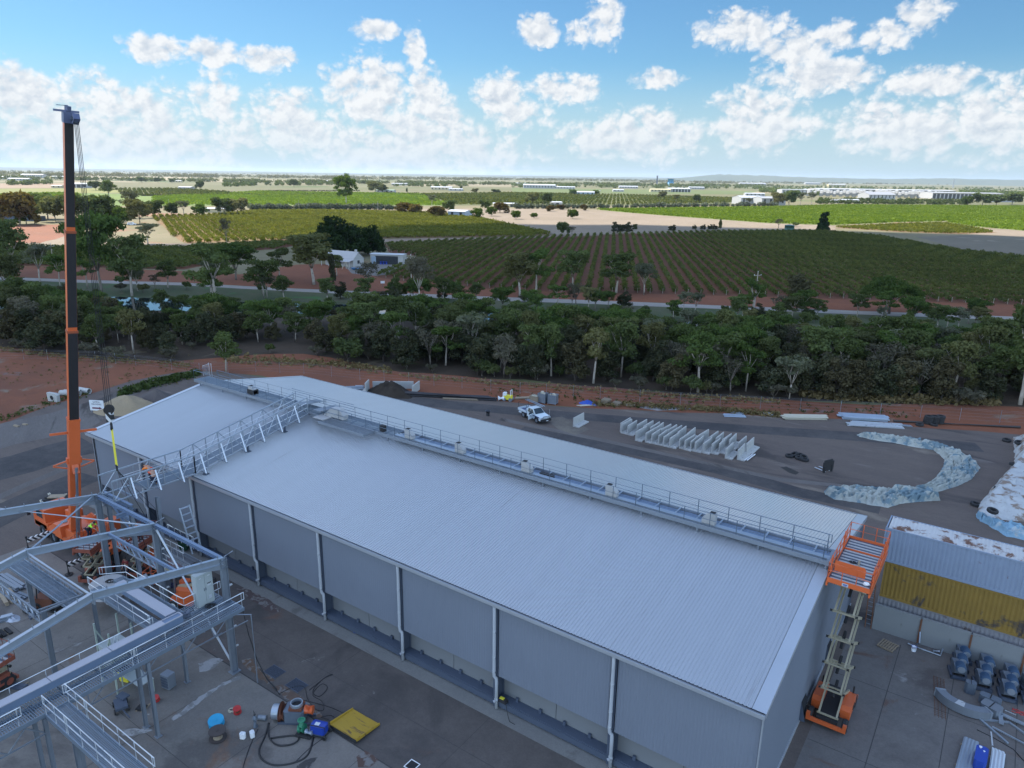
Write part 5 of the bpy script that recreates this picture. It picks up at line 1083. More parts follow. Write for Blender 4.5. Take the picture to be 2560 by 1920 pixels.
mb = MB(co); mb.rbox((-55.0, -3.9, 2.6), 1.0, 1.3, 1.0, .35, 0, .12); mb.rbox((-55.6, -4.6, 2.2), .6, .6, .5, .35); mb.build('counterweight', m_orange, cr)
mb = MB(co); mb.disc((-57.0, -4.0, 2.3), (0, 1, 0), .42, .7, 18); mb.build('winch_drum', m_steel, cr)
mb = MB(co); mb.disc((-58.4, -6.2, 2.78), (0, 0, 1), .26, .03, 16); mb.build('hatch', m_galvd, cr)
for x, ya, yb in ((-61.2, -6.4, -8.3), (-54.0, -6.4, -8.2), (-54.0, -4.0, -2.4), (-61.2, -4.0, -2.2)):
    mb = MB(co); mb.bar((x, ya, .95), (x, yb, .95), .26, .32); o_ = mb.build('outrigger_beam', m_hazard, cr)
    mb = MB(co); mb.tube([(x, yb, .1), (x, yb, 1.35)], .09, 8); mb.disc((x, yb, .08), (0, 0, 1), .32, .1, 16); mb.build('jack', m_black, o_)
# ------------------------------------------------------------------ lifts, containers, yard stores
m_tread = M('worn_tread', (.40, .40, .40), .6, .1, .12, 2)
m_cream = M('cream_paint', (.38, .34, .24), .45, .1, .08, 2)
m_wht = M('white_paint', (.74, .76, .78), .35, 0, .04, 2)
m_concp = M('precast_concrete', (.44, .44, .42), .8, 0, .10, 1.5, stain=(.30, .29, .27), stain_at=.62, stain_scale=1.0)
m_wood = M('weathered_timber', (.30, .24, .17), .85, 0, .25, 4, rnd=.15)
m_blue = M('blue_plastic', (.02, .06, .35), .45, 0, .08, 2)
m_grey = M('machine_grey', (.13, .16, .20), .45, .2, .12, 3)
m_tyre = M('tyre_rubber', (.026, .026, .027), .85, 0, .2, 5)
m_rust = M('rusty_steel', (.17, .075, .04), .85, .1, .3, 3)
m_redp = M('red_paint', (.45, .03, .03), .45)
def scissor(name, lab, loc, rz, zp, L, Wd, stages, armmat=None, plat=None, rail_h=1.1, base_h=.55, detail=True, pa=None):
    pa = pa or m_orange
    """scissor lift along its own y: base, crossed arms, railed deck at height zp; plat = (y0, y1) of the deck"""
    t = thing(name, lab, 'scissor lift', loc, rz); hx, hy = Wd / 2, L / 2; y0, y1 = plat or (-hy, hy)
    mb = MB(); mb.rbox((0, 0, base_h), Wd * .5, L * .96, .34); mb.build('chassis', m_black, t)
    for sx in (-1, 1):
        mb = MB(); mb.prism([(sx * hx * .98, -hy * .42, base_h - .1), (sx * hx * .98, hy * .62, base_h - .1), (sx * hx * .98, hy * .62, base_h + .55), (sx * hx * .98, -hy * .25, base_h + .62), (sx * hx * .98, -hy * .42, base_h + .45)], (-sx * Wd * .26, 0, 0)); b = mb.build('side_pod', pa, t)
        mb = MB(); mb.rbox((sx * hx * .99, hy * .2, base_h + .2), .03, .5, .25); mb.tube([(sx * hx * .8, hy * .62, base_h + .5), (sx * hx * .8, hy * .66, base_h + 1.0)], .05, 6); mb.build('exhaust', m_black, b)
    mb = MB(); mb.bar((-hx, -hy - .06, base_h - .12), (hx, -hy - .06, base_h - .12), .14, .24); mb.rbox((-hx + .1, -hy - .02, base_h + .02), .2, .2, .5); mb.rbox((hx - .1, -hy - .02, base_h + .02), .2, .2, .5); mb.build('bumper', pa, t)
    mb = MB(); mb.bar((-hx, hy + .06, base_h - .12), (hx, hy + .06, base_h - .12), .14, .24); mb.build('bumper', pa, t)
    for sx in (-1, 1):
        for sy in (-1, 1):
            mb = MB(); c = (sx * (hx - .16), sy * (hy - .45), .43); mb.ring(c, (1, 0, 0), .43, .18, .32, 18); w = mb.build('wheel', m_black, t); mb = MB(); mb.disc(c, (1, 0, 0), .25, .26, 12); mb.build('rim', pa, w)
    zb = base_h + .3; st = (zp - .18 - zb) / stages; ya = hy * .86; am = armmat or m_cream
    for k in range(stages):
        z0, z1 = zb + k * st, zb + (k + 1) * st; mb = MB()
        for sx in (-1, 1):
            x0, x1 = sx * Wd * .22, sx * Wd * .27
            mb.bar((x0, -ya, z0), (x0, ya, z1), .10, .17); mb.bar((x1, ya, z0), (x1, -ya, z1), .10, .17)
        for y, z in ((-ya, z0), (ya, z1), (0, (z0 + z1) / 2)): mb.bar((-Wd * .27, y, z), (Wd * .27, y, z), .09)
        arm = mb.build('scissor_arm', am, t)
        mb = MB()
        for sx in (-1, 1):
            for y in (-ya, ya): mb = MB(); mb.disc((sx * Wd * .30, y, z1), (1, 0, 0), .10, .12, 10); mb.build('pivot', m_black, arm)
        mb = MB(); mb.disc((0, 0, (z0 + z1) / 2), (0, .9, .5), .09, 1.2, 10); mb.build('ram', m_black, arm)
    mb = MB(); mb.box(-hx, hx, y0, y1, zp - .14, zp - .02); 
    d = mb.build('deck', m_steel, t)
    mb = MB(); n = int((y1 - y0) / .42)
    for k in range(n): y = y0 + .25 + k * (y1 - y0 - .3) / n; mb.box(-hx * .92, hx * .92, y, y + .17, zp - .018, zp + .012)
    mb.build('tread_strip', m_tread, d)
    mb = MB(); 
    for a, b in (((-hx, y0), (hx, y0)), ((hx, y0), (hx, y1)), ((hx, y1), (-hx, y1)), ((-hx, y1), (-hx, y0))): mb.bar((*a, zp + .0), (*b, zp + .0), .05, .30)
    mb.build('toe_board', pa, t)
    def guard(p, q, n):
        mb = MB(); p, q = Vector((*p, zp)), Vector((*q, zp))
        for h in (rail_h, rail_h * .55): mb.tube([p + Vector((0, 0, h)), q + Vector((0, 0, h))], .026, 6)
        for k in range(n + 1): a = p.lerp(q, k / n); mb.tube([a, a + Vector((0, 0, rail_h))], .026, 6)
        mb.build('guard_rail', pa, t)
    guard((-hx, y0), (hx, y0), 3); guard((-hx, y1), (hx, y1), 3); guard((-hx, y0), (-hx, y1), 6); guard((hx, y0), (hx, y1), 6)
    if detail:
        ym = y0 + (y1 - y0) * .72; mb = MB(); mb.bar((-hx, ym, zp + .03), (hx, ym, zp + .03), .06, .12); mb.build('extension_sill', pa, t)
        for x in (-hx, hx): mb = MB(); mb.tube([(x, ym, zp), (x, ym, zp + rail_h + .08)], .05, 6); mb.tube([(x, y0 + .9, zp), (x, y0 + .9, zp + rail_h + .05)], .05, 6); mb.bar((x, y0, zp - .3), (x, y1 - .2, zp - .3), .1, .22); mb.build('rail_sleeve', pa, t)
    return t
LZ = 9.95; LX, LY = 1.33, 12.25
lf = scissor('scissor_lift', 'large orange scissor lift fully raised at the gable end of the shed', (LX, LY, .03), 0, LZ, 3.7, 2.3, 5, plat=(-1.75, 4.6))
mb = MB(); mb.prism([(-.95, -1.05, LZ + .32), (.72, -1.05, LZ + .32), (.72, -1.05, LZ + .85), (.62, -1.05, LZ + .98), (-.95, -1.05, LZ + .98)], (0, .04, 0)); mb.build('control_panel', m_orange, lf)
mb = MB(); mb.rbox((-.16, -1.79, LZ - .03), .34, .012, .20); sp = mb.build('sign_plate', m_white, lf)
mb = MB(); mb.rbox((-.16, -1.799, LZ - .01), .22, .006, .05); mb.rbox((-.16, -1.799, LZ - .08), .16, .006, .03); mb.build('sign_print', m_blue, sp)
mb = MB((LX, LY, LZ)); coil(mb, (LX - .25, LY + 1.25, LZ + .02), .22, 4, .15, .02); tag(mb.build('air_hose', m_cable, loc=(LX, LY, LZ)), 'black hose and strap bundle lying on the raised orange platform', 'hose')
mb = MB((LX, LY, LZ)); mb.rbox((LX + .05, LY + 1.1, LZ + .07), .12, .9, .12, .1); tag(mb.build('timber_offcut', m_wood, loc=(LX, LY, LZ)), 'short pale plank lying on the raised orange platform', 'plank')
# white bag on the platform
mb = MB(); mb.grid(lambda u, v: (math.cos(u * 6.283) * .17 * math.sin(v * 3.1416) + .02 * math.sin(u * 19), math.sin(u * 6.283) * .14 * math.sin(v * 3.1416), .13 - .13 * math.cos(v * 3.1416)), 12, 7); tag(mb.build('rag_bag', m_wht, loc=(LX + .85, LY - 1.2, LZ + .02), smooth=True), 'white rag bag in the corner of the raised orange platform', 'bag')
# lifts among the frame
s2 = scissor('scissor_lift', 'faded red scissor lift with pale arms and a deck under the frame rafters', (-51.7, -6.9, .05), R(30), 3.2, 2.6, 1.5, 3, plat=(-1.5, 1.5), pa=m_faded)
s3 = scissor('scissor_lift', 'red scissor lift with two workers near the shed wall', (-49.5, -4.2, .05), R(20), 3.0, 2.4, 1.3, 3, plat=(-1.3, 1.3), pa=m_faded)
s4 = scissor('scissor_lift', 'rusty red scissor lift basket at the left edge below the walkway', (-43.2, -17.6, .05), R(15), 1.9, 2.0, 1.4, 2, plat=(-1.1, 1.1), detail=False, pa=m_faded)
# articulated boom lift
bl = thing('boom_lift', 'orange knuckle boom lift with folded pale arms beside the shed wall', 'boom lift', (-41.9, -4.6, .03), R(205)); bl.scale = (.85,) * 3
mb = MB(); mb.rbox((0, 0, .75), 3.2, 2.1, .5, 0, 0, .2); mb.build('chassis', m_orange, bl)
mb = MB(); mb.rbox((-.3, .1, 1.5), 2.6, 1.9, .95, 0, 0, .35); mb.rbox((.9, -.5, 1.6), .9, .7, 1.0, 0, 0, .15); mb.build('turret', m_orange, bl)
for sx in (-1, 1):
    for sy in (-1, 1):
        mb = MB(); mb.ring((sx * 1.15, sy * 1.05, .46), (0, 1, 0), .46, .2, .36, 18); w = mb.build('wheel', m_black, bl); mb = MB(); mb.disc((sx * 1.15, sy * 1.05, .46), (0, 1, 0), .26, .3, 12); mb.build('rim', m_wht, w)
mb = MB(); mb.bar((1.0, .3, 1.9), (-2.6, .3, 2.9), .22, .3); mb.build('lower_boom', m_cream, bl)
mb = MB(); mb.bar((-2.6, .3, 3.0), (2.2, .1, 3.5), .2, .26); mb.bar((2.2, .1, 3.5), (3.2, .1, 2.6), .14, .2); mb.build('upper_boom', m_cream, bl)
mb = MB(); mb.bar((-2.6, .3, 2.7), (-2.6, .3, 3.2), .3); mb.tube([(.2, .3, 2.3), (-1.6, .3, 2.9)], .08, 8); mb.build('knuckle', m_black, bl)
mb = MB(); mb.box(3.1, 4.2, -.5, .7, 2.1, 2.25)
for h in (2.7, 3.2): mb.tube([(3.1, -.5, h), (4.2, -.5, h), (4.2, .7, h), (3.1, .7, h), (3.1, -.5, h)], .03, 6)
for x, y in ((3.1, -.5), (4.2, -.5), (4.2, .7), (3.1, .7)): mb.tube([(x, y, 2.2), (x, y, 3.2)], .03, 6)
mb.build('basket', m_orange, bl)
tb2 = thing('telescopic_arm', 'long white lifting arm resting behind the frame column', 'boom lift', (-47.5, -3.0, .03), R(8))
mb = MB(); mb.bar((-2.2, 0, 2.2), (2.6, -.3, 1.5), .3, .36); mb.bar((2.6, -.3, 1.5), (3.8, -.4, 1.2), .22, .26); mb.build('arm', m_wht, tb2)
mb = MB(); mb.rbox((-1.6, 0, 1.2), 1.6, 1.3, 1.2, 0, 0, .2); mb.rbox((-.4, 0, .5), 2.6, 1.6, .5, 0, 0, .2); mb.build('base_unit', m_orange, tb2)
for sx in (-1, 1):
    for sy in (-1, 1): mb = MB(); mb.ring((-.4 + sx * .95, sy * .8, .4), (0, 1, 0), .4, .18, .3, 16); mb.build('wheel', m_black, tb2)

# containers on a precast wall
m_cblue = M('container_blue', (.255, .31, .40), .6, .1, .10, 1.0, stain=(.15, .07, .045), stain_at=.645, stain_scale=1.1)
m_cyel = M('container_yellow', (.27, .17, .035), .7, .1, .22, 1.0, stain=(.075, .062, .055), stain_at=.545, stain_scale=.6)
m_cgrey = M('container_grey', (.25, .25, .27), .65, .1, .12, 1.0, stain=(.12, .07, .05), stain_at=.6, stain_scale=1.0)
m_croof = M('container_roof_worn', (.52, .51, .50), .7, .1, .12, 1.0, stain=(.16, .075, .045), stain_at=.50, stain_scale=.8)
def container(lab, x0, y0, z0, L, Wd, H, mat):
    t = thing('shipping_container', lab, 'container', (x0 + L / 2, y0 + Wd / 2, z0)); o = t.location.copy(); pitch = .28
    for y, s in ((y0, -1), (y0 + Wd, 1)):
        mb = MB(o); xs = []; x = x0 + .12
        while x < x0 + L - .12 - pitch: xs += [(x, 0), (x + .09, 0), (x + .14, 1), (x + .23, 1)]; x += pitch
        vs = []
        for x, k in xs: yy = y - s * (.045 * k + .02); vs += [(x, yy, z0 + .16), (x, yy, z0 + H - .12)]
        mb.add(vs, [(2 * i, 2 * i + 2, 2 * i + 3, 2 * i + 1) for i in range(len(xs) - 1)]); mb.build('side_panel', mat, t)
    mb = MB(o); xs = []; x = x0 + .15
    while x < x0 + L - .2 - pitch: xs += [(x, 0), (x + .07, 0), (x + .11, 1), (x + .21, 1)]; x += .25
    vs = []
    for x, k in xs: vs += [(x, y0 + .05, z0 + H - .03 - .03 * k), (x, y0 + Wd - .05, z0 + H - .03 - .03 * k)]
    mb.add(vs, [(2 * i, 2 * i + 2, 2 * i + 3, 2 * i + 1) for i in range(len(xs) - 1)]); mb.build('roof_panel', m_croof, t)
    mb = MB(o)
    for y in (y0 + .03, y0 + Wd - .03):
        mb.bar((x0, y, z0 + .08), (x0 + L, y, z0 + .08), .06, .16); mb.bar((x0, y, z0 + H - .06), (x0 + L, y, z0 + H - .06), .06, .1)
    for x in (x0 + .04, x0 + L - .04):
        for y in (y0 + .04, y0 + Wd - .04): mb.bar((x, y, z0 + .01), (x, y, z0 + H - .01), .12)
        mb.bar((x, y0, z0 + .08), (x, y0 + Wd, z0 + .08), .08, .16); mb.bar((x, y0, z0 + H - .06), (x, y0 + Wd, z0 + H - .06), .08, .1)
    mb.build('frame', mat, t)
    mb = MB(o)
    for sx in (0, 1):
        mb.box(x0 + .05, x0 + .09, y0 + .1 + sx * (Wd - .2) / 2, y0 + .08 + (sx + 1) * (Wd - .2) / 2, z0 + .18, z0 + H - .14)
    mb.build('end_door', mat, t)
    mb = MB(o)
    for y in (.35, .95, 1.5, 2.1): mb.tube([(x0 + .02, y0 + y, z0 + .2), (x0 + .02, y0 + y, z0 + H - .2)], .025, 6)
    mb.build('locking_bar', m_galvd, t)
container('grey shipping container at the bottom of the stack behind the concrete wall', 1.85, 24.05, .04, 12.19, 2.44, 2.56, m_cgrey)
container('rust stained yellow shipping container in the middle of the stack', 1.9, 24.0, 2.62, 12.19, 2.44, 2.86, m_cyel)
container('blue grey shipping container with worn rusty roof on top of the stack', 1.55, 24.02, 5.50, 12.19, 2.44, 2.66, m_cblue)
for k in range(4):
    w = thing('precast_wall_panel', ['left end precast concrete panel at the foot of the container stack', 'second precast panel below the containers behind the grey gearmotors', 'third precast panel below the containers right of the rusty post', 'outermost precast panel below the containers at the frame edge'][k], 'wall panel', (1.8 + 3.1 * k + 1.5, 23.6, .03))
    mb = MB(); mb.rbox((0, 0, 1.06), 3.02, .2, 2.1); mb.build('face', M('panel_conc_%d' % k, (.23, .245, .25), .8, 0, .10, .8, stain=(.13, .125, .12), stain_at=.56, stain_scale=.6), w)
    if k: mb = MB(); mb.bar((-1.55, -.12, .05), (-1.55, -.12, 2.0), .12); mb.build('rusty_post', m_rust, w)
# gearmotors
def gearmotor(i, x, y, rz, lab):
    t = thing('gearmotor', lab, 'gearmotor', (x, y, .03), rz, 'grey gearmotors stored on the concrete')
    mb = MB(); mb.prism([(-.55, -.36, .25), (.15, -.36, .25), (.42, -.30, .45), (.42, -.30, .75), (.1, -.36, .98), (-.55, -.36, .98)], (0, .70, 0)); mb.build('gear_case', m_grey, t)
    mb = MB(); mb.disc((.28, 0, .9), (1, 0, 0), .27, .62, 16)
    for k in range(5): mb.disc((.05 + k * .11, 0, .9), (1, 0, 0), .31, .03, 16)
    mo = mb.build('motor', m_blue if False else M('motor_blue', (.10, .17, .28), .4, .3, .1, 3) if i == 0 else bpy.data.materials['motor_blue'], t)
    mb = MB(); mb.disc((.63, 0, .9), (1, 0, 0), .23, .1, 14); mb.build('fan_cowl', m_galv, mo)
    mb = MB(); mb.box(-.7, .55, -.5, -.38, .0, .25); mb.box(-.7, .55, .38, .5, .0, .25); mb.box(-.7, -.55, -.5, .5, .05, .25); mb.box(.4, .55, -.5, .5, .05, .25); mb.build('skid', m_steel, t)
    return t
k_ = 0; g0 = None
for bx, by in ((7.55, 21.1), (9.0, 20.75), (10.4, 20.5)):
    for j in range(3):
        x, y = bx + j * .06, by + j * 1.05
        if j == 2: y = by + 2.1
        if g0 is None: g0 = gearmotor(0, x, y, R(-75), 'blue grey gearmotor on a skid in the rows before the precast wall')
        else: copy_tree(g0, (x, y, .03), R(-75 + rng.uniform(-6, 6)))
copy_tree(g0, (11.6, 22.2, .03), R(-70)); copy_tree(g0, (11.7, 20.9, .03), R(-80))
# other pieces on that concrete
def duct():
    t = thing('curved_duct', 'curved grey square steel duct lying on the concrete', 'duct', (8.2, 17.6, .03)); mb = MB(); n = 14; W2 = .28; ring = []
    for k in range(n + 1):
        u = k / n; a = math.radians(200 + 115 * u); c = Vector((.1 + 1.55 * math.cos(a) * 1.05, .75 + 1.25 * math.sin(a), .34)); r_ = Vector((math.cos(a), math.sin(a), 0)); ring.append([c + r_ * sx * W2 + Vector((0, 0, sz * W2)) for sx, sz in ((-1, -1), (1, -1), (1, 1), (-1, 1))])
    vs = [p for q in ring for p in q]; mb.add(vs, [(k * 4 + j, (k + 1) * 4 + j, (k + 1) * 4 + (j + 1) % 4, k * 4 + (j + 1) % 4) for k in range(n) for j in range(4)]); mb.build('shell', m_galvd, t)
    for k in (0, n):
        q = ring[k]; mb = MB(); d = (ring[1][0] - ring[0][0]) if k == 0 else (ring[-1][0] - ring[-2][0]); d.normalize()
        for a, b in ((0, 1), (1, 2), (2, 3), (3, 0)): mb.bar(q[a], q[b], .1, .06)
        mb.build('flange', m_galv, t)
    mb = MB(); q = ring[6]; q2 = ring[8]; mb.add([q[2] + Vector((0, 0, .012)), q2[2] + Vector((0, 0, .012)), q2[3] + Vector((0, 0, .012)), q[3] + Vector((0, 0, .012))], [(0, 1, 2, 3)]); mb.build('label_patch', m_white, t)
duct()
for nm, lab, c, sz, rz, m in (('steel_hopper_panel', 'pair of upright grey steel plates beside the gearmotors', (8.35, 19.6, .42), (.62, .5, .8), .1, m_grey), ('steel_hopper_panel', 'tapered grey casing lying near the curved duct', (9.5, 19.0, .32), (1.2, .55, .6), -.15, m_grey), ('steel_hopper_panel', 'grey casing half under the open end of the curved duct', (9.6, 18.2, .3), (1.1, .8, .55), -.35, m_galvd)):
    t = thing(nm, lab, 'steel casing', (c[0], c[1], .03), rz); mb = MB(); mb.rbox((0, 0, c[2]), *sz, 0, 0, .12); mb.build('shell', m, t); mb = MB(); mb.rbox((0, 0, c[2] + sz[2] / 2 + .006), sz[0] * .06, sz[1] * .95, .012); mb.build('seam', m_dark, t)
def frame_piece(lab, segs, w=.12, h=.1, m=None):
    a = Vector(segs[0][0]); mb = MB(a)
    for p, q in segs: mb.bar(p, q, w, h)
    tag(mb.build('steel_frame_section', m or m_galv, loc=a), lab, 'steel frame')
frame_piece('welded triangular galvanised frame lying flat on the right concrete', [((9.1, 17.0, .1), (10.6, 17.75, .1)), ((9.1, 17.0, .1), (10.6, 15.6, .1)), ((10.6, 17.75, .1), (12.2, 16.6, .1))])
frame_piece('blue grey channel with cross plate lying over the triangular frame', [((9.9, 18.2, .24), (11.4, 17.9, .24)), ((10.1, 18.1, .24), (10.2, 17.1, .24))], .24, .08, m_galv)
frame_piece('long thin galvanised angle lying across the right concrete', [((9.75, 16.55, .2), (12.4, 15.7, .2))], .1, .06); frame_piece('short pale steel strip lying beside the triangular frame', [((9.72, 16.2, .06), (9.85, 14.9, .06))], .08, .04, m_white)
frame_piece('white lath lying near the red hose', [((10.35, 18.95, .06), (10.95, 18.85, .06))], .05, .03, m_white)
def sheets(lab, x, y, rz, L, Wd, n, m, prof=.03):
    t = thing('roof_sheet_stack', lab, 'sheet stack', (x, y, .03), rz)
    for k in range(n):
        mb = MB(); pts = []; w = Wd; u = -w / 2 + rng.uniform(-.06, .06); xs = []
        j = 0
        while j * .09 < w: xs.append((u + j * .09, prof if j % 2 else 0)); j += 1
        l0, l1 = -L / 2 + rng.uniform(-.25, .1), L / 2 + rng.uniform(-.1, .25); vs = []
        for a, h in xs: vs += [(l0, a, .06 + k * .035 + h), (l1, a, .06 + k * .035 + h)]
        mb.add(vs, [(2 * i, 2 * i + 2, 2 * i + 3, 2 * i + 1) for i in range(len(xs) - 1)]); mb.build('sheet', m, t)
    mb = MB(); mb.bar((-L * .3, -Wd * .5, .03), (-L * .3, Wd * .5, .03), .08, .06); mb.bar((L * .3, -Wd * .5, .03), (L * .3, Wd * .5, .03), .08, .06); mb.build('bearer', m_wood, t)
sheets('pale ribbed roofing sheets stacked at the bottom right', 8.6, 12.9, R(86), 3.4, .8, 4, m_galv)
sheets('bright ribbed roofing sheets at the bottom right corner', 10.05, 12.9, R(88), 3.0, .7, 3, m_white)
bt = thing('blue_tank', 'dark blue plastic drum lying between the stacks of roofing sheets', 'drum', (9.3, 12.9, .03), R(88)); mb = MB(); mb.rbox((0, 0, .35), 1.5, .62, .6, 0, 0, .12); mb.build('body', m_blue, bt); mb = MB(); mb.disc((.55, .1, .67), (0, 0, 1), .09, .06, 12); mb.disc((.3, -.1, .66), (0, 0, 1), .06, .04, 10); mb.build('cap', m_wht, bt)
def pallet(lab, x, y, rz, z=.03, mat=None, group=None):
    t = thing('pallet', lab, 'pallet', (x, y, z), rz, group)
    mb = MB()
    for k in range(7): mb.rbox((-.5 + k * .167, 0, .13), .10, 1.16, .022)
    mb.build('deck_boards', mat or m_wood, t); mb = MB()
    for k in (-1, 0, 1): mb.rbox((0, k * .52, .07), 1.1, .06, .09)
    mb.build('bearers', mat or m_wood, t); return t
pallet('single weathered pallet beside the precast wall near the scissor lift', 3.15, 21.8, R(-14))
pf = thing('pipe_offcuts', 'pale pipe offcuts with an elbow against the foot of the precast wall', 'pipe', (5.3, 22.75, .03)); mb = MB(); mb.tube([(-1.0, .2, .08), (0, .05, .08), (1.1, .0, .08), (1.15, .6, .3)], .05, 8); mb.tube([(-.5, .35, .1), (-.3, .1, .5), (-.4, .55, 1.1)], .05, 8); mb.tube([(.6, .3, .1), (1.0, .45, .12)], .09, 8); mb.build('pipe', m_galv, pf)
bk = thing('bucket', 'white paint bucket against the precast wall', 'bucket', (4.75, 22.35, .03)); mb = MB(); mb.tube([(0, 0, 0), (0, 0, .36)], [.15, .18], 14, False); mb.disc((0, 0, .02), (0, 0, 1), .15, .02, 14); mb.build('body', m_wht, bk); mb = MB(); mb.tube([(.18 * math.cos(a), .18 * math.sin(a), .36) for a in [i * .4488 for i in range(15)]], .014, 5, False); mb.build('rim', m_blue, bk)
mb = MB((6.5, 17.9, .03))
for k in range(4): x = 6.25 + k * .2; mb.tube([(x, 20.1, .05), (x + .5, 15.7, .05)], .012, 4)
for k in range(24): y = 20.0 - k * .18; x = 6.22 + (20.1 - y) * .114; mb.tube([(x, y, .065), (x + .66, y + .02, .065)], .010, 4)
tag(mb.build('reinforcing_mesh', m_rust, loc=(6.5, 17.9, .03)), 'narrow rusty reinforcing mesh lying flat on the right concrete', 'mesh')
mb = MB((11, 19.3, .03))
for k in range(3): mb.tube([(10.7 + .25 * i + rng.uniform(-.05, .05), 19.3 + .22 * math.sin(i * 1.3 + k * 2) , .05) for i in range(8)], .03, 5)
tag(mb.build('red_hose', m_redp, loc=(11, 19.3, .03)), 'tangled red hose on the concrete near the frame edge', 'hose')
mb = MB((10, 14.5, .03)); mb.tube([(9.0, 15.9, .05), (9.9, 15.7, .05), (10.9, 15.3, .05), (11.4, 14.6, .05), (12.2, 14.0, .05)], .03, 6); tag(mb.build('black_hose', m_cable, loc=(10, 14.5, .03)), 'black hose curving across the bottom right concrete', 'hose')
# timber frame leaning by the container end
ld = thing('ladder', 'rusty ladder leaning at the left end of the precast wall', 'ladder', (1.35, 23.4, .03)); mb = MB(); mb.bar((0, 0, 0), (-.2, .5, 3.4), .06); mb.bar((.4, 0, 0), (.2, .5, 3.4), .06); mb.build('stile', m_rust, ld); mb = MB()
for k in range(9): u = (k + 1) / 10; mb.bar((-.2 * u, .5 * u, 3.4 * u), (.4 - .2 * u, .5 * u, 3.4 * u), .03)
mb.build('rungs', m_galvd, ld)

# precast L walls
def lwall(name_first):
    t = thing('retaining_wall_block', '', 'wall block'); mb = MB(); L = 2.9; prof = [(-.06, 0), (.85, 0), (.85, .12), (.10, .20), (.05, 1.25), (-.06, 1.25)]
    mb.prism([(x, 0, z) for x, z in prof], (0, L, 0)); mb.build('stem_and_base', m_concp, t); mb = MB()
    for y in (.7, 2.2): mb.disc((.45, y, .17), (0, 0, 1), .05, .04, 8)
    mb.build('lifting_eye', m_rust, t); return t
lw0 = lwall(1); first = True
c7 = lambda x, y: (1500 + x / 3.456, 920 + y / 3.456)
def put_l(X, Y, rz, lab, grp):
    global first
    o = lw0 if first else copy_tree(lw0); first = False
    o.location = (X, Y, .03); o.rotation_euler = (0, 0, rz); o['label'] = lab
    if grp: o['group'] = grp
    elif 'group' in o: del o['group']
put_l(-39.35, 49.4, R(1), 'lone L-shaped concrete wall block standing apart near the white ute', None)
FRONT = [(180, 565), (235, 580), (305, 630), (390, 645), (442, 655), (500, 668), (543, 678), (598, 690), (682, 697), (727, 710), (778, 717), (815, 725), (885, 738), (960, 742), (1025, 738), (1080, 785), (1185, 797)]
REAR = [(262, 430), (402, 443), (455, 455), (514, 465), (555, 472), (603, 482), (658, 488), (700, 495), (748, 503), (828, 515), (926, 528), (1015, 545), (1070, 555), (1123, 565), (1185, 568), (1263, 588), (1330, 600)]
for q in FRONT: p = G(*c7(*q)); put_l(p.x, p.y, R(rng.uniform(-4, 3)), 'pale L-shaped concrete wall block in the front row of the stored blocks', 'front row of L-shaped wall blocks')
for q in REAR: p = G(*c7(*q), 1.25); put_l(p.x, p.y - 2.85, R(rng.uniform(-4, 3)), 'pale L-shaped concrete wall block in the back row of the stored blocks', 'back row of L-shaped wall blocks')
mb = MB((-17, 51.5, .03))
for k in range(3): mb.rbox((-16.9 + k * .28, 52.3 + .1 * k, .1 + .05 * k), .12, 2.6, .08, -.06)
tag(mb.build('white_lath_bundle', m_wht, loc=(-17, 51.5, .03)), 'three white laths lying beside the last wall block', 'lath')
# tyres
ty = MB(); ty.ring((0, 0, .12), (0, 0, 1), .40, .17, .24, 20); t0 = ty.build('tyre', m_tyre); first_t = True
def tyre(x, y, z, lab, grp=None, tilt=0.0, s=1.0):
    global first_t
    o = t0 if first_t else copy_tree(t0); first_t = False
    o.location = (x, y, z); o.rotation_euler = (tilt, tilt * .4, rng.uniform(0, 6)); o.scale = (s, s, s); o['label'] = lab; o['category'] = 'tyre'
    if grp: o['group'] = grp
    elif 'group' in o: del o['group']
for (a, b), tl, z in zip(((1635, 770), (1680, 765), (1725, 765), (1720, 790), (1755, 785), (1765, 803)), (0, .5, .1, 0, .3, 0), (0, .12, .0, .05, .05, 0)):
    p = G(*c7(a, b)); tyre(p.x, p.y, .03 + z, 'worn tyre in the loose heap on the gravel right of the wall blocks', 'tyres heaped on the gravel', tl, 1.25)
c8 = lambda x, y: (1960 + x / 3.687, 960 + y / 3.687)
for i, xx in enumerate((1325, 1380, 1432)):
    p = G(*c8(xx, 366))
    for k in range(4): tyre(p.x + rng.uniform(-.05, .05), p.y + rng.uniform(-.05, .05), .03 + k * .27, 'dark tyre in the %s of three tyre stacks by the red dirt' % ('left', 'middle', 'right')[i], 'tyres of the %s stack' % ('left', 'middle', 'right')[i], 0, 1.5)
for (a, b), lab in (((1250, 386), 'single tyre lying at the left of the three stacks'), ((1378, 383), 'single tyre lying in front of the three stacks'), ((2050, 530), 'tyre lying on gravel at the far corner of the white tarpaulin'), ((1762, 1122), 'tyre lying on gravel at the near corner of the white tarpaulin')):
    p = G(*c8(a, b)); tyre(p.x, p.y, .03, lab, None, .1, 1.3)
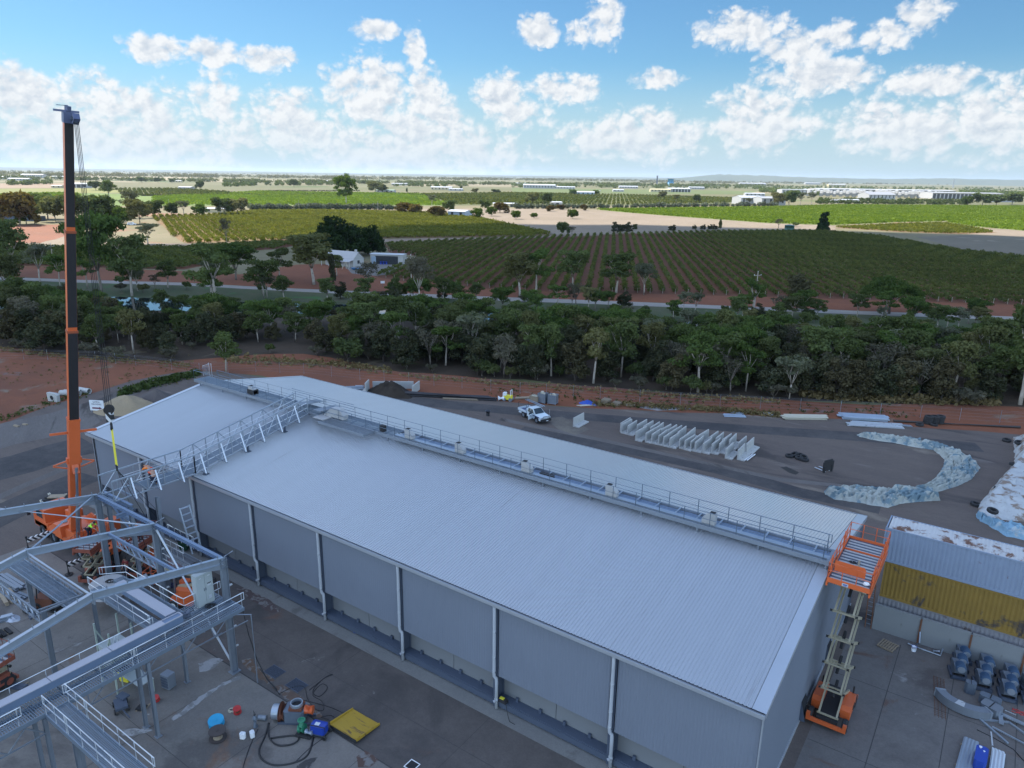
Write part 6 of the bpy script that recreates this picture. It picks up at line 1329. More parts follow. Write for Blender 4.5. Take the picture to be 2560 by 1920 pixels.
# fork attachment, hole
p = G(*c7(1965, 900)); fk = thing('fork_carriage', 'black pallet fork carriage with two silver tines standing on the gravel', 'fork attachment', (p.x, p.y, .03), R(62)); mb = MB(); mb.rbox((0, 0, .75), 1.7, .10, 1.1); mb.rbox((0, .05, 1.35), 1.3, .08, .3); mb.rbox((-.6, 0, .4), .2, .2, .8); mb.rbox((.6, 0, .4), .2, .2, .8); mb.build('carriage', m_black, fk)
for x in (-.35, .35): mb = MB(); mb.rbox((x, .75, .08), .13, 1.5, .06); mb.rbox((x, .08, .5), .13, .06, .9); mb.build('tine', m_white, fk)
sheet('oil_stain', wob([G2(*c7(*q)) for q in ((1560, 860), (1610, 853), (1670, 880), (1720, 905), (1690, 925), (1630, 905))], .25, 1.0), .034, M('oil_soaked_gravel', (.03, .024, .018), .7))
# sheet metal and timber along the edge of the gravel
def stack(lab, cat, p, q, w, n, m, h=.09, name='timber_stack', spread=.3):
    P, Q = G(*p), G(*q); org = (P + Q) / 2; t = thing(name, lab, cat, (org.x, org.y, .03)); d = (Q - P); L = d.length; a = math.atan2(d.y, d.x)
    t.rotation_euler = (0, 0, a)
    for k in range(n):
        mb = MB(); l = L * rng.uniform(.8, 1.0); mb.rbox((rng.uniform(-.5, .5) * (L - l), (k % 3 - 1) * w * .36 + rng.uniform(-.08, .08), .08 + (k // 3) * (h + .03)), l, w * .3, h, rng.uniform(-.02, .02)); mb.build('length', m, t)
    mb = MB(); mb.bar((-L * .3, -w * .5, .03), (-L * .3, w * .5, .03), .1, .06); mb.bar((L * .3, -w * .5, .03), (L * .3, w * .5, .03), .1, .06); mb.build('bearer', m_wood, t); return t
m_palewood = M('new_timber', (.50, .46, .36), .8, 0, .12, 4)
stack('pale timber planks stacked along the edge of the dry grass', 'timber', c7(1560, 432), c7(1980, 440), 1.6, 9, m_palewood)
m_sheetb = M('blue_grey_sheet', (.42, .50, .60), .4, .3, .08, 1)
stack('blue grey sheet metal lengths by the tyre stacks', 'sheet metal', c8(485, 300), c8(960, 330), 2.4, 8, m_sheetb, .12, 'sheet_metal_stack'); stack('white sheet metal lengths in front of the blue grey ones', 'sheet metal', c8(565, 372), c8(1110, 400), 1.8, 6, m_white, .08, 'sheet_metal_stack'); stack('thin silver lengths on top of the white sheet metal', 'sheet metal', c8(600, 345), c8(1190, 395), .6, 3, m_galv, .08, 'sheet_metal_stack')
stack('pale panels lying on the gravel beyond the wall blocks', 'panel', c7(1060, 412), c7(1255, 418), 1.4, 3, m_sheetb, .05, 'panel_stack'); stack('second pale panel pile leaning on the dry grass', 'panel', c7(1110, 380), c7(1250, 400), .9, 3, m_galv, .06, 'panel_stack'); stack('white scrap boards beside the pale timber', 'scrap', c7(1415, 395), c7(1500, 410), 1.2, 5, m_white, .1, 'scrap_pile')
P, Q = G(*c8(1010, 352)), G(*c8(2175, 410)); mb = MB(P); mb.tube([P + Vector((0, 0, .2)), Q + Vector((0, 0, .2))], .17, 10); tag(mb.build('long_pipe', m_rust if False else M('dark_pipe', (.05, .042, .038), .7), loc=P), 'very long dark pipe lying along the edge of the gravel', 'pipe')
# crumpled tarpaulins
m_tarp = M('crumpled_tarpaulin', (.34, .36, .33), .55, 0, .12, 1.2, stain=(.13, .20, .235), stain_at=.49, stain_scale=.55, bump=1.0, bscale=5)
m_tarpw = M('dusty_white_tarpaulin', (.42, .43, .43), .6, 0, .2, 1.5, stain=(.22, .165, .125), stain_at=.50, stain_scale=.8, bump=1.0, bscale=4)
def fold(a, b, s):
    from mathutils import noise as mn
    return mn.noise(Vector((a * s, b * s, 3.1))) + .5 * mn.noise(Vector((a * s * 2.3, b * s * 2.3, 9)))
def tarp_strip(name, lab, L_, R_, nu, nv, hgt, mat, cat='tarpaulin', fs=1.3, edge=.12):
    """cloth between two outlines (sightings on the ground), heaped and folded"""
    def pl(L, u):
        n = len(L) - 1; k = min(int(u * n), n - 1); f = u * n - k; a, b = G(*L[k]), G(*L[k + 1]); return a.lerp(b, f)
    org = pl(L_, .5); mb = MB(org)
    def fn(u, v):
        a = pl(L_, u).lerp(pl(R_, u), v); e = min(1, min(v, 1 - v) / edge) * min(1, min(u, 1 - u) / .03); f_ = fold(a.x, a.y, fs)
        st = abs(math.sin(3.0 * fold(a.x * .6 + a.y * .3, a.y * 1.5, .8) * 3.1 + v * 17)); return (a.x + f_ * .15, a.y + f_ * .15, .04 + e * hgt * (.30 + .75 * abs(math.sin(2.6 * f_ + v * 14 + u * 9)) ** 1.5 + .4 * f_))
    mb.grid(fn, nu, nv); tag(mb.build(name, mat, loc=org, smooth=False), lab, cat)
Lc = [c8(*q) for q in ((670, 468), (860, 478), (1050, 510), (1250, 530), (1450, 575), (1620, 640), (1760, 710), (1812, 780), (1730, 880), (1600, 945), (1430, 995), (1280, 1020))]
Rc = [c8(*q) for q in ((690, 490), (850, 525), (1030, 548), (1200, 585), (1370, 610), (1440, 660), (1475, 715), (1455, 790), (1400, 860), (1330, 925), (1270, 965), (1150, 985))]
tarp_strip('tarpaulin', 'crumpled green and white tarpaulin laid in a crescent on the gravel', Lc, Rc, 170, 34, .55, m_tarp)
Ld = [c8(*q) for q in ((380, 985), (560, 980), (740, 992), (920, 985), (1060, 972), (1200, 985), (1330, 1010), (1440, 1060))]
Rd = [c8(*q) for q in ((385, 1020), (450, 1065), (640, 1090), (800, 1120), (960, 1145), (1060, 1110), (1230, 1090), (1440, 1078))]
tarp_strip('tarpaulin', 'bunched dirty tarpaulin lying in front of the crescent one', Ld, Rd, 120, 34, .75, m_tarp, fs=1.1)
Lw = [c8(*q) for q in ((2110, 490), (2125, 640), (2110, 750), (1990, 890), (1860, 1040), (1780, 1140), (1775, 1230))]
Rw = [c8(*q) for q in ((2700, 520), (2700, 640), (2700, 760), (2700, 900), (2700, 1050), (2700, 1180), (2700, 1330))]
def mound_tarp():
    def pl(L, u):
        n = len(L) - 1; k = min(int(u * n), n - 1); f = u * n - k; return G(*L[k]).lerp(G(*L[k + 1]), f)
    org = pl(Lw, .5); mb = MB(org)
    def fn(u, v):
        a = pl(Lw, u).lerp(pl(Rw, u), v); e = min(1, v / .10) * min(1, (1 - u) / .16) * min(1, u / .08); f_ = fold(a.x, a.y, .7) + .5 * abs(math.sin(a.x * 2.2 + a.y * 1.1 + 2.5 * fold(a.x, a.y, .4))); return (a.x + f_ * .25, a.y + f_ * .25, .04 + 1.3 * (e ** .7) + .24 * f_ * e)
    mb.grid(fn, 150, 110); return tag(mb.build('tarpaulin', m_tarpw, loc=org), 'large dusty white tarpaulin over a stockpile at the right edge', 'tarpaulin')
mound_tarp()
m_tarpb = M('blue_tarpaulin', (.20, .34, .44), .55, 0, .2, .8, stain=(.42, .46, .46), stain_at=.52, stain_scale=.5, bump=.8, bscale=3)
tarp_strip('tarpaulin', 'blue tarpaulin skirt along the near foot of the white stockpile cover', [c8(*q) for q in ((1770, 1200), (1960, 1290), (2200, 1330), (2500, 1370))], [c8(*q) for q in ((1775, 1245), (1900, 1320), (2050, 1410), (2480, 1500))], 70, 22, .6, m_tarpb)
for (a, b, z), lab in (((2165, 550, .9), 'tyre weighing down the far side of the white tarpaulin'), ((2118, 752, .7), 'tyre on the left edge of the white tarpaulin, halfway'), ((1978, 980, .7), 'tyre on the sloping left edge of the white tarpaulin'), ((1918, 1180, 1.3), 'tyre near the front corner of the white tarpaulin')):
    p = G(*c8(a, b), z); tyre(p.x, p.y, z, lab, None, .15, 1.3)
# ------------------------------------------------------------------ ute
c5 = lambda x, y: (1040 + x / 3.456, 900 + y / 3.456)
def ute():
    a = math.radians(-19.5); t = thing('utility_truck', 'white dual cab ute with open driver door and ladder on the rack', 'ute', (-45.35, 48.95, .03), a)
    m_ub = M('ute_white', (.62, .70, .74), .25, 0, .03, 2); m_nv = M('ute_navy_stripe', (.02, .04, .14), .35)
    mb = MB(); mb.prism([(-.55, -.86, .45), (2.45, -.86, .5), (2.5, -.86, .95), (1.25, -.86, 1.12), (-.55, -.86, 1.12)], (0, 1.72, 0)); body = mb.build('body', m_ub, t)
    mb = MB(); vs = []
    for x, z, w in ((-.6, 1.12, .84), (-.5, 1.72, .68), (.55, 1.76, .68), (1.3, 1.12, .84)): vs += [(x, -w, z), (x, w, z)]
    mb.add(vs, [(0, 2, 4, 6), (7, 5, 3, 1), (0, 1, 3, 2), (2, 3, 5, 4), (4, 5, 7, 6), (0, 6, 7, 1)]); mb.build('cab', m_ub, t)
    mb = MB(); mb.add([(.60, -.62, 1.715), (.60, .62, 1.715), (1.27, .76, 1.15), (1.27, -.76, 1.15)], [(0, 1, 2, 3)])
    mb.add([(.60, -.62, 1.735), (.60, .62, 1.735), (1.29, .76, 1.165), (1.29, -.76, 1.165)], [(0, 1, 2, 3)]); mb.build('windscreen', m_glass, t)
    for s in (-1, 1):
        mb = MB()
        for x0, x1 in ((-.42, .12), (.2, .82)): mb.add([(x0, s * .855, 1.16), (x1 + .12, s * .855, 1.16), (min(x1, .6), s * .715, 1.66), (x0 + .04, s * .715, 1.66)], [(0, 1, 2, 3)])
        mb.build('side_window', m_glass, t); mb = MB(); mb.rbox((1.5, s * .868, .93), 1.5, .012, .13); mb.build('stripe', m_nv, t)
        mb = MB(); mb.rbox((2.47, s * .62, .82), .08, .34, .2); mb.build('headlight', m_white, t)
        for x in (-1.35, 1.65):
            mb = MB(); mb.ring((x, s * .78, .4), (0, 1, 0), .4, .17, .26, 20); w = mb.build('wheel', m_black, t); mb = MB(); mb.disc((x, s * .80, .4), (0, 1, 0), .23, .22, 12); mb.build('rim', m_galvd, w)
            mb = MB(); mb.disc((x, s * .845, .47), (0, 1, 0), .5, .05, 20); mb.build('arch', m_dark, t)
    mb = MB(); mb.box(-2.6, -.7, -.9, .9, .78, .88)
    tr = mb.build('tray', m_nv, t); mb = MB(); mb.box(-2.6, -.7, -.93, -.88, .84, 1.16); mb.box(-2.6, -.7, .88, .93, .84, 1.16); mb.box(-2.63, -2.58, -.9, .9, .84, 1.16); mb.box(-.72, -.66, -.9, .9, .84, 1.5); mb.build('tray_side', m_ub, tr)
    mb = MB(); mb.box(-2.4, -1.8, -.9, -.6, .5, .78); mb.box(-1.6, -.9, -.2, .7, .9, 1.2); mb.build('tool_box', m_ub, t)
    mb = MB()
    for x in (-.72, -2.55):
        for s in (-1, 1): mb.tube([(x, s * .86, .85), (x, s * .86, 1.95)], .035, 6)
        mb.tube([(x, -.86, 1.95), (x, .86, 1.95)], .035, 6)
    mb.tube([(-.72, .86, 1.95), (.9, .86, 1.95)], .03, 6); mb.build('ladder_rack', m_black, t)
    mb = MB()
    for y in (.42, .82): mb.bar((-2.7, y, 2.05), (1.3, y, 2.05), .05, .1)
    for k in range(13): x = -2.5 + k * .3; mb.bar((x, .42, 2.05), (x, .82, 2.05), .03)
    mb.build('ladder', m_galv, t)
    mb = MB(); mb.bar((2.62, -.85, .55), (2.62, .85, .55), .2, .32); mb.tube([(2.66, -.6, .6), (2.66, -.5, 1.1), (2.66, .5, 1.1), (2.66, .6, .6)], .04, 6); mb.build('bull_bar', m_black, t)
    for s in (-1, 1): mb = MB(); mb.disc((2.72, s * .26, .95), (1, 0, 0), .1, .06, 14); mb.build('spotlight', m_white, t)
    mb = MB(); mb.rbox((2.735, .15, .5), .01, .36, .1); mb.build('number_plate', m_wht, t)
    d = MB(); d.rbox((0, -.48, .82), .05, .96, .66); dd = d.build('open_door', m_ub, t, loc=(.72, -.88, 0), rz=R(18)); d = MB(); d.add([(0, -.05, 1.16), (0, -.9, 1.16), (0, -.7, 1.62), (0, -.12, 1.66)], [(0, 1, 2, 3)]); d.build('door_glass', m_glass, dd); d = MB(); d.rbox((.03, -.5, .98), .006, .5, .07); d.rbox((.03, -.45, .82), .006, .35, .04); d.build('door_print', m_nv, dd)
    mb = MB(); mb.tube([(2.6, .6, 1.0), (2.6, .62, 2.0)], .012, 4); mb.build('antenna', m_wht, t)
ute()
# ------------------------------------------------------------------ along the fence behind the shed
def heap(name, lab, p, rx, ry, h, mat, rz=0, cat='heap', n=28, rough=.12):
    P = G(*p) if len(p) == 2 else Vector(p); mb = MB(); sd = rng.uniform(0, 99)
    def fn(u, v):
        a = u * 6.28318; r = v; f_ = fold(math.cos(a) * r * 3 + sd, math.sin(a) * r * 3, 1.0); rr = r * (1 + .18 * fold(math.cos(a) * 1.3 + sd, math.sin(a) * 1.3, 1)); return (rx * rr * math.cos(a), ry * rr * math.sin(a), h * max(0, (1 - r ** 1.25)) * (1 + rough * f_) - .02)
    mb.grid(fn, n * 2, n // 2); return tag(mb.build(name, mat, loc=(P.x, P.y, .03), rz=rz, smooth=True), lab, cat)
c3 = lambda x, y: (x / 3.456, 860 + y / 3.456)
heap('sand_heap', 'pale sand heap behind the hook beside the yard track', c3(1110, 560), 4.8, 3.6, 2.0, ground_mat('sand', ((.33, .26, .17), (.27, .21, .135)), bump=.2), .4)
heap('gravel_heap', 'dark grey gravel heap between the sand and the shed roof', c3(1360, 500), 4.0, 3.0, 1.8, ground_mat('dark_gravel', ((.11, .095, .09), (.085, .075, .07)), bump=.4), .2)
c4 = lambda x, y: (480 + x / 3.456, 880 + y / 3.456)
heap('compost_heap', 'dark compost heap in a concrete bay against the red dirt', c4(1720, 345), 4.6, 2.4, 1.7, ground_mat('compost', ((.022, .017, .013), (.045, .035, .026)), (.3, 1, 5), bump=.8), -.1, rough=.4)
def bay_wall(lab, p, q, h):
    P, Q = G(*p), G(*q); c = (P + Q) / 2; t = thing('bay_wall', lab, 'wall block', (c.x, c.y, .03), math.atan2(Q.y - P.y, Q.x - P.x)); L = (Q - P).length; mb = MB(); mb.rbox((0, 0, h / 2), L, .16, h); mb.build('stem', m_concp, t); mb = MB(); mb.rbox((0, .3, .08), L, .7, .14); mb.build('foot', m_concp, t)
bay_wall('leaning concrete panel at the left side of the compost bay', c4(1500, 352), c4(1530, 318), 1.5); bay_wall('long concrete panel along the back of the compost bay', c4(1562, 318), c4(1915, 318), 1.2); bay_wall('concrete panel at the right side of the compost bay', c4(1905, 372), c4(1965, 325), 1.4)
for i in range(5):
    p = G(*c4(1790 + i * 24, 375 + rng.uniform(-8, 8))); mb = MB(); mb.grid(lambda u, v: (u * 1.1 - .5 + .1 * math.sin(v * 9), v * .8 - .4, .1 + .18 * math.sin(u * 7 + i) * math.cos(v * 6)), 8, 8); tag(mb.build('plastic_scrap', m_wht, loc=(p.x, p.y, .05), rz=rng.uniform(0, 3)), 'scrap of white plastic in front of the compost heap', 'plastic scrap', 'white plastic scraps by the compost')
stack('stack of grey steel sections left of the compost bay', 'steel sections', c4(1330, 325), c4(1490, 318), 1.6, 6, m_galvd, .12, 'steel_stack'); stack('bright steel lengths on the grey sections left of the compost bay', 'steel sections', c4(1410, 300), c4(1480, 300), .7, 3, m_white, .08, 'steel_stack')
m_dpipe = M('black_poly_pipe', (.03, .028, .032), .5)
P, Q = G(*c5(-90, 300)), G(*c5(690, 345)); d_ = (Q - P).normalized(); n_ = Vector((-d_.y, d_.x, 0))
for k in range(8):
    mb = MB(P); o = n_ * ((k % 5) * .34 - .7) + Vector((0, 0, .18 + .3 * (k // 5))); e = rng.uniform(-1.2, .3); mb.tube([P + o, Q + o + d_ * e], .15, 8); tag(mb.build('poly_pipe', m_dpipe, loc=P), 'long black pipe in the bundle behind the shed', 'pipe', 'black pipes bundled behind the shed')
stack('weathered planks under the bundle of black pipes', 'timber', c5(230, 335), c5(560, 350), .9, 4, m_wood, .08)
ym = thing('compactor', 'small yellow and white compactor beside the black pipes', 'compactor', tuple(G(*c5(795, 352))), R(15)); mb = MB(); mb.rbox((0, 0, .55), 1.3, .8, .6, 0, 0, .1); mb.build('body', m_yel, ym); mb = MB(); mb.rbox((-.5, 0, 1.0), .5, .7, .5, 0, 0, .08); mb.tube([(.5, -.35, .9), (.5, -.35, 1.7), (.5, .35, 1.7), (.5, .35, .9)], .05, 6); mb.build('hood', m_wht, ym)
for x in (-.5, .5): mb = MB(); mb.disc((x, 0, .3), (0, 1, 0), .3, .9, 18); mb.build('roller', m_galvd, ym)
mh = thing('white_drum', 'white plastic drum lying at the left of the yellow compactor', 'drum', tuple(G(*c5(735, 352))), R(40)); mb = MB(); mb.disc((0, 0, .4), (1, 0, 0), .38, .9, 18); mb.build('body', m_wht, mh); mb = MB(); mb.disc((.47, .1, .5), (1, 0, 0), .07, .06, 10); mb.build('cap', m_redp, mh)
def crate(lab, p, rz, w, d, h, m, m2, cat='crate', lid=True):
    P = G(*p); t = thing('storage_crate', lab, cat, (P.x, P.y, .03), rz); mb = MB(); mb.box(-w / 2, w / 2, -d / 2, d / 2, .12, .16)
    for x0, x1, y0, y1 in ((-w / 2, w / 2, -d / 2, -d / 2 + .04), (-w / 2, w / 2, d / 2 - .04, d / 2), (-w / 2, -w / 2 + .04, -d / 2, d / 2), (w / 2 - .04, w / 2, -d / 2, d / 2)): mb.box(x0, x1, y0, y1, .16, h)
    mb.build('panels', m, t); mb = MB()
    for x in (-w / 2, w / 2):
        for y in (-d / 2, d / 2): mb.bar((x, y, 0), (x, y, h + .03), .07)
    for z in (.12, h): 
        for s in (-1, 1): mb.bar((-w / 2, s * d / 2, z), (w / 2, s * d / 2, z), .05); mb.bar((s * w / 2, -d / 2, z), (s * w / 2, d / 2, z), .05)
    mb.build('frame', m2, t); mb = MB()
    for k in range(7): mb.rbox((rng.uniform(-.3, .3) * w, rng.uniform(-.3, .3) * d, h - .1 + rng.uniform(-.05, .15)), rng.uniform(.2, .5), rng.uniform(.15, .4), rng.uniform(.1, .3), rng.uniform(0, 3))
    mb.build('contents', m_palewood, t)
crate('brown wooden crate left of two grey bins behind the ute', c5(1028, 362), R(5), 1.3, 1.1, .95, m_wood, m_wood); crate('left of two grey mesh bins full of offcuts behind the ute', c5(1097, 368), R(3), 1.2, 1.1, 1.45, m_galvd, m_galvd, 'bin'); crate('right of two grey mesh bins full of offcuts behind the ute', c5(1182, 378), R(12), 1.2, 1.1, 1.4, m_galvd, m_galv, 'bin')
stack('loose planks beside the brown wooden crate', 'timber', c5(850, 335), c5(1000, 330), 1.0, 5, m_wood, .08)
heap('tarpaulin_bundle', 'bright blue tarpaulin bundle on the gravel edge', c5(1482, 382), 1.5, .7, .6, M('royal_blue_tarp', (.015, .07, .38), .5, 0, .2, 3, bump=.8), .1, 'tarpaulin', 22, .6)
stack('planks lying in front of the blue tarpaulin bundle', 'timber', c5(1390, 402), c5(1555, 392), .6, 3, m_palewood, .07)
for i, (q, n, lab) in enumerate((((1642, 380), 5, 'pallet in the taller pallet stack along the red dirt'), ((1733, 390), 3, 'pallet in the lower pallet stack along the red dirt'))):
    p = G(*c5(*q))
    for k in range(n): pallet(lab, p.x + rng.uniform(-.08, .08), p.y + rng.uniform(-.08, .08), R(rng.uniform(-8, 8)), .03 + k * .16, None, ('pallets of the taller stack', 'pallets of the lower stack')[i])
stack('flat pile of grey boards right of the pallet stacks', 'timber', c5(1800, 390), c5(1890, 393), 1.2, 4, m_wood, .07)
bn = thing('black_bin', 'small black bin alone on the gravel behind the roof edge', 'bin', tuple(G(*c5(621, 482))), 0); mb = MB(); mb.tube([(0, 0, .03), (0, 0, .75)], [.26, .31], 14); mb.build('body', m_black, bn); mb = MB(); mb.tube([(.32 * math.cos(i * .4488), .32 * math.sin(i * .4488), .76) for i in range(15)], .025, 5, False); mb.build('rim', m_steel, bn)
sheet('lime_spill', wob([G2(*c5(*q)) for q in ((1880, 402), (2120, 400), (2260, 412), (2420, 425), (2300, 432), (2080, 440), (1990, 425))], .5, 2), .034, ground_mat('spilt_lime', ((.34, .34, .34), (.15, .14, .135)), (.2, .7, 2), bump=0))
sheet('sand_patch', wob([G2(*c5(*q)) for q in ((1150, 505), (1260, 490), (1420, 560), (1500, 600), (1380, 650), (1230, 600))], .8, 2), .033, ground_mat('sandy_gravel', ((.19, .165, .13), (.12, .105, .095)), (.2, .8, 3), bump=.2))
# wheel tracks
m_track = ground_mat('compacted_track', ((.052, .050, .052), (.095, .086, .082)), (.15, .8, 3), bump=.1)
def track(pts, w, z=.0315, mat=None):
    P = [G(*p) for p in pts]; L = []; R2 = []
    for i, p in enumerate(P):
        d = (P[min(i + 1, len(P) - 1)] - P[max(i - 1, 0)]).normalized(); n = Vector((-d.y, d.x, 0)); L.append(p + n * w * rng.uniform(.8, 1.2)); R2.append(p - n * w * rng.uniform(.8, 1.2))
    sheet('wheel_track', [(p.x, p.y) for p in L] + [(p.x, p.y) for p in R2[::-1]], z, mat or m_track)
track([(900, 985), (1100, 1010), (1300, 1030), (1600, 1052), (1900, 1075), (2150, 1092), (2450, 1120)], 1.6); track([(1300, 1075), (1600, 1130), (1800, 1175), (2000, 1230), (2200, 1275)], 1.3, .0318); track([(1250, 1048), (1500, 1100), (1750, 1155), (1950, 1200), (2250, 1230)], .5, .0322, m_gravel_l); track([(-80, 1190), (60, 1160), (150, 1130), (230, 1110)], 3.4, .0316, m_track); track([(-80, 1120), (80, 1090), (220, 1060)], 2.6, .0318, m_gravel_l); track([(-80, 1330), (40, 1270), (120, 1230), (230, 1190)], 2.2, .0320); track([(-60, 1270), (60, 1215), (140, 1180), (230, 1150)], .6, .0324, m_gravel_l)
sheet('gravel_patch', wob(px([(-60, 1078), (120, 1035), (240, 1000), (340, 965), (400, 958), (300, 1010), (215, 1075), (60, 1105), (-60, 1140)]), .8, 3), .030, m_gravel_l)
# concrete pipes, head wall, sign
for i, (a, b, lab) in enumerate(((c3(525, 445), c3(690, 452), 'concrete pipe nearest the headwall block'), (c3(560, 440), c3(700, 440), 'concrete pipe lying between two others on red dirt'), (c3(655, 412), c3(775, 432), 'longest concrete pipe pointing at the boom'))):
    P, Q = G(*a), G(*b); mb = MB(P); d = (Q - P); up = Vector((0, 0, .42)); k = 20; ax_, s_, u_ = basis(d); vs = []
    for p in (P, Q):
        for r in (.42, .33): vs += [p + up + (s_ * math.cos(6.283 * j / k) + u_ * math.sin(6.283 * j / k)) * r for j in range(k)]
    f = []
    for j in range(k): j2 = (j + 1) % k; f += [(j, j2, 2 * k + j2, 2 * k + j), (k + j, k + j2, 3 * k + j2, 3 * k + j), (j, j2, k + j2, k + j), (2 * k + j, 2 * k + j2, 3 * k + j2, 3 * k + j)]
    mb.add(vs, f); tag(mb.build('concrete_pipe', m_concp, loc=P), lab, 'pipe')
P = G(*c3(455, 500)); hw = thing('headwall_block', 'pale concrete headwall block with a dark pipe hole on the red dirt', 'headwall', (P.x, P.y, .03), R(15)); mb = MB(); mb.prism([(-.9, 0, 0), (.9, 0, 0), (1.0, 0, 1.0), (.6, 0, 1.25), (-1.0, 0, 1.25)], (0, .5, 0)); mb.build('body', m_concp, hw); mb = MB(); mb.disc((0, -.01, .6), (0, 1, 0), .36, .06, 20); mb.build('pipe_hole', m_dark, hw); mb = MB(); mb.ring((0, -.02, .6), (0, 1, 0), .44, .1, .08, 20); mb.build('collar', m_concp, hw)
P = G(*c3(845, 592)); sn = thing('direction_sign', 'white sign with two dark lines of writing and an arrow by the yard track', 'sign', (P.x, P.y, .03), R(28)); mb = MB(); mb.rbox((0, 0, 1.0), 2.1, .05, 1.5); mb.build('board', m_wht, sn)
for x in (-.9, .9): mb = MB(); mb.bar((x, .05, 0), (x, .05, 1.7), .07); mb.build('post', m_galvd, sn)
m_ink = M('sign_ink', (.03, .02, .06), .6); m_inkr = M('sign_arrow', (.12, .01, .04), .6)
for txt, z, s in (('SAMPLE', 1.40, .30), ('DELIVERIES', 1.08, .30)):
    cu = bpy.data.curves.new('lettering', 'FONT'); cu.body = txt; cu.size = s; cu.align_x = 'CENTER'; cu.extrude = .004; cu.materials.append(m_ink); oc = bpy.data.objects.new('lettering_curve', cu); COL.objects.link(oc); me = bpy.data.meshes.new_from_object(oc); bpy.data.objects.remove(oc); o = link('lettering', me, sn, (0, -.032, z)); o.rotation_euler = (R(90), 0, 0)
mb = MB(); mb.prism([(-.7, -.035, .52), (.35, -.035, .52), (.35, -.035, .42), (.75, -.035, .62), (.35, -.035, .82), (.35, -.035, .72), (-.7, -.035, .72)], (0, -.006, 0)); mb.build('arrow', m_inkr, sn)
for i, (a, b, lab) in enumerate(((c3(120, 705), c3(165, 718), 'short dark log on the pale track at the far left'), (c3(205, 695), c3(240, 702), 'pair of short sticks on the pale track'))): stack(lab, 'timber', a, b, .4, 2, m_wood, .15)
P = G(145, 1250); sk = thing('steel_plate_stack', 'stack of dark steel crane mats left of the crane', 'crane mat', (P.x, P.y, .03), R(30)); mb = MB(); mb.rbox((0, 0, .15), 2.6, 1.2, .1, .1); mb.rbox((.1, .1, .3), 2.4, 1.1, .1, -.1); mb.build('plate', m_black, sk); mb = MB(); mb.rbox((0, 0, .4), 1.6, .8, .08, .2); mb.build('timber_pad', m_wood, sk)
for i, (x, y) in enumerate(((105, 1252), (165, 1237), (125, 1235))): stack(('short pale post lying left of the crane mats', 'short upright plank at the crane mats', 'dark offcut above the crane mats')[i], 'timber', (x, y), (x + 8, y + 12), .3, 2, m_palewood, .12)
# wire fence along the red dirt
FENCE = [(-60, 905), (0, 898), (120, 900), (240, 905), (340, 914), (430, 925), (500, 935), (640, 930), (760, 935), (900, 950), (1085, 965), (1300, 985), (1500, 997), (1700, 1012), (1900, 1022), (2100, 1033), (2300, 1045), (2600, 1065)]
fp = [G(*p) for p in FENCE]; ft = thing('wire_fence', 'thin wire mesh fence on grey posts along the red dirt strip', 'fence', tuple(fp[6])); fo_ = fp[6]
seg = [];
for a, b in zip(fp, fp[1:]):
    n = max(1, int((b - a).length / 4.0)); seg += [a.lerp(b, k / n) for k in range(n)]
seg.append(fp[-1])
for p in seg[:100]: mb = MB(fo_); mb.tube([p, p + Vector((0, 0, 1.9))], .03, 5); mb.build('post', m_galv, ft)
mb = MB(fo_)
for h in (.3, .75, 1.2, 1.65, 1.85): mb.tube([p + Vector((0, 0, h)) for p in seg], .008, 3)
mb.build('wire', m_galvd, ft)
# dry grass and weeds along the gravel edge
m_dgr = leaf_mat('dry_grass_blade', (.16, .125, .06), (.22, .17, .085), .2); m_ggr = leaf_mat('green_weed', (.05, .075, .025), (.08, .10, .035), .2)
def tufts(name, line, n, wid, mat, h=.5):
    C = []
    for k in range(n):
        u = rng.random(); i = min(int(u * (len(line) - 1)), len(line) - 2); f = u * (len(line) - 1) - i; p = G(line[i][0] + (line[i + 1][0] - line[i][0]) * f, line[i][1] + (line[i + 1][1] - line[i][1]) * f + rng.gauss(0, wid)); hh = h * rng.uniform(.4, 1.3)
        C.append(cards((p.x, p.y, hh * .4), (hh * .6, hh * .6, hh * .5), 6, hh * .35, npr))
    tag(quads(name, np.concatenate(C), mat), kind='stuff')
tufts('dry_grass', [(1480, 1010), (1600, 1015), (1740, 1022), (1850, 1030), (1950, 1040)], 700, 3.0, m_dgr); tufts('dry_grass', [(2000, 988), (2150, 998), (2300, 1003), (2500, 1010)], 700, 4.0, m_dgr, .9); tufts('dry_grass', [(560, 900), (700, 905), (850, 912), (980, 930)], 500, 5.0, m_dgr, .6); tufts('dry_grass', [(0, 873), (200, 897), (480, 915)], 350, 4.0, m_dgr, .5); tufts('dry_grass', [(1000, 940), (1300, 962), (1700, 992), (1950, 1005)], 500, 3.0, m_dgr, .5)
tufts('weeds', [(300, 988), (360, 968), (430, 950), (500, 935)], 500, 4.0, m_ggr, .7); tufts('weeds', [(0, 1050), (120, 1010), (230, 980)], 160, 4.0, m_ggr, .4); tufts('weeds', [(1200, 975), (1500, 1000), (1800, 1010), (2300, 1040)], 260, 8.0, m_ggr, .4); tufts('weeds', [(0, 940), (300, 935), (480, 925)], 200, 25.0, m_dgr, .35)
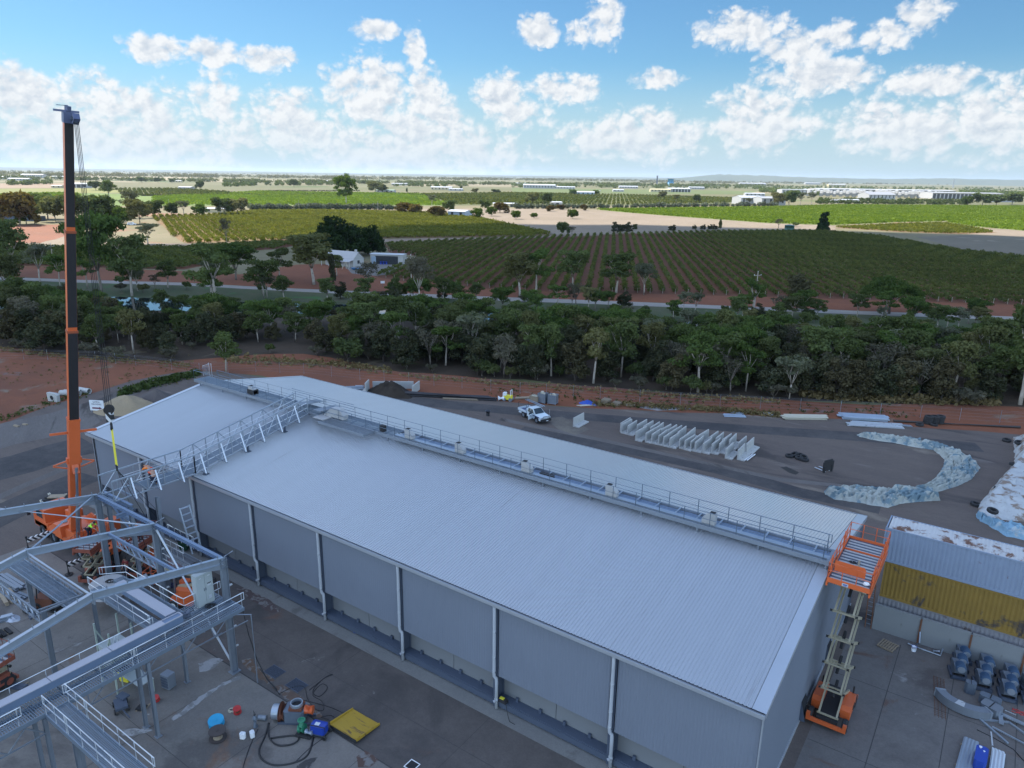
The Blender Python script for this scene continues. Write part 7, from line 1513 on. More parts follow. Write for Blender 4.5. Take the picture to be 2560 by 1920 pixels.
# ------------------------------------------------------------------ things standing about under the frame
c1 = lambda x, y: (x / 2.3047, 1200 + y / 2.3047)
r2 = lambda x, y: (400 + x / 2.3047, 1200 + y / 2.3047)
ZS = .045
def at2(q, z=ZS): p = G(*q); return (p.x, p.y, z)
m_rustd = M('rust_brown_paint', (.16, .06, .035), .7, .1, .25, 3); m_green = M('green_paint', (.03, .20, .11), .45, 0, .1, 3)
fn_ = thing('fan_blower', 'dark centrifugal blower with round open inlets and an orange motor on the slab', 'blower', at2(r2(745, 1385)), R(0))
mb = MB(); mb.rbox((.35, .25, .55), 1.25, 1.0, .75, R(32), 0, .12); mb.build('casing', m_grey, fn_)
d_ = Vector((-math.cos(R(32)), -math.sin(R(32)), 0)); c0 = Vector((.35, .25, .55))
mb = MB(); mb.disc(c0 + d_ * .75, d_, .52, .22, 24); mb.disc(c0 + d_ * .9, d_, .60, .06, 24); mb.build('volute', m_rustd, fn_)
mb = MB(); mb.ring(c0 + d_ * 1.12, d_, .46, .07, .55, 24); mb.disc(c0 + d_ * .98, d_, .42, .04, 22); mb.build('inlet_ring', m_galv, fn_)
mb = MB(); mb.rbox(tuple(c0 + Vector((.1, .05, .48))), .8, .8, .16, R(32)); mb.build('outlet_base', m_rustd, fn_)
mb = MB(); mb.ring(c0 + Vector((.1, .05, .66)), (0, 0, 1), .38, .06, .24, 24); mb.build('outlet_ring', m_galv, fn_); mb = MB(); mb.disc(c0 + Vector((.1, .05, .56)), (0, 0, 1), .33, .03, 20); mb.build('outlet_void', m_dark, fn_)
mb = MB(); mb.disc(c0 - d_ * .85 + Vector((0, 0, .25)), d_, .28, .5, 16); mb.build('motor', m_orange, fn_)
mb = MB(); 
for s in (-.4, .4): o = Vector((-d_.y, d_.x, 0)) * s + Vector((c0.x, c0.y, .08)); mb.bar(o + d_ * 1.0, o - d_ * 1.1, .1, .16)
mb.build('skid', m_steel, fn_)
gn = thing('generator', 'blue wheeled generator beside the green pump', 'generator', at2(r2(920, 1470)), R(20)); mb = MB(); mb.rbox((0, 0, .5), .95, .6, .5, 0, 0, .08); mb.build('tank', M('royal_blue', (.015, .05, .33), .35), gn); mb = MB()
for s in (-.3, .3): mb.tube([(-.55, s, .1), (-.55, s, .85), (.55, s, .85), (.55, s, .1), (-.55, s, .1)], .03, 6)
mb.build('frame', m_black, gn); mb = MB(); mb.rbox((0, 0, .2), .8, .5, .25); mb.build('engine', m_steel, gn); mb = MB(); mb.rbox((-.1, .0, .756), .3, .25, .01); mb.build('panel', m_white, gn)
for s in (-.36, .36): mb = MB(); mb.ring((.5, s, .16), (0, 1, 0), .16, .07, .1, 14); mb.build('wheel', m_black, gn)
pm = thing('pump', 'green round-bodied pump on a skid left of the blue generator', 'pump', at2(r2(825, 1475)), R(20)); mb = MB(); mb.disc((-.1, .1, .42), (1, 0, .2), .28, .34, 18); mb.disc((-.1, .1, .78), (0, 0, 1), .17, .4, 16); mb.ring((-.1, .1, 1.0), (0, 0, 1), .24, .07, .07, 18); mb.build('body', m_green, pm); mb = MB(); mb.disc((.42, 0, .35), (1, 0, 0), .16, .45, 14); mb.build('coupling', m_galv, pm); mb = MB(); mb.rbox((.1, 0, .1), 1.0, .5, .12); mb.build('skid', m_black, pm)
def hose(name, lab, q, r, z=.05, mat=None):
    P = [G(*p) for p in q]; S = []
    for i in range(len(P) - 1):
        a, b, c, d = P[max(i - 1, 0)], P[i], P[i + 1], P[min(i + 2, len(P) - 1)]
        for k in range(6): t = k / 6; S.append(.5 * ((2 * b) + (c - a) * t + (2 * a - 5 * b + 4 * c - d) * t * t + (3 * b - a - 3 * c + d) * t ** 3))
    S.append(P[-1]); mb = MB(P[0]); mb.smooth = True; mb.tube([p + Vector((0, 0, z)) for p in S], r, 6); tag(mb.build(name, mat or m_cable, loc=P[0]), lab, 'hose')
hose('suction_hose', 'thick black hose looping from the blower round to the pump', [r2(*p) for p in ((628, 1405), (605, 1480), (572, 1560), (590, 1615), (660, 1648), (770, 1635), (850, 1590), (885, 1490))], .06)
hose('suction_hose', 'thick black hose making the inner loop before the pump', [r2(*p) for p in ((625, 1410), (630, 1490), (680, 1535), (760, 1530), (800, 1500), (770, 1480), (640, 1495))], .05, .1)
hose('cable', 'thin black cable looping behind the orange blower motor', [r2(*p) for p in ((690, 1235), (760, 1200), (830, 1195), (850, 1260), (890, 1320), (940, 1330), (935, 1280), (880, 1240), (930, 1180), (965, 1200), (920, 1250), (880, 1220), (940, 1150), (995, 1125), (960, 1135), (860, 1215))], .022)
hose('cable', 'thin black cable from the loops over to the yellow ramp', [r2(*p) for p in ((820, 1270), (900, 1290), (1000, 1320), (1065, 1360), (1010, 1400), (960, 1380), (930, 1370), (985, 1360), (1010, 1385), (990, 1440), (940, 1490), (850, 1560), (770, 1640))], .02)
hose('cable', 'black cable running off the slab at the bottom left of the loops', [r2(*p) for p in ((565, 1440), (530, 1510), (500, 1590), (480, 1659), (470, 1740))], .028); hose('cable', 'black cable from the walkway pole down to the blower', [r2(*p) for p in ((575, 1090), (620, 1150), (690, 1240))], .03)
mb = MB((-30.9, -7.4, 5)); mb.tube([(-30.9, -7.4, 5.3), (-30.7, -7.3, 3.6), (-30.2, -7.2, 1.8), (-29.4, -7.1, .5), (-28.6, -7.0, .07)], .035, 6); tag(mb.build('hanging_cable', m_cable, loc=(-30.9, -7.4, 5)), 'black cable hanging from the end of the raised walkway to the ground', 'cable')
def ramp():
    m_ry = M('worn_yellow_steel', (.42, .27, .03), .55, .1, .15, 1.5, stain=(.14, .085, .045), stain_at=.54, stain_scale=.9, stretch=(.5, 3, 1)); t = thing('loading_ramp', 'worn yellow steel loading ramp plate at the slab edge', 'ramp', (-22.1, -6.3, .04), R(1)); mb = MB(); mb.prism([(-1.15, -.95, .22), (-1.15, .95, .02), (-1.15, .95, .07), (-1.15, -.95, .30)], (2.3, 0, 0)); mb.build('plate', m_ry, t)
    for x in (-1.17, 1.11): mb = MB(); mb.prism([(x, -.95, .2), (x, .95, .02), (x, .95, .16), (x, -.95, .42)], (.06, 0, 0)); mb.build('kerb_flange', m_ry, t)
    mb = MB(); mb.box(-1.1, 1.1, -1.0, -.96, .04, .26); mb.build('lip', m_dark, t)
ramp()
for q, lab in ((r2(660, 1107), 'dark drain grate nearer to the tall column'), (r2(788, 1185), 'dark drain grate beside the blower cables')):
    p = at2(q, .036); t = thing('drain_grate', lab, 'drain', p); mb = MB(); mb.box(-.62, .62, -.42, .42, .0, .006); mb.build('pit', m_dark, t); mb = MB()
    for k in range(16): x = -.6 + k * .08; mb.box(x - .016, x + .016, -.42, .42, .004, .018)
    mb.box(-.66, .66, -.46, -.42, 0, .02); mb.box(-.66, .66, .42, .46, 0, .02); mb.build('grate_bars', m_steel, t)
def reel(lab, q, R0_, w, m, mc, tilt, z=ZS):
    p = at2(q, z); t = thing('cable_reel', lab, 'cable reel', p); a = (math.sin(tilt) * .6, -math.sin(tilt) * .8, math.cos(tilt)); A = Vector(a)
    for s in (0, 1): mb = MB(); mb.disc(A * (.03 + s * w) + Vector((0, 0, R0_ * math.sin(tilt))), a, R0_, .05, 24); mb.disc(A * (.03 + s * (w + .03)) + Vector((0, 0, R0_ * math.sin(tilt))), a, R0_ * .2, .05, 12); mb.build('flange', m, t)
    mb = MB(); mb.disc(A * (w / 2 + .03) + Vector((0, 0, R0_ * math.sin(tilt))), a, R0_ * .55, w - .04, 18); mb.build('drum', mc, t)
m_cyan = M('cyan_plastic', (.03, .33, .55), .4)
reel('dark wooden cable reel lying flat on the slab', r2(335, 1490), .50, .5, M('dark_reel_wood', (.075, .06, .055), .8, 0, .2, 4), m_wood, 0); reel('bright blue cable reel tilted behind the dark wooden one', r2(328, 1415), .46, .3, m_cyan, m_palewood, R(12)); reel('small red cable reel on the slab', r2(448, 1345), .24, .3, m_redp, m_rust, R(10)); reel('small red reel behind the thin walkway leg', c1(905, 1275), .2, .25, m_redp, m_rust, R(20))
mb = MB(); coil(mb, (0, 0, 0), .2, 5, .03, .02); tag(mb.build('rope_coil', m_palewood, loc=at2(r2(412, 1332))), 'pale rope coil beside the small red reel', 'rope')
for q, rz, lab in ((r2(478, 1490), .5, 'white plastic jerrycan, left of two on the slab'), (r2(533, 1482), -.4, 'white plastic jerrycan touching the black cable')):
    t = thing('jerrycan', lab, 'jerrycan', at2(q), rz); mb = MB(); mb.rbox((0, 0, .18), .34, .26, .34, 0, 0, .06); mb.build('body', m_wht, t); mb = MB(); mb.disc((.08, 0, .38), (0, 0, 1), .04, .06, 10); mb.tube([(-.1, 0, .35), (-.08, 0, .42), (.02, 0, .42), (.04, 0, .35)], .02, 5); mb.build('cap_and_handle', m_wht, t)
t = thing('gas_cylinder', 'slim grey gas cylinder with a thin hose by the blower', 'gas cylinder', at2(r2(550, 1425))); mb = MB(); mb.tube([(0, 0, 0), (0, 0, .62), (0, 0, .74), (0, 0, .8)], [.14, .14, .09, .04], 14); mb.build('body', m_grey, t); mb = MB(); mb.disc((0, 0, .84), (0, 0, 1), .05, .08, 8); mb.tube([(0, 0, .85), (-.2, .1, 1.0), (-.35, .2, .8), (-.3, .3, .5)], .014, 5); mb.build('valve', m_black, t)
t = thing('flexible_duct', 'grey ribbed duct offcut lying in front of the blower inlet', 'duct', at2(r2(592, 1385)), R(30)); mb = MB(); mb.tube([(k * .05 - .3, 0, .16) for k in range(12)], [.15 + .015 * (k % 2) for k in range(12)], 14); mb.build('sleeve', m_galvd, t)
t = thing('trolley', 'dark steel trolley with tow bar under the raised walkway', 'trolley', at2(c1(700, 1320)), R(-20)); mb = MB(); mb.rbox((0, 0, .35), 1.1, .7, .16); mb.rbox((-.5, .2, .5), .7, .5, .1, .5); mb.build('bed', m_steel, t)
for x in (-.4, .4):
    for y in (-.38, .38): mb = MB(); mb.ring((x, y, .17), (0, 1, 0), .17, .08, .1, 14); mb.build('wheel', m_black, t)
mb = MB(); mb.bar((.5, 0, .3), (1.3, .3, .12), .06); mb.build('tow_bar', m_steel, t)
t = thing('work_table', 'pale green steel work table under the walkway', 'table', at2(c1(800, 1210)), R(2)); mb = MB(); mb.rbox((0, 0, 1.0), 2.2, 1.0, .06); mb.build('top', m_cab, t)
for x in (-1, 1):
    for y in (-.45, .45): mb = MB(); mb.bar((x, y, 0), (x, y, 1.0), .07); mb.build('leg', M('leg_green', (.36, .42, .36), .5) if (x, y) == (-1, -.45) else bpy.data.materials['leg_green'], t)
t = thing('tool_chest', 'grey steel tool chest at the right end of the work table', 'tool chest', at2(c1(975, 1195)), R(10)); mb = MB(); mb.rbox((0, 0, .55), .7, .6, 1.0, 0, 0, .03); mb.build('body', m_galvd, t)
for k in range(4): mb = MB(); mb.rbox((.02, -.31, .25 + k * .2), .6, .02, .15); mb.build('drawer', m_steel, t)
t = thing('yellow_bin', 'small yellow steel bin beside the work table', 'bin', at2(c1(735, 1150)), R(20)); mb = MB(); mb.prism([(-.3, -.3, 0), (.3, -.3, 0), (.4, -.4, .8), (-.4, -.4, .8)], (0, .7, 0)); mb.build('body', m_yel, t); mb = MB(); mb.rbox((0, -.05, .81), .82, .74, .03); mb.build('rim', m_black, t)
t = thing('wheelie_bin', 'dark green wheelie bin by the shed column', 'bin', at2(c1(1065, 405)), R(30)); mb = MB(); mb.prism([(-.28, -.3, .08), (.28, -.3, .08), (.36, -.38, 1.0), (-.36, -.38, 1.0)], (0, .65, 0)); mb.build('body', M('bin_green', (.02, .07, .04), .5), t); mb = MB(); mb.rbox((0, -.02, 1.03), .76, .78, .06, 0, .05); mb.build('lid', m_black, t)
# cyclone hopper with duct, below the frame
t = thing('cyclone_drum', 'pale round cyclone drum with a silver inlet duct under the frame', 'cyclone', (-46.4, -8.6, .04)); mb = MB(); mb.tube([(0, 0, 1.35), (0, 0, 2.2), (0, 0, 2.25)], [1.25, 1.25, 1.2], 32); mb.tube([(0, 0, .5), (0, 0, 1.34)], [.3, 1.2], 28); mb.build('drum', m_box, t); mb = MB(); mb.tube([(.6, .7, 2.0), (1.5, 2.2, 2.0)], .42, 20, False); mb.ring((1.5, 2.2, 2.0), (.5, .86, 0), .46, .06, .08, 20); mb.build('inlet_duct', m_galv, t); mb = MB(); coil(mb, (0, .1, 2.26), .3, 3, .15, .03); mb.build('cable_coil', m_black, t)
for a in (0, 2.1, 4.2): mb = MB(); mb.bar((1.1 * math.cos(a), 1.1 * math.sin(a), 0), (1.1 * math.cos(a), 1.1 * math.sin(a), 1.5), .1); mb.build('leg', m_galvd, t)
t = thing('discharge_chute', 'pale green tapered chute on stilts below the side deck', 'chute', (-37.2, -12.6, .04)); mb = MB(); mb.prism([(-.9, -.7, 3.1), (.9, -.7, 3.1), (.5, -.7, 1.6), (-.5, -.7, 1.6)], (0, 1.4, 0)); mb.build('hopper', m_cab, t)
for x in (-.9, .9):
    for y in (-.7, .7): mb = MB(); mb.bar((x, y, 0), (x, y, 4.6), .09); mb.build('leg', bpy.data.materials['leg_green'], t)
mb = MB(); mb.bar((-.9, -.7, .5), (.9, -.7, 4.2), .07); mb.bar((-.9, .7, .5), (-.9, -.7, 4.2), .07); mb.build('brace', bpy.data.materials['leg_green'], t)
# forklift
t = thing('forklift', 'dark forklift with lowered tines behind the free column at the left', 'forklift', at2(c1(295, 740)), R(-150)); mb = MB(); mb.rbox((0, 0, .7), 1.9, 1.1, .8, 0, 0, .15); mb.build('body', m_rustd, t); mb = MB(); mb.rbox((-.75, 0, .8), .5, 1.1, 1.0, 0, 0, .1); mb.build('counterweight', m_black, t); mb = MB()
for x in (-.5, .6):
    for y in (-.5, .5): mb.bar((x, y, 1.0), (x * .85, y * .9, 2.1), .06)
mb.rbox((.0, 0, 2.12), 1.2, 1.0, .06); mb.build('roll_cage', m_black, t); mb = MB()
for y in (-.35, .35): mb.bar((1.05, y, .1), (1.05, y, 2.1), .12, .1)
mb.build('mast', m_steel, t)
for y in (-.3, .3): mb = MB(); mb.rbox((1.7, y, .1), 1.2, .12, .05); mb.build('tine', m_galvd, t)
for x in (-.6, .65):
    for y in (-.5, .5): mb = MB(); mb.ring((x, y, .36), (0, 1, 0), .36, .16, .28, 18); mb.build('wheel', m_black, t)
# steel stock at the far left
for i, (a, b, n, m, lab) in enumerate((((5, 560), (130, 640), 6, m_galvd, 'stack of grey beams at the left edge beside the girder'), ((20, 640), (75, 720), 4, m_wood, 'short timbers across the grey beams at the left edge'), ((75, 660), (150, 690), 4, m_grey, 'dark plates stacked behind the left girder'), ((0, 810), (80, 790), 4, m_galv, 'bright tubes near the left frame edge'), ((0, 870), (40, 905), 4, m_black, 'dark steel offcuts at the left frame edge'), ((165, 800), (240, 770), 2, m_steel, 'two long forks lying left of the forklift'), ((40, 1175), (160, 1195), 2, m_steel, 'loose steel bars below the left lift basket'), ((800, 1310), (850, 1320), 2, m_black, 'black offcuts by the trolley'), ((965, 620), (1000, 600), 2, M('dark_blue_tool', (.02, .025, .09), .5), 'dark blue tool lying on the concrete behind the walkway'))):
    stack(lab, 'steel stock', c1(a[0], a[1]) , c1(*b), .8, n, m, .14, 'steel_stock')
heap('plastic_wrap', 'crumpled clear plastic wrap on the slab at the left', c1(65, 800), .9, .5, .25, m_galv, .3, 'plastic wrap', 18, .6); t = thing('black_sack', 'black sack on the slab left of the forklift', 'sack', at2(c1(165, 765))); mb = MB(); mb.grid(lambda u, v: (.5 * math.cos(u * 6.283) * math.sin(v * 3.14), .35 * math.sin(u * 6.283) * math.sin(v * 3.14) * (1 + .1 * math.sin(u * 30)), .2 - .2 * math.cos(v * 3.14)), 18, 8); mb.build('body', m_black, t, smooth=True); mb = MB(); mb.tube([(0, 0, .36), (.05, .02, .48)], [.08, .03], 8); mb.build('knot', m_black, t)
t = thing('power_tool_box', 'black and yellow charger lying on the shed base beam', 'tool', (-15.6, .05, .64)); mb = MB(); mb.rbox((0, .1, .12), .5, .3, .22); mb.build('case', m_black, t); mb = MB(); mb.rbox((-.1, .1, .24), .3, .2, .06); mb.build('stripe', m_yel, t); mb = MB(); mb.tube([(.25, 0, .1), (.6, -.3, -.3), (.9, -.5, -.58), (1.3, -.5, -.6)], .02, 5); mb.build('lead', m_cable, t)
hose('blue_rag', 'small blue rag on the kerb strip by the shed beam', [(884, 1580), (890, 1583), (896, 1580)], .08, .04, m_blue)
t = thing('floor_drain', 'square white rimmed floor drain at the bottom edge', 'drain', tuple(at2((1030, 1915), .037)), R(0)); mb = MB(); mb.box(-.3, .3, -.3, .3, 0, .006); mb.build('pit', m_dark, t); mb = MB(); mb.box(-.34, .34, -.34, -.29, 0, .02); mb.box(-.34, .34, .29, .34, 0, .02); mb.box(-.34, -.29, -.29, .29, 0, .02); mb.box(.29, .34, -.29, .29, 0, .02); mb.build('rim', m_wht, t)
# white paint and efflorescence marks on the slab
for k, pts_ in enumerate((((1080, 1300), (1200, 1220), (1300, 1165), (1385, 1130), (1390, 1150), (1290, 1190), (1180, 1260), (1090, 1330), (1000, 1390), (985, 1380)), ((1140, 1060), (1230, 1030), (1290, 1040), (1230, 1090), (1150, 1110)), ((700, 1440), (850, 1430), (880, 1445), (760, 1480), (700, 1475)))):
    sheet('slab_efflorescence', wob([G2(*c1(*q)) for q in pts_], .10, .3), .0475, M('efflorescence_%d' % k, (.31, .31, .31), .85, 0, .3, 2, stain=(.19, .187, .18), stain_at=.46, stain_scale=1.2))
for k, (pts_, c_) in enumerate(((((1130, 1600), (1180, 1560), (1230, 1590), (1260, 1620), (1210, 1659), (1140, 1659)), (.085, .05, .04)), (((790, 1650), (850, 1610), (910, 1600), (880, 1640), (850, 1690), (780, 1690)), (.045, .042, .042)), (((470, 1040), (520, 1030), (600, 1100), (660, 1160), (620, 1180), (500, 1090)), (.12, .075, .05)), (((640, 1200), (700, 1180), (800, 1240), (900, 1330), (940, 1370), (880, 1380), (760, 1290)), (.115, .075, .055)), (((430, 620), (500, 630), (640, 700), (700, 760), (640, 770), (520, 690)), (.075, .052, .05)))):
    sheet('slab_stain', wob([G2(*r2(*q)) for q in pts_], .12, .35), .0415 + .0008 * k if k > 2 and k != 4 else .0478, M('slab_stain_%d' % k, c_, .8, 0, .3, 3, stain=(.165, .158, .152), stain_at=.50, stain_scale=2.0))
# ------------------------------------------------------------------ people
m_skin = M('skin', (.45, .26, .18), .55, 0, .05, 3); m_hivis = M('hivis_orange_shirt', (1.0, .24, .02), .7, 0, .06, 4); m_red = M('red_shirt', (.8, .09, .03), .7, 0, .1, 4); m_lime = M('hivis_lime_shirt', (.45, 1.0, .04), .7, 0, .05, 4); m_navy = M('navy_trousers', (.016, .02, .045), .8, 0, .15, 5); m_maroon = M('maroon_shirt', (.22, .03, .03), .75, 0, .1, 4); m_helm = M('white_helmet', (.8, .8, .78), .3); m_hair = M('dark_hair', (.02, .015, .012), .7)
def skin_mesh(name, J, E, rad, mat, par, sub=1):
    me = bpy.data.meshes.new(name); ks = list(J); me.from_pydata([J[k] for k in ks], [(ks.index(a), ks.index(b)) for a, b in E], []); o = link(name, me, par); me.materials.append(mat)
    sm = o.modifiers.new('skin', 'SKIN'); sm.use_smooth_shade = True; ss = o.modifiers.new('sub', 'SUBSURF'); ss.levels = ss.render_levels = sub
    for i, k in enumerate(ks): r = rad(k); me.skin_vertices[0].data[i].radius = r if isinstance(r, tuple) else (r, r)
    me.skin_vertices[0].data[0].use_root = True; return o
def person(lab, loc, rz, shirt, bend=0.0, crouch=0.0, reach=.6, helmet=None, head_turn=0):
    """joints laid out for the pose: bend = trunk forward (rad), crouch 0..1 drops the hips, reach = arms forward"""
    t = thing('person', lab, 'person', loc, rz); t.scale = (1.08, 1.08, 1.06); hip = .95 - .42 * crouch; s, c = math.sin(bend), math.cos(bend)
    up = lambda d, x=0.0, f=0.0: (x, s * d + c * f, hip + c * d - s * f)
    J = {'pelvis': (0, 0, hip), 'belly': up(.2), 'chest': up(.40), 'neck': up(.55), 'chin': up(.62, 0, .03), 'head': up(.74, 0, .03), 'crown': up(.82, 0, .02)}
    E = [('pelvis', 'belly'), ('belly', 'chest'), ('chest', 'neck'), ('neck', 'chin'), ('chin', 'head'), ('head', 'crown')]
    for n, q in (('l', -1), ('r', 1)):
        J['hip' + n] = (q * .10, -.01, hip - .05); kf = .10 + .36 * crouch; J['knee' + n] = (q * .13, kf * (1 if n == 'l' else .75), .50 - .06 * crouch); J['ank' + n] = (q * .13, -.04 + .12 * crouch * (1 if n == 'l' else -.6), .09); J['toe' + n] = (q * .15, J['ank' + n][1] + .20, .04)
        E += [('pelvis', 'hip' + n), ('hip' + n, 'knee' + n), ('knee' + n, 'ank' + n), ('ank' + n, 'toe' + n)]
        sh = up(.49, q * .19); J['sho' + n] = sh; J['elb' + n] = (sh[0] + q * .06, sh[1] + .26 * reach, sh[2] - .28 + .14 * reach); e = J['elb' + n]; J['wri' + n] = (e[0] - q * .05, e[1] + .20 * reach + .03, e[2] - .25 + .16 * reach); w = J['wri' + n]
        J['palm' + n] = (w[0], w[1] + .05, w[2] - .06); E += [('chest', 'sho' + n), ('sho' + n, 'elb' + n), ('elb' + n, 'wri' + n), ('wri' + n, 'palm' + n)]
        for i in range(4):
            fx = (i - 1.5) * .021; L = (.075, .09, .085, .065)[i]; J['f%s%da' % (n, i)] = (w[0] + fx, w[1] + .075, w[2] - .085); J['f%s%db' % (n, i)] = (w[0] + fx, w[1] + .085 + L * .3, w[2] - .085 - L * .45); J['f%s%dc' % (n, i)] = (w[0] + fx, w[1] + .07 + L * .2, w[2] - .085 - L)
            E += [('palm' + n, 'f%s%da' % (n, i)), ('f%s%da' % (n, i), 'f%s%db' % (n, i)), ('f%s%db' % (n, i), 'f%s%dc' % (n, i))]
        J['t%sa' % n] = (w[0] - q * .045, w[1] + .06, w[2] - .05); J['t%sb' % n] = (w[0] - q * .05, w[1] + .09, w[2] - .085); E += [('palm' + n, 't%sa' % n), ('t%sa' % n, 't%sb' % n)]
    def rad(k):
        if k[0] == 'f' and len(k) == 4: return .0095
        if k[0] == 't' and len(k) == 3: return .011
        for p, r in (('pelvis', (.15, .11)), ('belly', (.145, .10)), ('chest', (.165, .11)), ('neck', .055), ('chin', .07), ('head', (.078, .098)), ('crown', .06), ('hip', .092), ('knee', .062), ('ank', .042), ('toe', .036), ('sho', .07), ('elb', .046), ('wri', .032), ('palm', (.042, .02))):
            if k.startswith(p): return r
        return .04
    body = skin_mesh('body', J, E, rad, m_skin, t)
    sub = lambda keys: ({k: J[k] for k in keys}, [e for e in E if e[0] in keys and e[1] in keys])
    grow = lambda g: (lambda k: tuple(x + g for x in rad(k)) if isinstance(rad(k), tuple) else rad(k) + g)
    Js, Es = sub(['belly', 'chest', 'neck', 'shol', 'elbl', 'shor', 'elbr']); Js['neck'] = tuple(Vector(J['chest']).lerp(Vector(J['neck']), .7)); skin_mesh('shirt', Js, Es, grow(.022), shirt, t)
    Jt, Et = sub(['pelvis', 'hipl', 'kneel', 'ankl', 'hipr', 'kneer', 'ankr']); skin_mesh('trousers', Jt, Et, grow(.022), m_navy, t)
    for n in 'lr': Jb, Eb = sub(['ank' + n, 'toe' + n]); skin_mesh('boot', Jb, Eb, grow(.022), m_black, t)
    h = Vector(J['head']); ax_ = (Vector(J['crown']) - Vector(J['chin'])).normalized(); fw = Vector((0, c, -s)); f = MB()
    for q in (-1, 1): f.disc(h + fw * .088 + Vector((q * .032, 0, 0)), fw, .012, .012, 8)
    f.build('eyes', m_hair, t); f = MB(); f.prism([h + fw * .09 + Vector((-.014, 0, 0)) - ax_ * .03, h + fw * .09 + Vector((.014, 0, 0)) - ax_ * .03, h + fw * .09 + ax_ * .01], fw * .022); f.build('nose', m_skin, t)
    f = MB(); f.tube([h + fw * .085 + Vector((-.025, 0, 0)) - ax_ * .055, h + fw * .09 - ax_ * .058, h + fw * .085 + Vector((.025, 0, 0)) - ax_ * .055], .006, 5); f.build('mouth', m_red, t)
    for q in (-1, 1): f = MB(); f.disc(h + Vector((q * .085, 0, 0)), (1, 0, 0), .028, .015, 8); f.build('ear', m_skin, t)
    f = MB(); n = 14; rings = []
    for j in range(6): a = j / 5 * 1.45; rings.append((math.cos(a) * .108, math.sin(a) * .115))
    d0, a0, b0 = basis(ax_); f.add([h + ax_ * (z + .02) + (a0 * math.cos(6.283 * i / n) + b0 * math.sin(6.283 * i / n)) * r for r, z in rings for i in range(n)], [(j * n + i, j * n + (i + 1) % n, (j + 1) * n + (i + 1) % n, (j + 1) * n + i) for j in range(5) for i in range(n)] + [tuple(range(5 * n, 6 * n))])
    f.build('helmet' if helmet else 'hair', helmet or m_hair, t, smooth=True)
    if helmet: f = MB(); f.disc(h + ax_ * .03 + fw * .05, ax_, .125, .012, 16); f.build('helmet_brim', helmet, t)
    return t
zz = lambda y: 8.33
person('worker in bright orange shirt bending over the far rail of the lattice bridge', (-48.0, -3.3, 8.36), R(105), m_hivis, 1.15, .15, .7)
person('worker in dark red shirt crouching on the deck of the lattice bridge', (-47.25, -3.6, 8.36), R(70), m_red, .8, .85, .9, M('red_helmet', (.6, .05, .03), .35))
person('worker in lime green shirt leaning forward on the scissor lift under the rafter', (-52.7, -6.75, 3.26), R(-60), m_lime, .85, .2, .8)
person('worker in orange shirt with white helmet, left of two in the lift basket', (-49.95, -4.0, 3.06), R(160), m_hivis, .7, .3, .8, m_helm); person('worker in orange vest, right of two in the lift basket by the shed', (-49.2, -4.3, 3.06), R(120), m_hivis, .5, .2, .6)
person('man in maroon shirt standing by the cyclone duct under the frame', at2(c1(738, 565)), R(200), m_maroon, .05, 0, .25)
# ------------------------------------------------------------------ farm buildings, poles, town
m_wroof = M('white_roof', (.46, .47, .48), .5, 0, .05, .3); m_wwall = M('white_wall', (.42, .41, .39), .7, 0, .06, .4); m_groof = M('green_roof', (.20, .30, .22), .5); m_broof = M('blue_shed_wall', (.30, .38, .46), .5, .1, .05, .3); m_cwall = M('cream_wall', (.52, .45, .28), .7); m_windk = M('dark_window', (.03, .035, .04), .3); m_greyr = M('grey_roof', (.36, .36, .36), .5, .1, .08, .3)
def building(lab, x, y, w, d, h, roof, wall, ang=0.0, pitch=.22, open_front=False, doors=1, cat='building', name='farm_building', veranda=False):
    """gabled building whose near long side is sighted at (x, y); w along the front"""
    p = G(x, y); t = thing(name, lab, cat, (p.x, p.y, 0), YAW + ang); hr = h + d * .5 * pitch
    mb = MB(); mb.prism([(-w / 2, -d / 2, 0), (-w / 2, -d / 2, h), (-w / 2, 0, hr - .05), (-w / 2, d / 2, h), (-w / 2, d / 2, 0)], (w, 0, 0)); mb.build('wall', wall, t)
    for s in (-1, 1): mb = MB(); e = d * .04 + .3; mb.add([(-w / 2 - .3, s * (d / 2 + e), h - e * pitch + .06), (w / 2 + .3, s * (d / 2 + e), h - e * pitch + .06), (w / 2 + .3, 0, hr + .06), (-w / 2 - .3, 0, hr + .06)], [(0, 1, 2, 3)]); mb.build('roof', roof, t)
    n = max(1, int(w / 8)) if doors else 0
    for k in range(n):
        xx = -w / 2 + (k + .5) * w / n; ww = w / n * (.7 if open_front else .28); mb = MB(); mb.box(xx - ww / 2, xx + ww / 2, -d / 2 - .06, -d / 2 - .02, .05 if open_front else h * .3, h * .85); mb.build('door' if open_front else 'window', m_windk, t)
    if veranda:
        mb = MB(); mb.add([(-w / 2, -d / 2 - 2.2, h * .72), (w / 2, -d / 2 - 2.2, h * .72), (w / 2, -d / 2, h * .95), (-w / 2, -d / 2, h * .95)], [(0, 1, 2, 3)]); mb.build('veranda_roof', roof, t); mb = MB()
        for k in range(5): xx = -w / 2 + k * w / 4; mb.box(xx - .1, xx + .1, -d / 2 - 2.15, -d / 2 - 2.0, 0, h * .72)
        mb.build('veranda_post', m_wwall, t)
    return t
fh = building('white weatherboard farmhouse with gable end under the huge fig tree', 862, 663, 13, 6.0, 2.8, m_greyr, m_wwall, R(-28), .8, veranda=True, name='farmhouse', cat='house'); mb = MB(); mb.box(5.2, 5.8, -.4, .4, 4.4, 6.0); mb.build('chimney', m_wwall, fh); mb = MB(); mb.box(6.52, 6.56, -.6, .6, 1, 2.2); mb.build('window', m_windk, fh)
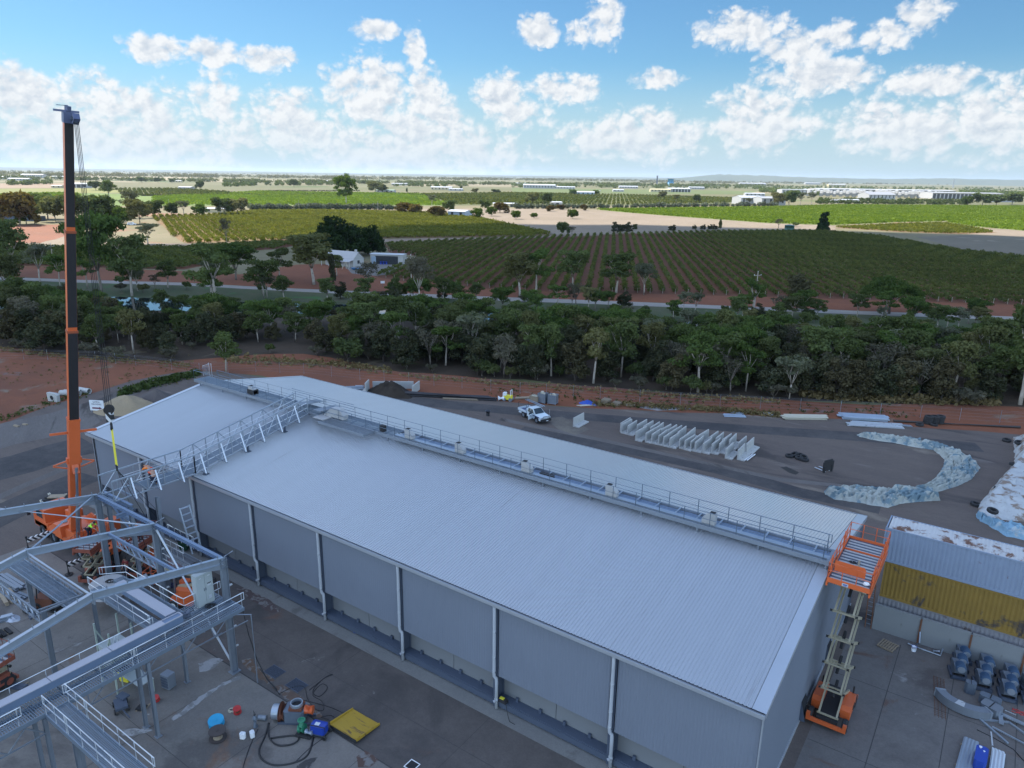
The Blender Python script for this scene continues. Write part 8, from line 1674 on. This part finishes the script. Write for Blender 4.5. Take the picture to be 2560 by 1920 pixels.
cs = building('open fronted white container shed with blue drums right of the farmhouse', 972, 659, 12.5, 5, 3.6, m_wroof, m_wwall, R(-8), .06, open_front=True, name='open_shed', cat='shed')
for k, lab in enumerate(('left blue drum in the open shed', 'middle blue drum in the open shed', 'right blue drum in the open shed')): p = G(952 + k * 7, 661); t = thing('drum', lab, 'drum', (p.x, p.y, .06)); mb = MB(); mb.disc((0, 0, .5), (0, 0, 1), .4, 1.0, 14); mb.build('body', m_blue, t); mb = MB(); mb.ring((0, 0, 1.0), (0, 0, 1), .42, .06, .06, 14); mb.build('rim', m_blue, t)
t = thing('panel', 'blue panel standing at the left side of the open shed', 'panel', tuple(G(938, 660)), YAW); mb = MB(); mb.rbox((0, 0, 1.4), 2.6, .12, 2.8); mb.build('face', m_broof, t); mb = MB(); mb.bar((-1, .2, 0), (-1, .2, 2.8), .1); mb.bar((1, .2, 0), (1, .2, 2.8), .1); mb.build('post', m_steel, t)
t = thing('boat', 'small blue boat hull on the lawn in front of the farmhouse', 'boat', tuple(G(893, 676)), YAW + .05); mb = MB(); mb.prism([(-2.2, 0, .9), (-1.6, -.7, .9), (1.9, -.75, .8), (2.1, 0, .8), (1.9, .75, .8), (-1.6, .7, .9)], (0, 0, -.1)); mb.add([(-2.2, 0, .8), (-1.6, -.7, .8), (1.9, -.75, .7), (2.1, 0, .7), (1.9, .75, .7), (-1.6, .7, .8), (-1.5, 0, .2), (1.8, 0, .15)], [(0, 1, 6), (1, 2, 7, 6), (2, 3, 7), (3, 4, 7), (4, 5, 6, 7), (5, 0, 6)]); mb.build('hull', M('boat_blue', (.02, .16, .36), .35), t); mb = MB(); mb.rbox((0, 0, .86), .4, 1.3, .06); mb.build('thwart', m_wht, t)
t = thing('swing_frame', 'pale timber A-frame swing on the farmhouse lawn', 'swing', tuple(G(864, 674)), YAW); mb = MB(); mb.bar((-1.3, 0, 0), (0, 0, 2.6), .14); mb.bar((1.3, 0, 0), (0, 0, 2.6), .14); mb.bar((-.2, 1.8, 0), (0, 1.8, 2.6), .14); mb.bar((0, 0, 2.6), (0, 1.8, 2.6), .12); mb.build('frame', m_palewood, t); mb = MB(); mb.rbox((0, .9, .5), .5, .2, .05); mb.tube([(-.2, .9, .5), (-.2, .9, 2.6)], .02, 4); mb.tube([(.2, .9, .5), (.2, .9, 2.6)], .02, 4); mb.build('seat', m_wood, t)
for i, (x, y, w, d, h, r, wl, a, lab, of) in enumerate((
    (1150, 541, 16, 12, 4.2, m_wroof, m_broof, R(-25), 'blue grey farm shed with white roof on the dry paddock', 0), (1262, 517, 26, 10, 3.5, m_wroof, m_cwall, R(4), 'long pale shed at the hedge with a rusty roof edge', 1), (1390, 514, 12, 9, 4, m_wroof, m_wwall, R(20), 'small white roofed house in the hedge beyond the paddock', 0),
    (467, 474, 26, 14, 4.5, m_wroof, m_wwall, R(-12), 'white house with verandah among the green vineyards', 0), (198, 469, 38, 18, 7, m_wroof, m_wwall, R(0), 'long white farm shed right of the crane boom', 1), (145, 470, 18, 10, 4, m_greyr, m_cwall, R(0), 'small pale shed left of the crane boom', 0), (440, 456, 34, 14, 5, m_greyr, m_cwall, R(5), 'pale roofed shed at the far round trees', 0),
    (965, 481, 34, 14, 4, m_groof, m_wwall, R(-10), 'green roofed homestead beside the big green tree', 0), (1105, 475, 48, 18, 6, m_wroof, m_cwall, R(-6), 'cream walled packing shed with white roof in the far fields', 0), (1140, 477, 30, 12, 4, m_wroof, m_wwall, R(-6), 'white annex right of the cream packing shed', 0), (1348, 471, 90, 30, 9, m_wroof, m_greyr, R(2), 'long grey walled packing shed far across the fields', 0), (1410, 472, 60, 20, 5, m_wroof, m_wwall, R(2), 'low white shed right of the long grey packing shed', 0),
    (1458, 487, 42, 18, 5, m_wroof, m_broof, R(-4), 'pale blue shed between two lime green trees', 0), (1545, 543 - 64, 26, 16, 4, m_wroof, m_wwall, R(0), 'small white house at the edge of the far olive fields', 0), (1650, 480, 50, 18, 6, m_cwall, m_cwall, R(0), 'yellow walled warehouse in the middle fields', 0), (1695, 480, 56, 24, 8, m_wroof, m_wwall, R(8), 'white roofed warehouse right of the yellow one', 1),
    (1570, 471, 60, 22, 6, m_wroof, m_wwall, R(0), 'far low white shed at the town trees', 0), (1740, 473, 50, 20, 6, m_wroof, m_wwall, R(0), 'far white shed left of the pale silo', 0), (1868, 510, 34, 24, 9, m_wroof, m_wwall, R(14), 'big white shed with bright left wall behind a pale tree', 0), (1922, 512, 36, 22, 9, m_greyr, m_wwall, R(14), 'grey roofed white shed right of the big white shed', 0), (2120, 506, 30, 12, 4, m_wroof, m_wwall, R(0), 'white house in the olive rows before the winery', 0), (2095, 507, 22, 10, 4, m_greyr, m_wwall, R(8), 'grey house in the olive rows before the winery', 0),
    (2500, 505, 40, 18, 6, m_wroof, m_wwall, R(0), 'white shed among the trees at the right edge', 0), (1885, 490, 40, 14, 5, m_wroof, m_wwall, R(0), 'white house row left of the winery trees', 0), (2030, 461, 130, 40, 12, m_wroof, m_wwall, R(0), 'pale factory hall far behind the winery', 0), (2090, 468, 90, 30, 14, m_wroof, m_cwall, R(0), 'cream factory hall beside the chimney behind the winery', 0), (1880, 462, 170, 40, 9, m_wroof, m_wwall, R(0), 'long white warehouse far beyond the tall tower', 0),
    (15, 448, 70, 24, 7, m_wroof, m_wwall, R(0), 'white farm shed at the far left edge', 0), (85, 445, 80, 26, 12, m_wroof, m_greyr, R(0), 'larger white roofed shed far left of the boom', 0), (50, 451, 60, 18, 5, m_wroof, m_wwall, R(0), 'low white shed in front of the larger one at far left', 0), (148, 446, 44, 16, 7, m_wroof, m_wwall, R(0), 'white shed touching the crane boom on the horizon fields', 0), (798, 455, 70, 20, 5, m_wroof, m_wwall, R(0), 'thin white shed left of the tall gum', 0), (540, 531, 18, 8, 3.2, m_wroof, m_cwall, R(0), 'pale roofed farm store above the left vineyard', 0), (1300, 468 - 7, 60, 20, 5, m_wroof, m_wwall, R(0), 'white farm cluster in the far middle fields', 0), (1000, 463, 50, 16, 5, m_wroof, m_wwall, R(0), 'thin pale shed beyond the green roofed homestead', 0))):
    building(lab, x, y, w, d, h, r, wl, a, .18, bool(of), 1, 'shed' if 'shed' in lab else ('house' if 'house' in lab or 'homestead' in lab else 'building'))
for x, y in ((80, 552), (40, 549)): building(('dark corrugated shed at the red field under the farm trees', 'grey shed half hidden by the bronze tree')[x == 40], x, y, 14, 7, 3, m_steel, m_steel, 0, .05, False, 0, 'shed')
# winery: long white hall with tank rows
wn = building('very long white winery hall across the right of the plain', 2200, 489, 330, 60, 14, m_wroof, m_wwall, R(2), .04, doors=1, name='winery_hall', cat='winery'); building('long low winery roof with dark underside right of the tanks', 2400, 497, 150, 50, 12, m_greyr, m_wwall, R(2), .05, True, name='winery_hall', cat='winery'); building('grey gabled winery store in front of the tank rows', 2190, 498, 60, 30, 9, m_greyr, m_wwall, R(16), .3, name='winery_hall', cat='winery'); building('pale winery annex left of the tank rows', 1985, 487, 70, 30, 12, m_wroof, m_wwall, R(2), .05, name='winery_hall', cat='winery')
tk = None
for k in range(44):
    u = k / 43; x = 2012 + 350 * u; y = 487 + 6 * u + (3 if k % 2 else 0); p = G(x, y)
    if tk is None:
        tk = thing('wine_tank', 'white cylindrical wine tank in the long rows before the winery hall', 'tank', tuple(p), 0, 'white wine tanks'); mb = MB(); mb.smooth = True; mb.tube([(0, 0, 0), (0, 0, 13)], 4.2, 16); mb.build('shell', m_wwall, tk); mb = MB(); mb.tube([(0, 0, 13), (0, 0, 14.2)], [4.3, .4], 16); mb.build('cone_roof', m_wroof, tk)
    else: copy_tree(tk, tuple(p), 0, scale=rng.uniform(.75, 1.1))
def mast(lab, x, y, yt, r, mat, cat, top=None):
    p = G(x, y); h = sight_height(x, y, yt); t = thing('tower', lab, cat, tuple(p), 0); mb = MB(); mb.tube([(0, 0, 0), (0, 0, h)], [r, r * .8], 14); mb.build('shaft', mat, t); mb = MB(); mb.disc((0, 0, h * .97), (0, 0, 1), r * 1.25, h * .05, 14); mb.build('head', mat if top is None else top, t)
mast('tall pale blue silo tower on the skyline right of centre', 1676, 464, 448, 17, M('silo_blue', (.12, .36, .55), .5), 'silo'); mast('thin dark mast on the skyline right of centre', 1642, 462, 441, 4, m_steel, 'mast'); mast('cream factory chimney behind the winery', 2059, 473, 458, 5, m_cwall, 'chimney'); mast('thin radio mast on the right skyline', 2382, 470, 450, 3, m_greyr, 'mast')
t = thing('water_tank', 'small green water tank at the vineyard corner beside the conifer', 'tank', tuple(G(1973, 575))); mb = MB(); mb.tube([(0, 0, 0), (0, 0, 3.2)], 3.2, 20); mb.build('shell', M('tank_green', (.07, .15, .12), .5), t); mb = MB(); mb.tube([(0, 0, 3.2), (0, 0, 3.7)], [3.3, .3], 20); mb.build('lid', M('tank_lid', (.12, .22, .18), .5), t)
# poles
def pole(lab, x, y, yt, arms=True):
    p = G(x, y); h = sight_height(x, y, yt); t = thing('power_pole', lab, 'power pole', tuple(p), YAW + .3); mb = MB(); mb.tube([(0, 0, 0), (0, 0, h)], [.17, .11], 8); mb.build('post', m_barkp, t)
    if arms:
        mb = MB(); mb.bar((-1.1, 0, h - .9), (1.1, 0, h - .9), .1, .12); mb.bar((0, .1, h - 2.2), (.5, .1, h - 2.2), .08); mb.build('cross_arm', m_barkp, t); mb = MB()
        for xx in (-1.0, 1.0, 0): mb.disc((xx, 0, h - .75 if xx else h + .1), (0, 0, 1), .07, .25, 8)
        mb.build('insulator', m_wht, t)
    return Vector((p.x, p.y, h - .7))
w1 = pole('weathered power pole with cross arm on the red verge before the vines', 1029, 732, 643); w2 = pole('grey power pole on the verge near the leaning roadside gum', 1886, 766, 684); w0 = pole('grey power pole partly hidden in trees left of the crane boom', 134, 660, 612)
for x, y, yt, lab in ((425, 528, 500, 'thin pale pole over the left vineyard trees'), (276, 522, 495, 'pale pole behind the farm grove'), (748, 527, 502, 'pale pole in the olive hedge left of the tall gum'), (945, 527, 505, 'pale pole in the olive hedge right of the tall gum'), (1357, 525, 505, 'pale pole at the hedge by the long shed')): pole(lab, x, y, yt, False)
for a, b, lab in ((w1, w2, 'thin power lines between the two verge poles'), (w0, w1, 'thin power lines from the left pole to the verge pole')):
    mb = MB(a)
    mb.tube([a.lerp(b, k / 12) - Vector((0, 0, 1.6 * (1 - (k / 6 - 1) ** 2))) for k in range(13)], .012, 3); tag(mb.build('power_line', m_cable, loc=a), lab, 'power line')
t = thing('mailbox_sign', 'small white sign board on the red verge near the blue boat', 'sign', tuple(G(957, 718)), YAW + .3); mb = MB(); mb.rbox((0, 0, 1.5), 1.2, .06, .7); mb.build('board', m_wht, t); mb = MB(); mb.bar((0, .05, 0), (0, .05, 1.6), .1); mb.build('post', m_steel, t)
# parked farm vehicles, far and small
for x, y, c_, lab in ((212, 470, m_wht, 'white truck parked by the pale farm sheds'), (330, 563, m_wht, 'white car parked under the farm grove'), (1500, 478, m_wht, 'white van at the far field edge')):
    t = thing('parked_vehicle', lab, 'vehicle', tuple(G(x, y)), YAW + .2); mb = MB(); mb.prism([(-2.4, -.9, .4), (2.4, -.9, .4), (2.4, -.9, 1.0), (1.2, -.9, 1.1), (.7, -.9, 1.8), (-2.0, -.9, 1.8), (-2.4, -.9, 1.0)], (0, 1.8, 0)); mb.build('body', c_, t); mb = MB(); mb.box(-1.8, .6, -.92, -.905, 1.15, 1.65); mb.build('window', m_windk, t)
    for xx in (-1.5, 1.5):
        for yy in (-.8, .8): mb = MB(); mb.disc((xx, yy, .38), (0, 1, 0), .38, .24, 14); mb.build('wheel', m_black, t)
# ------------------------------------------------------------------ the air over the plain
hz = bpy.data.materials.new('haze_air'); hz.use_nodes = True; t_ = NT(hz.node_tree); t_.n.remove(t_.n['Principled BSDF']); pv = t_.new('ShaderNodeVolumePrincipled'); pv.inputs['Color'].default_value = (.72, .84, .98, 1); pv.inputs['Density'].default_value = HAZE; pv.inputs['Anisotropy'].default_value = .2; t_.l.new(pv.outputs[0], t_.n['Material Output'].inputs['Volume'])
hzb = MB(); hzb.box(-25000, 25000, -25000, 25000, -1.0, 160.0); tag(hzb.build('haze', hz), kind='stuff')
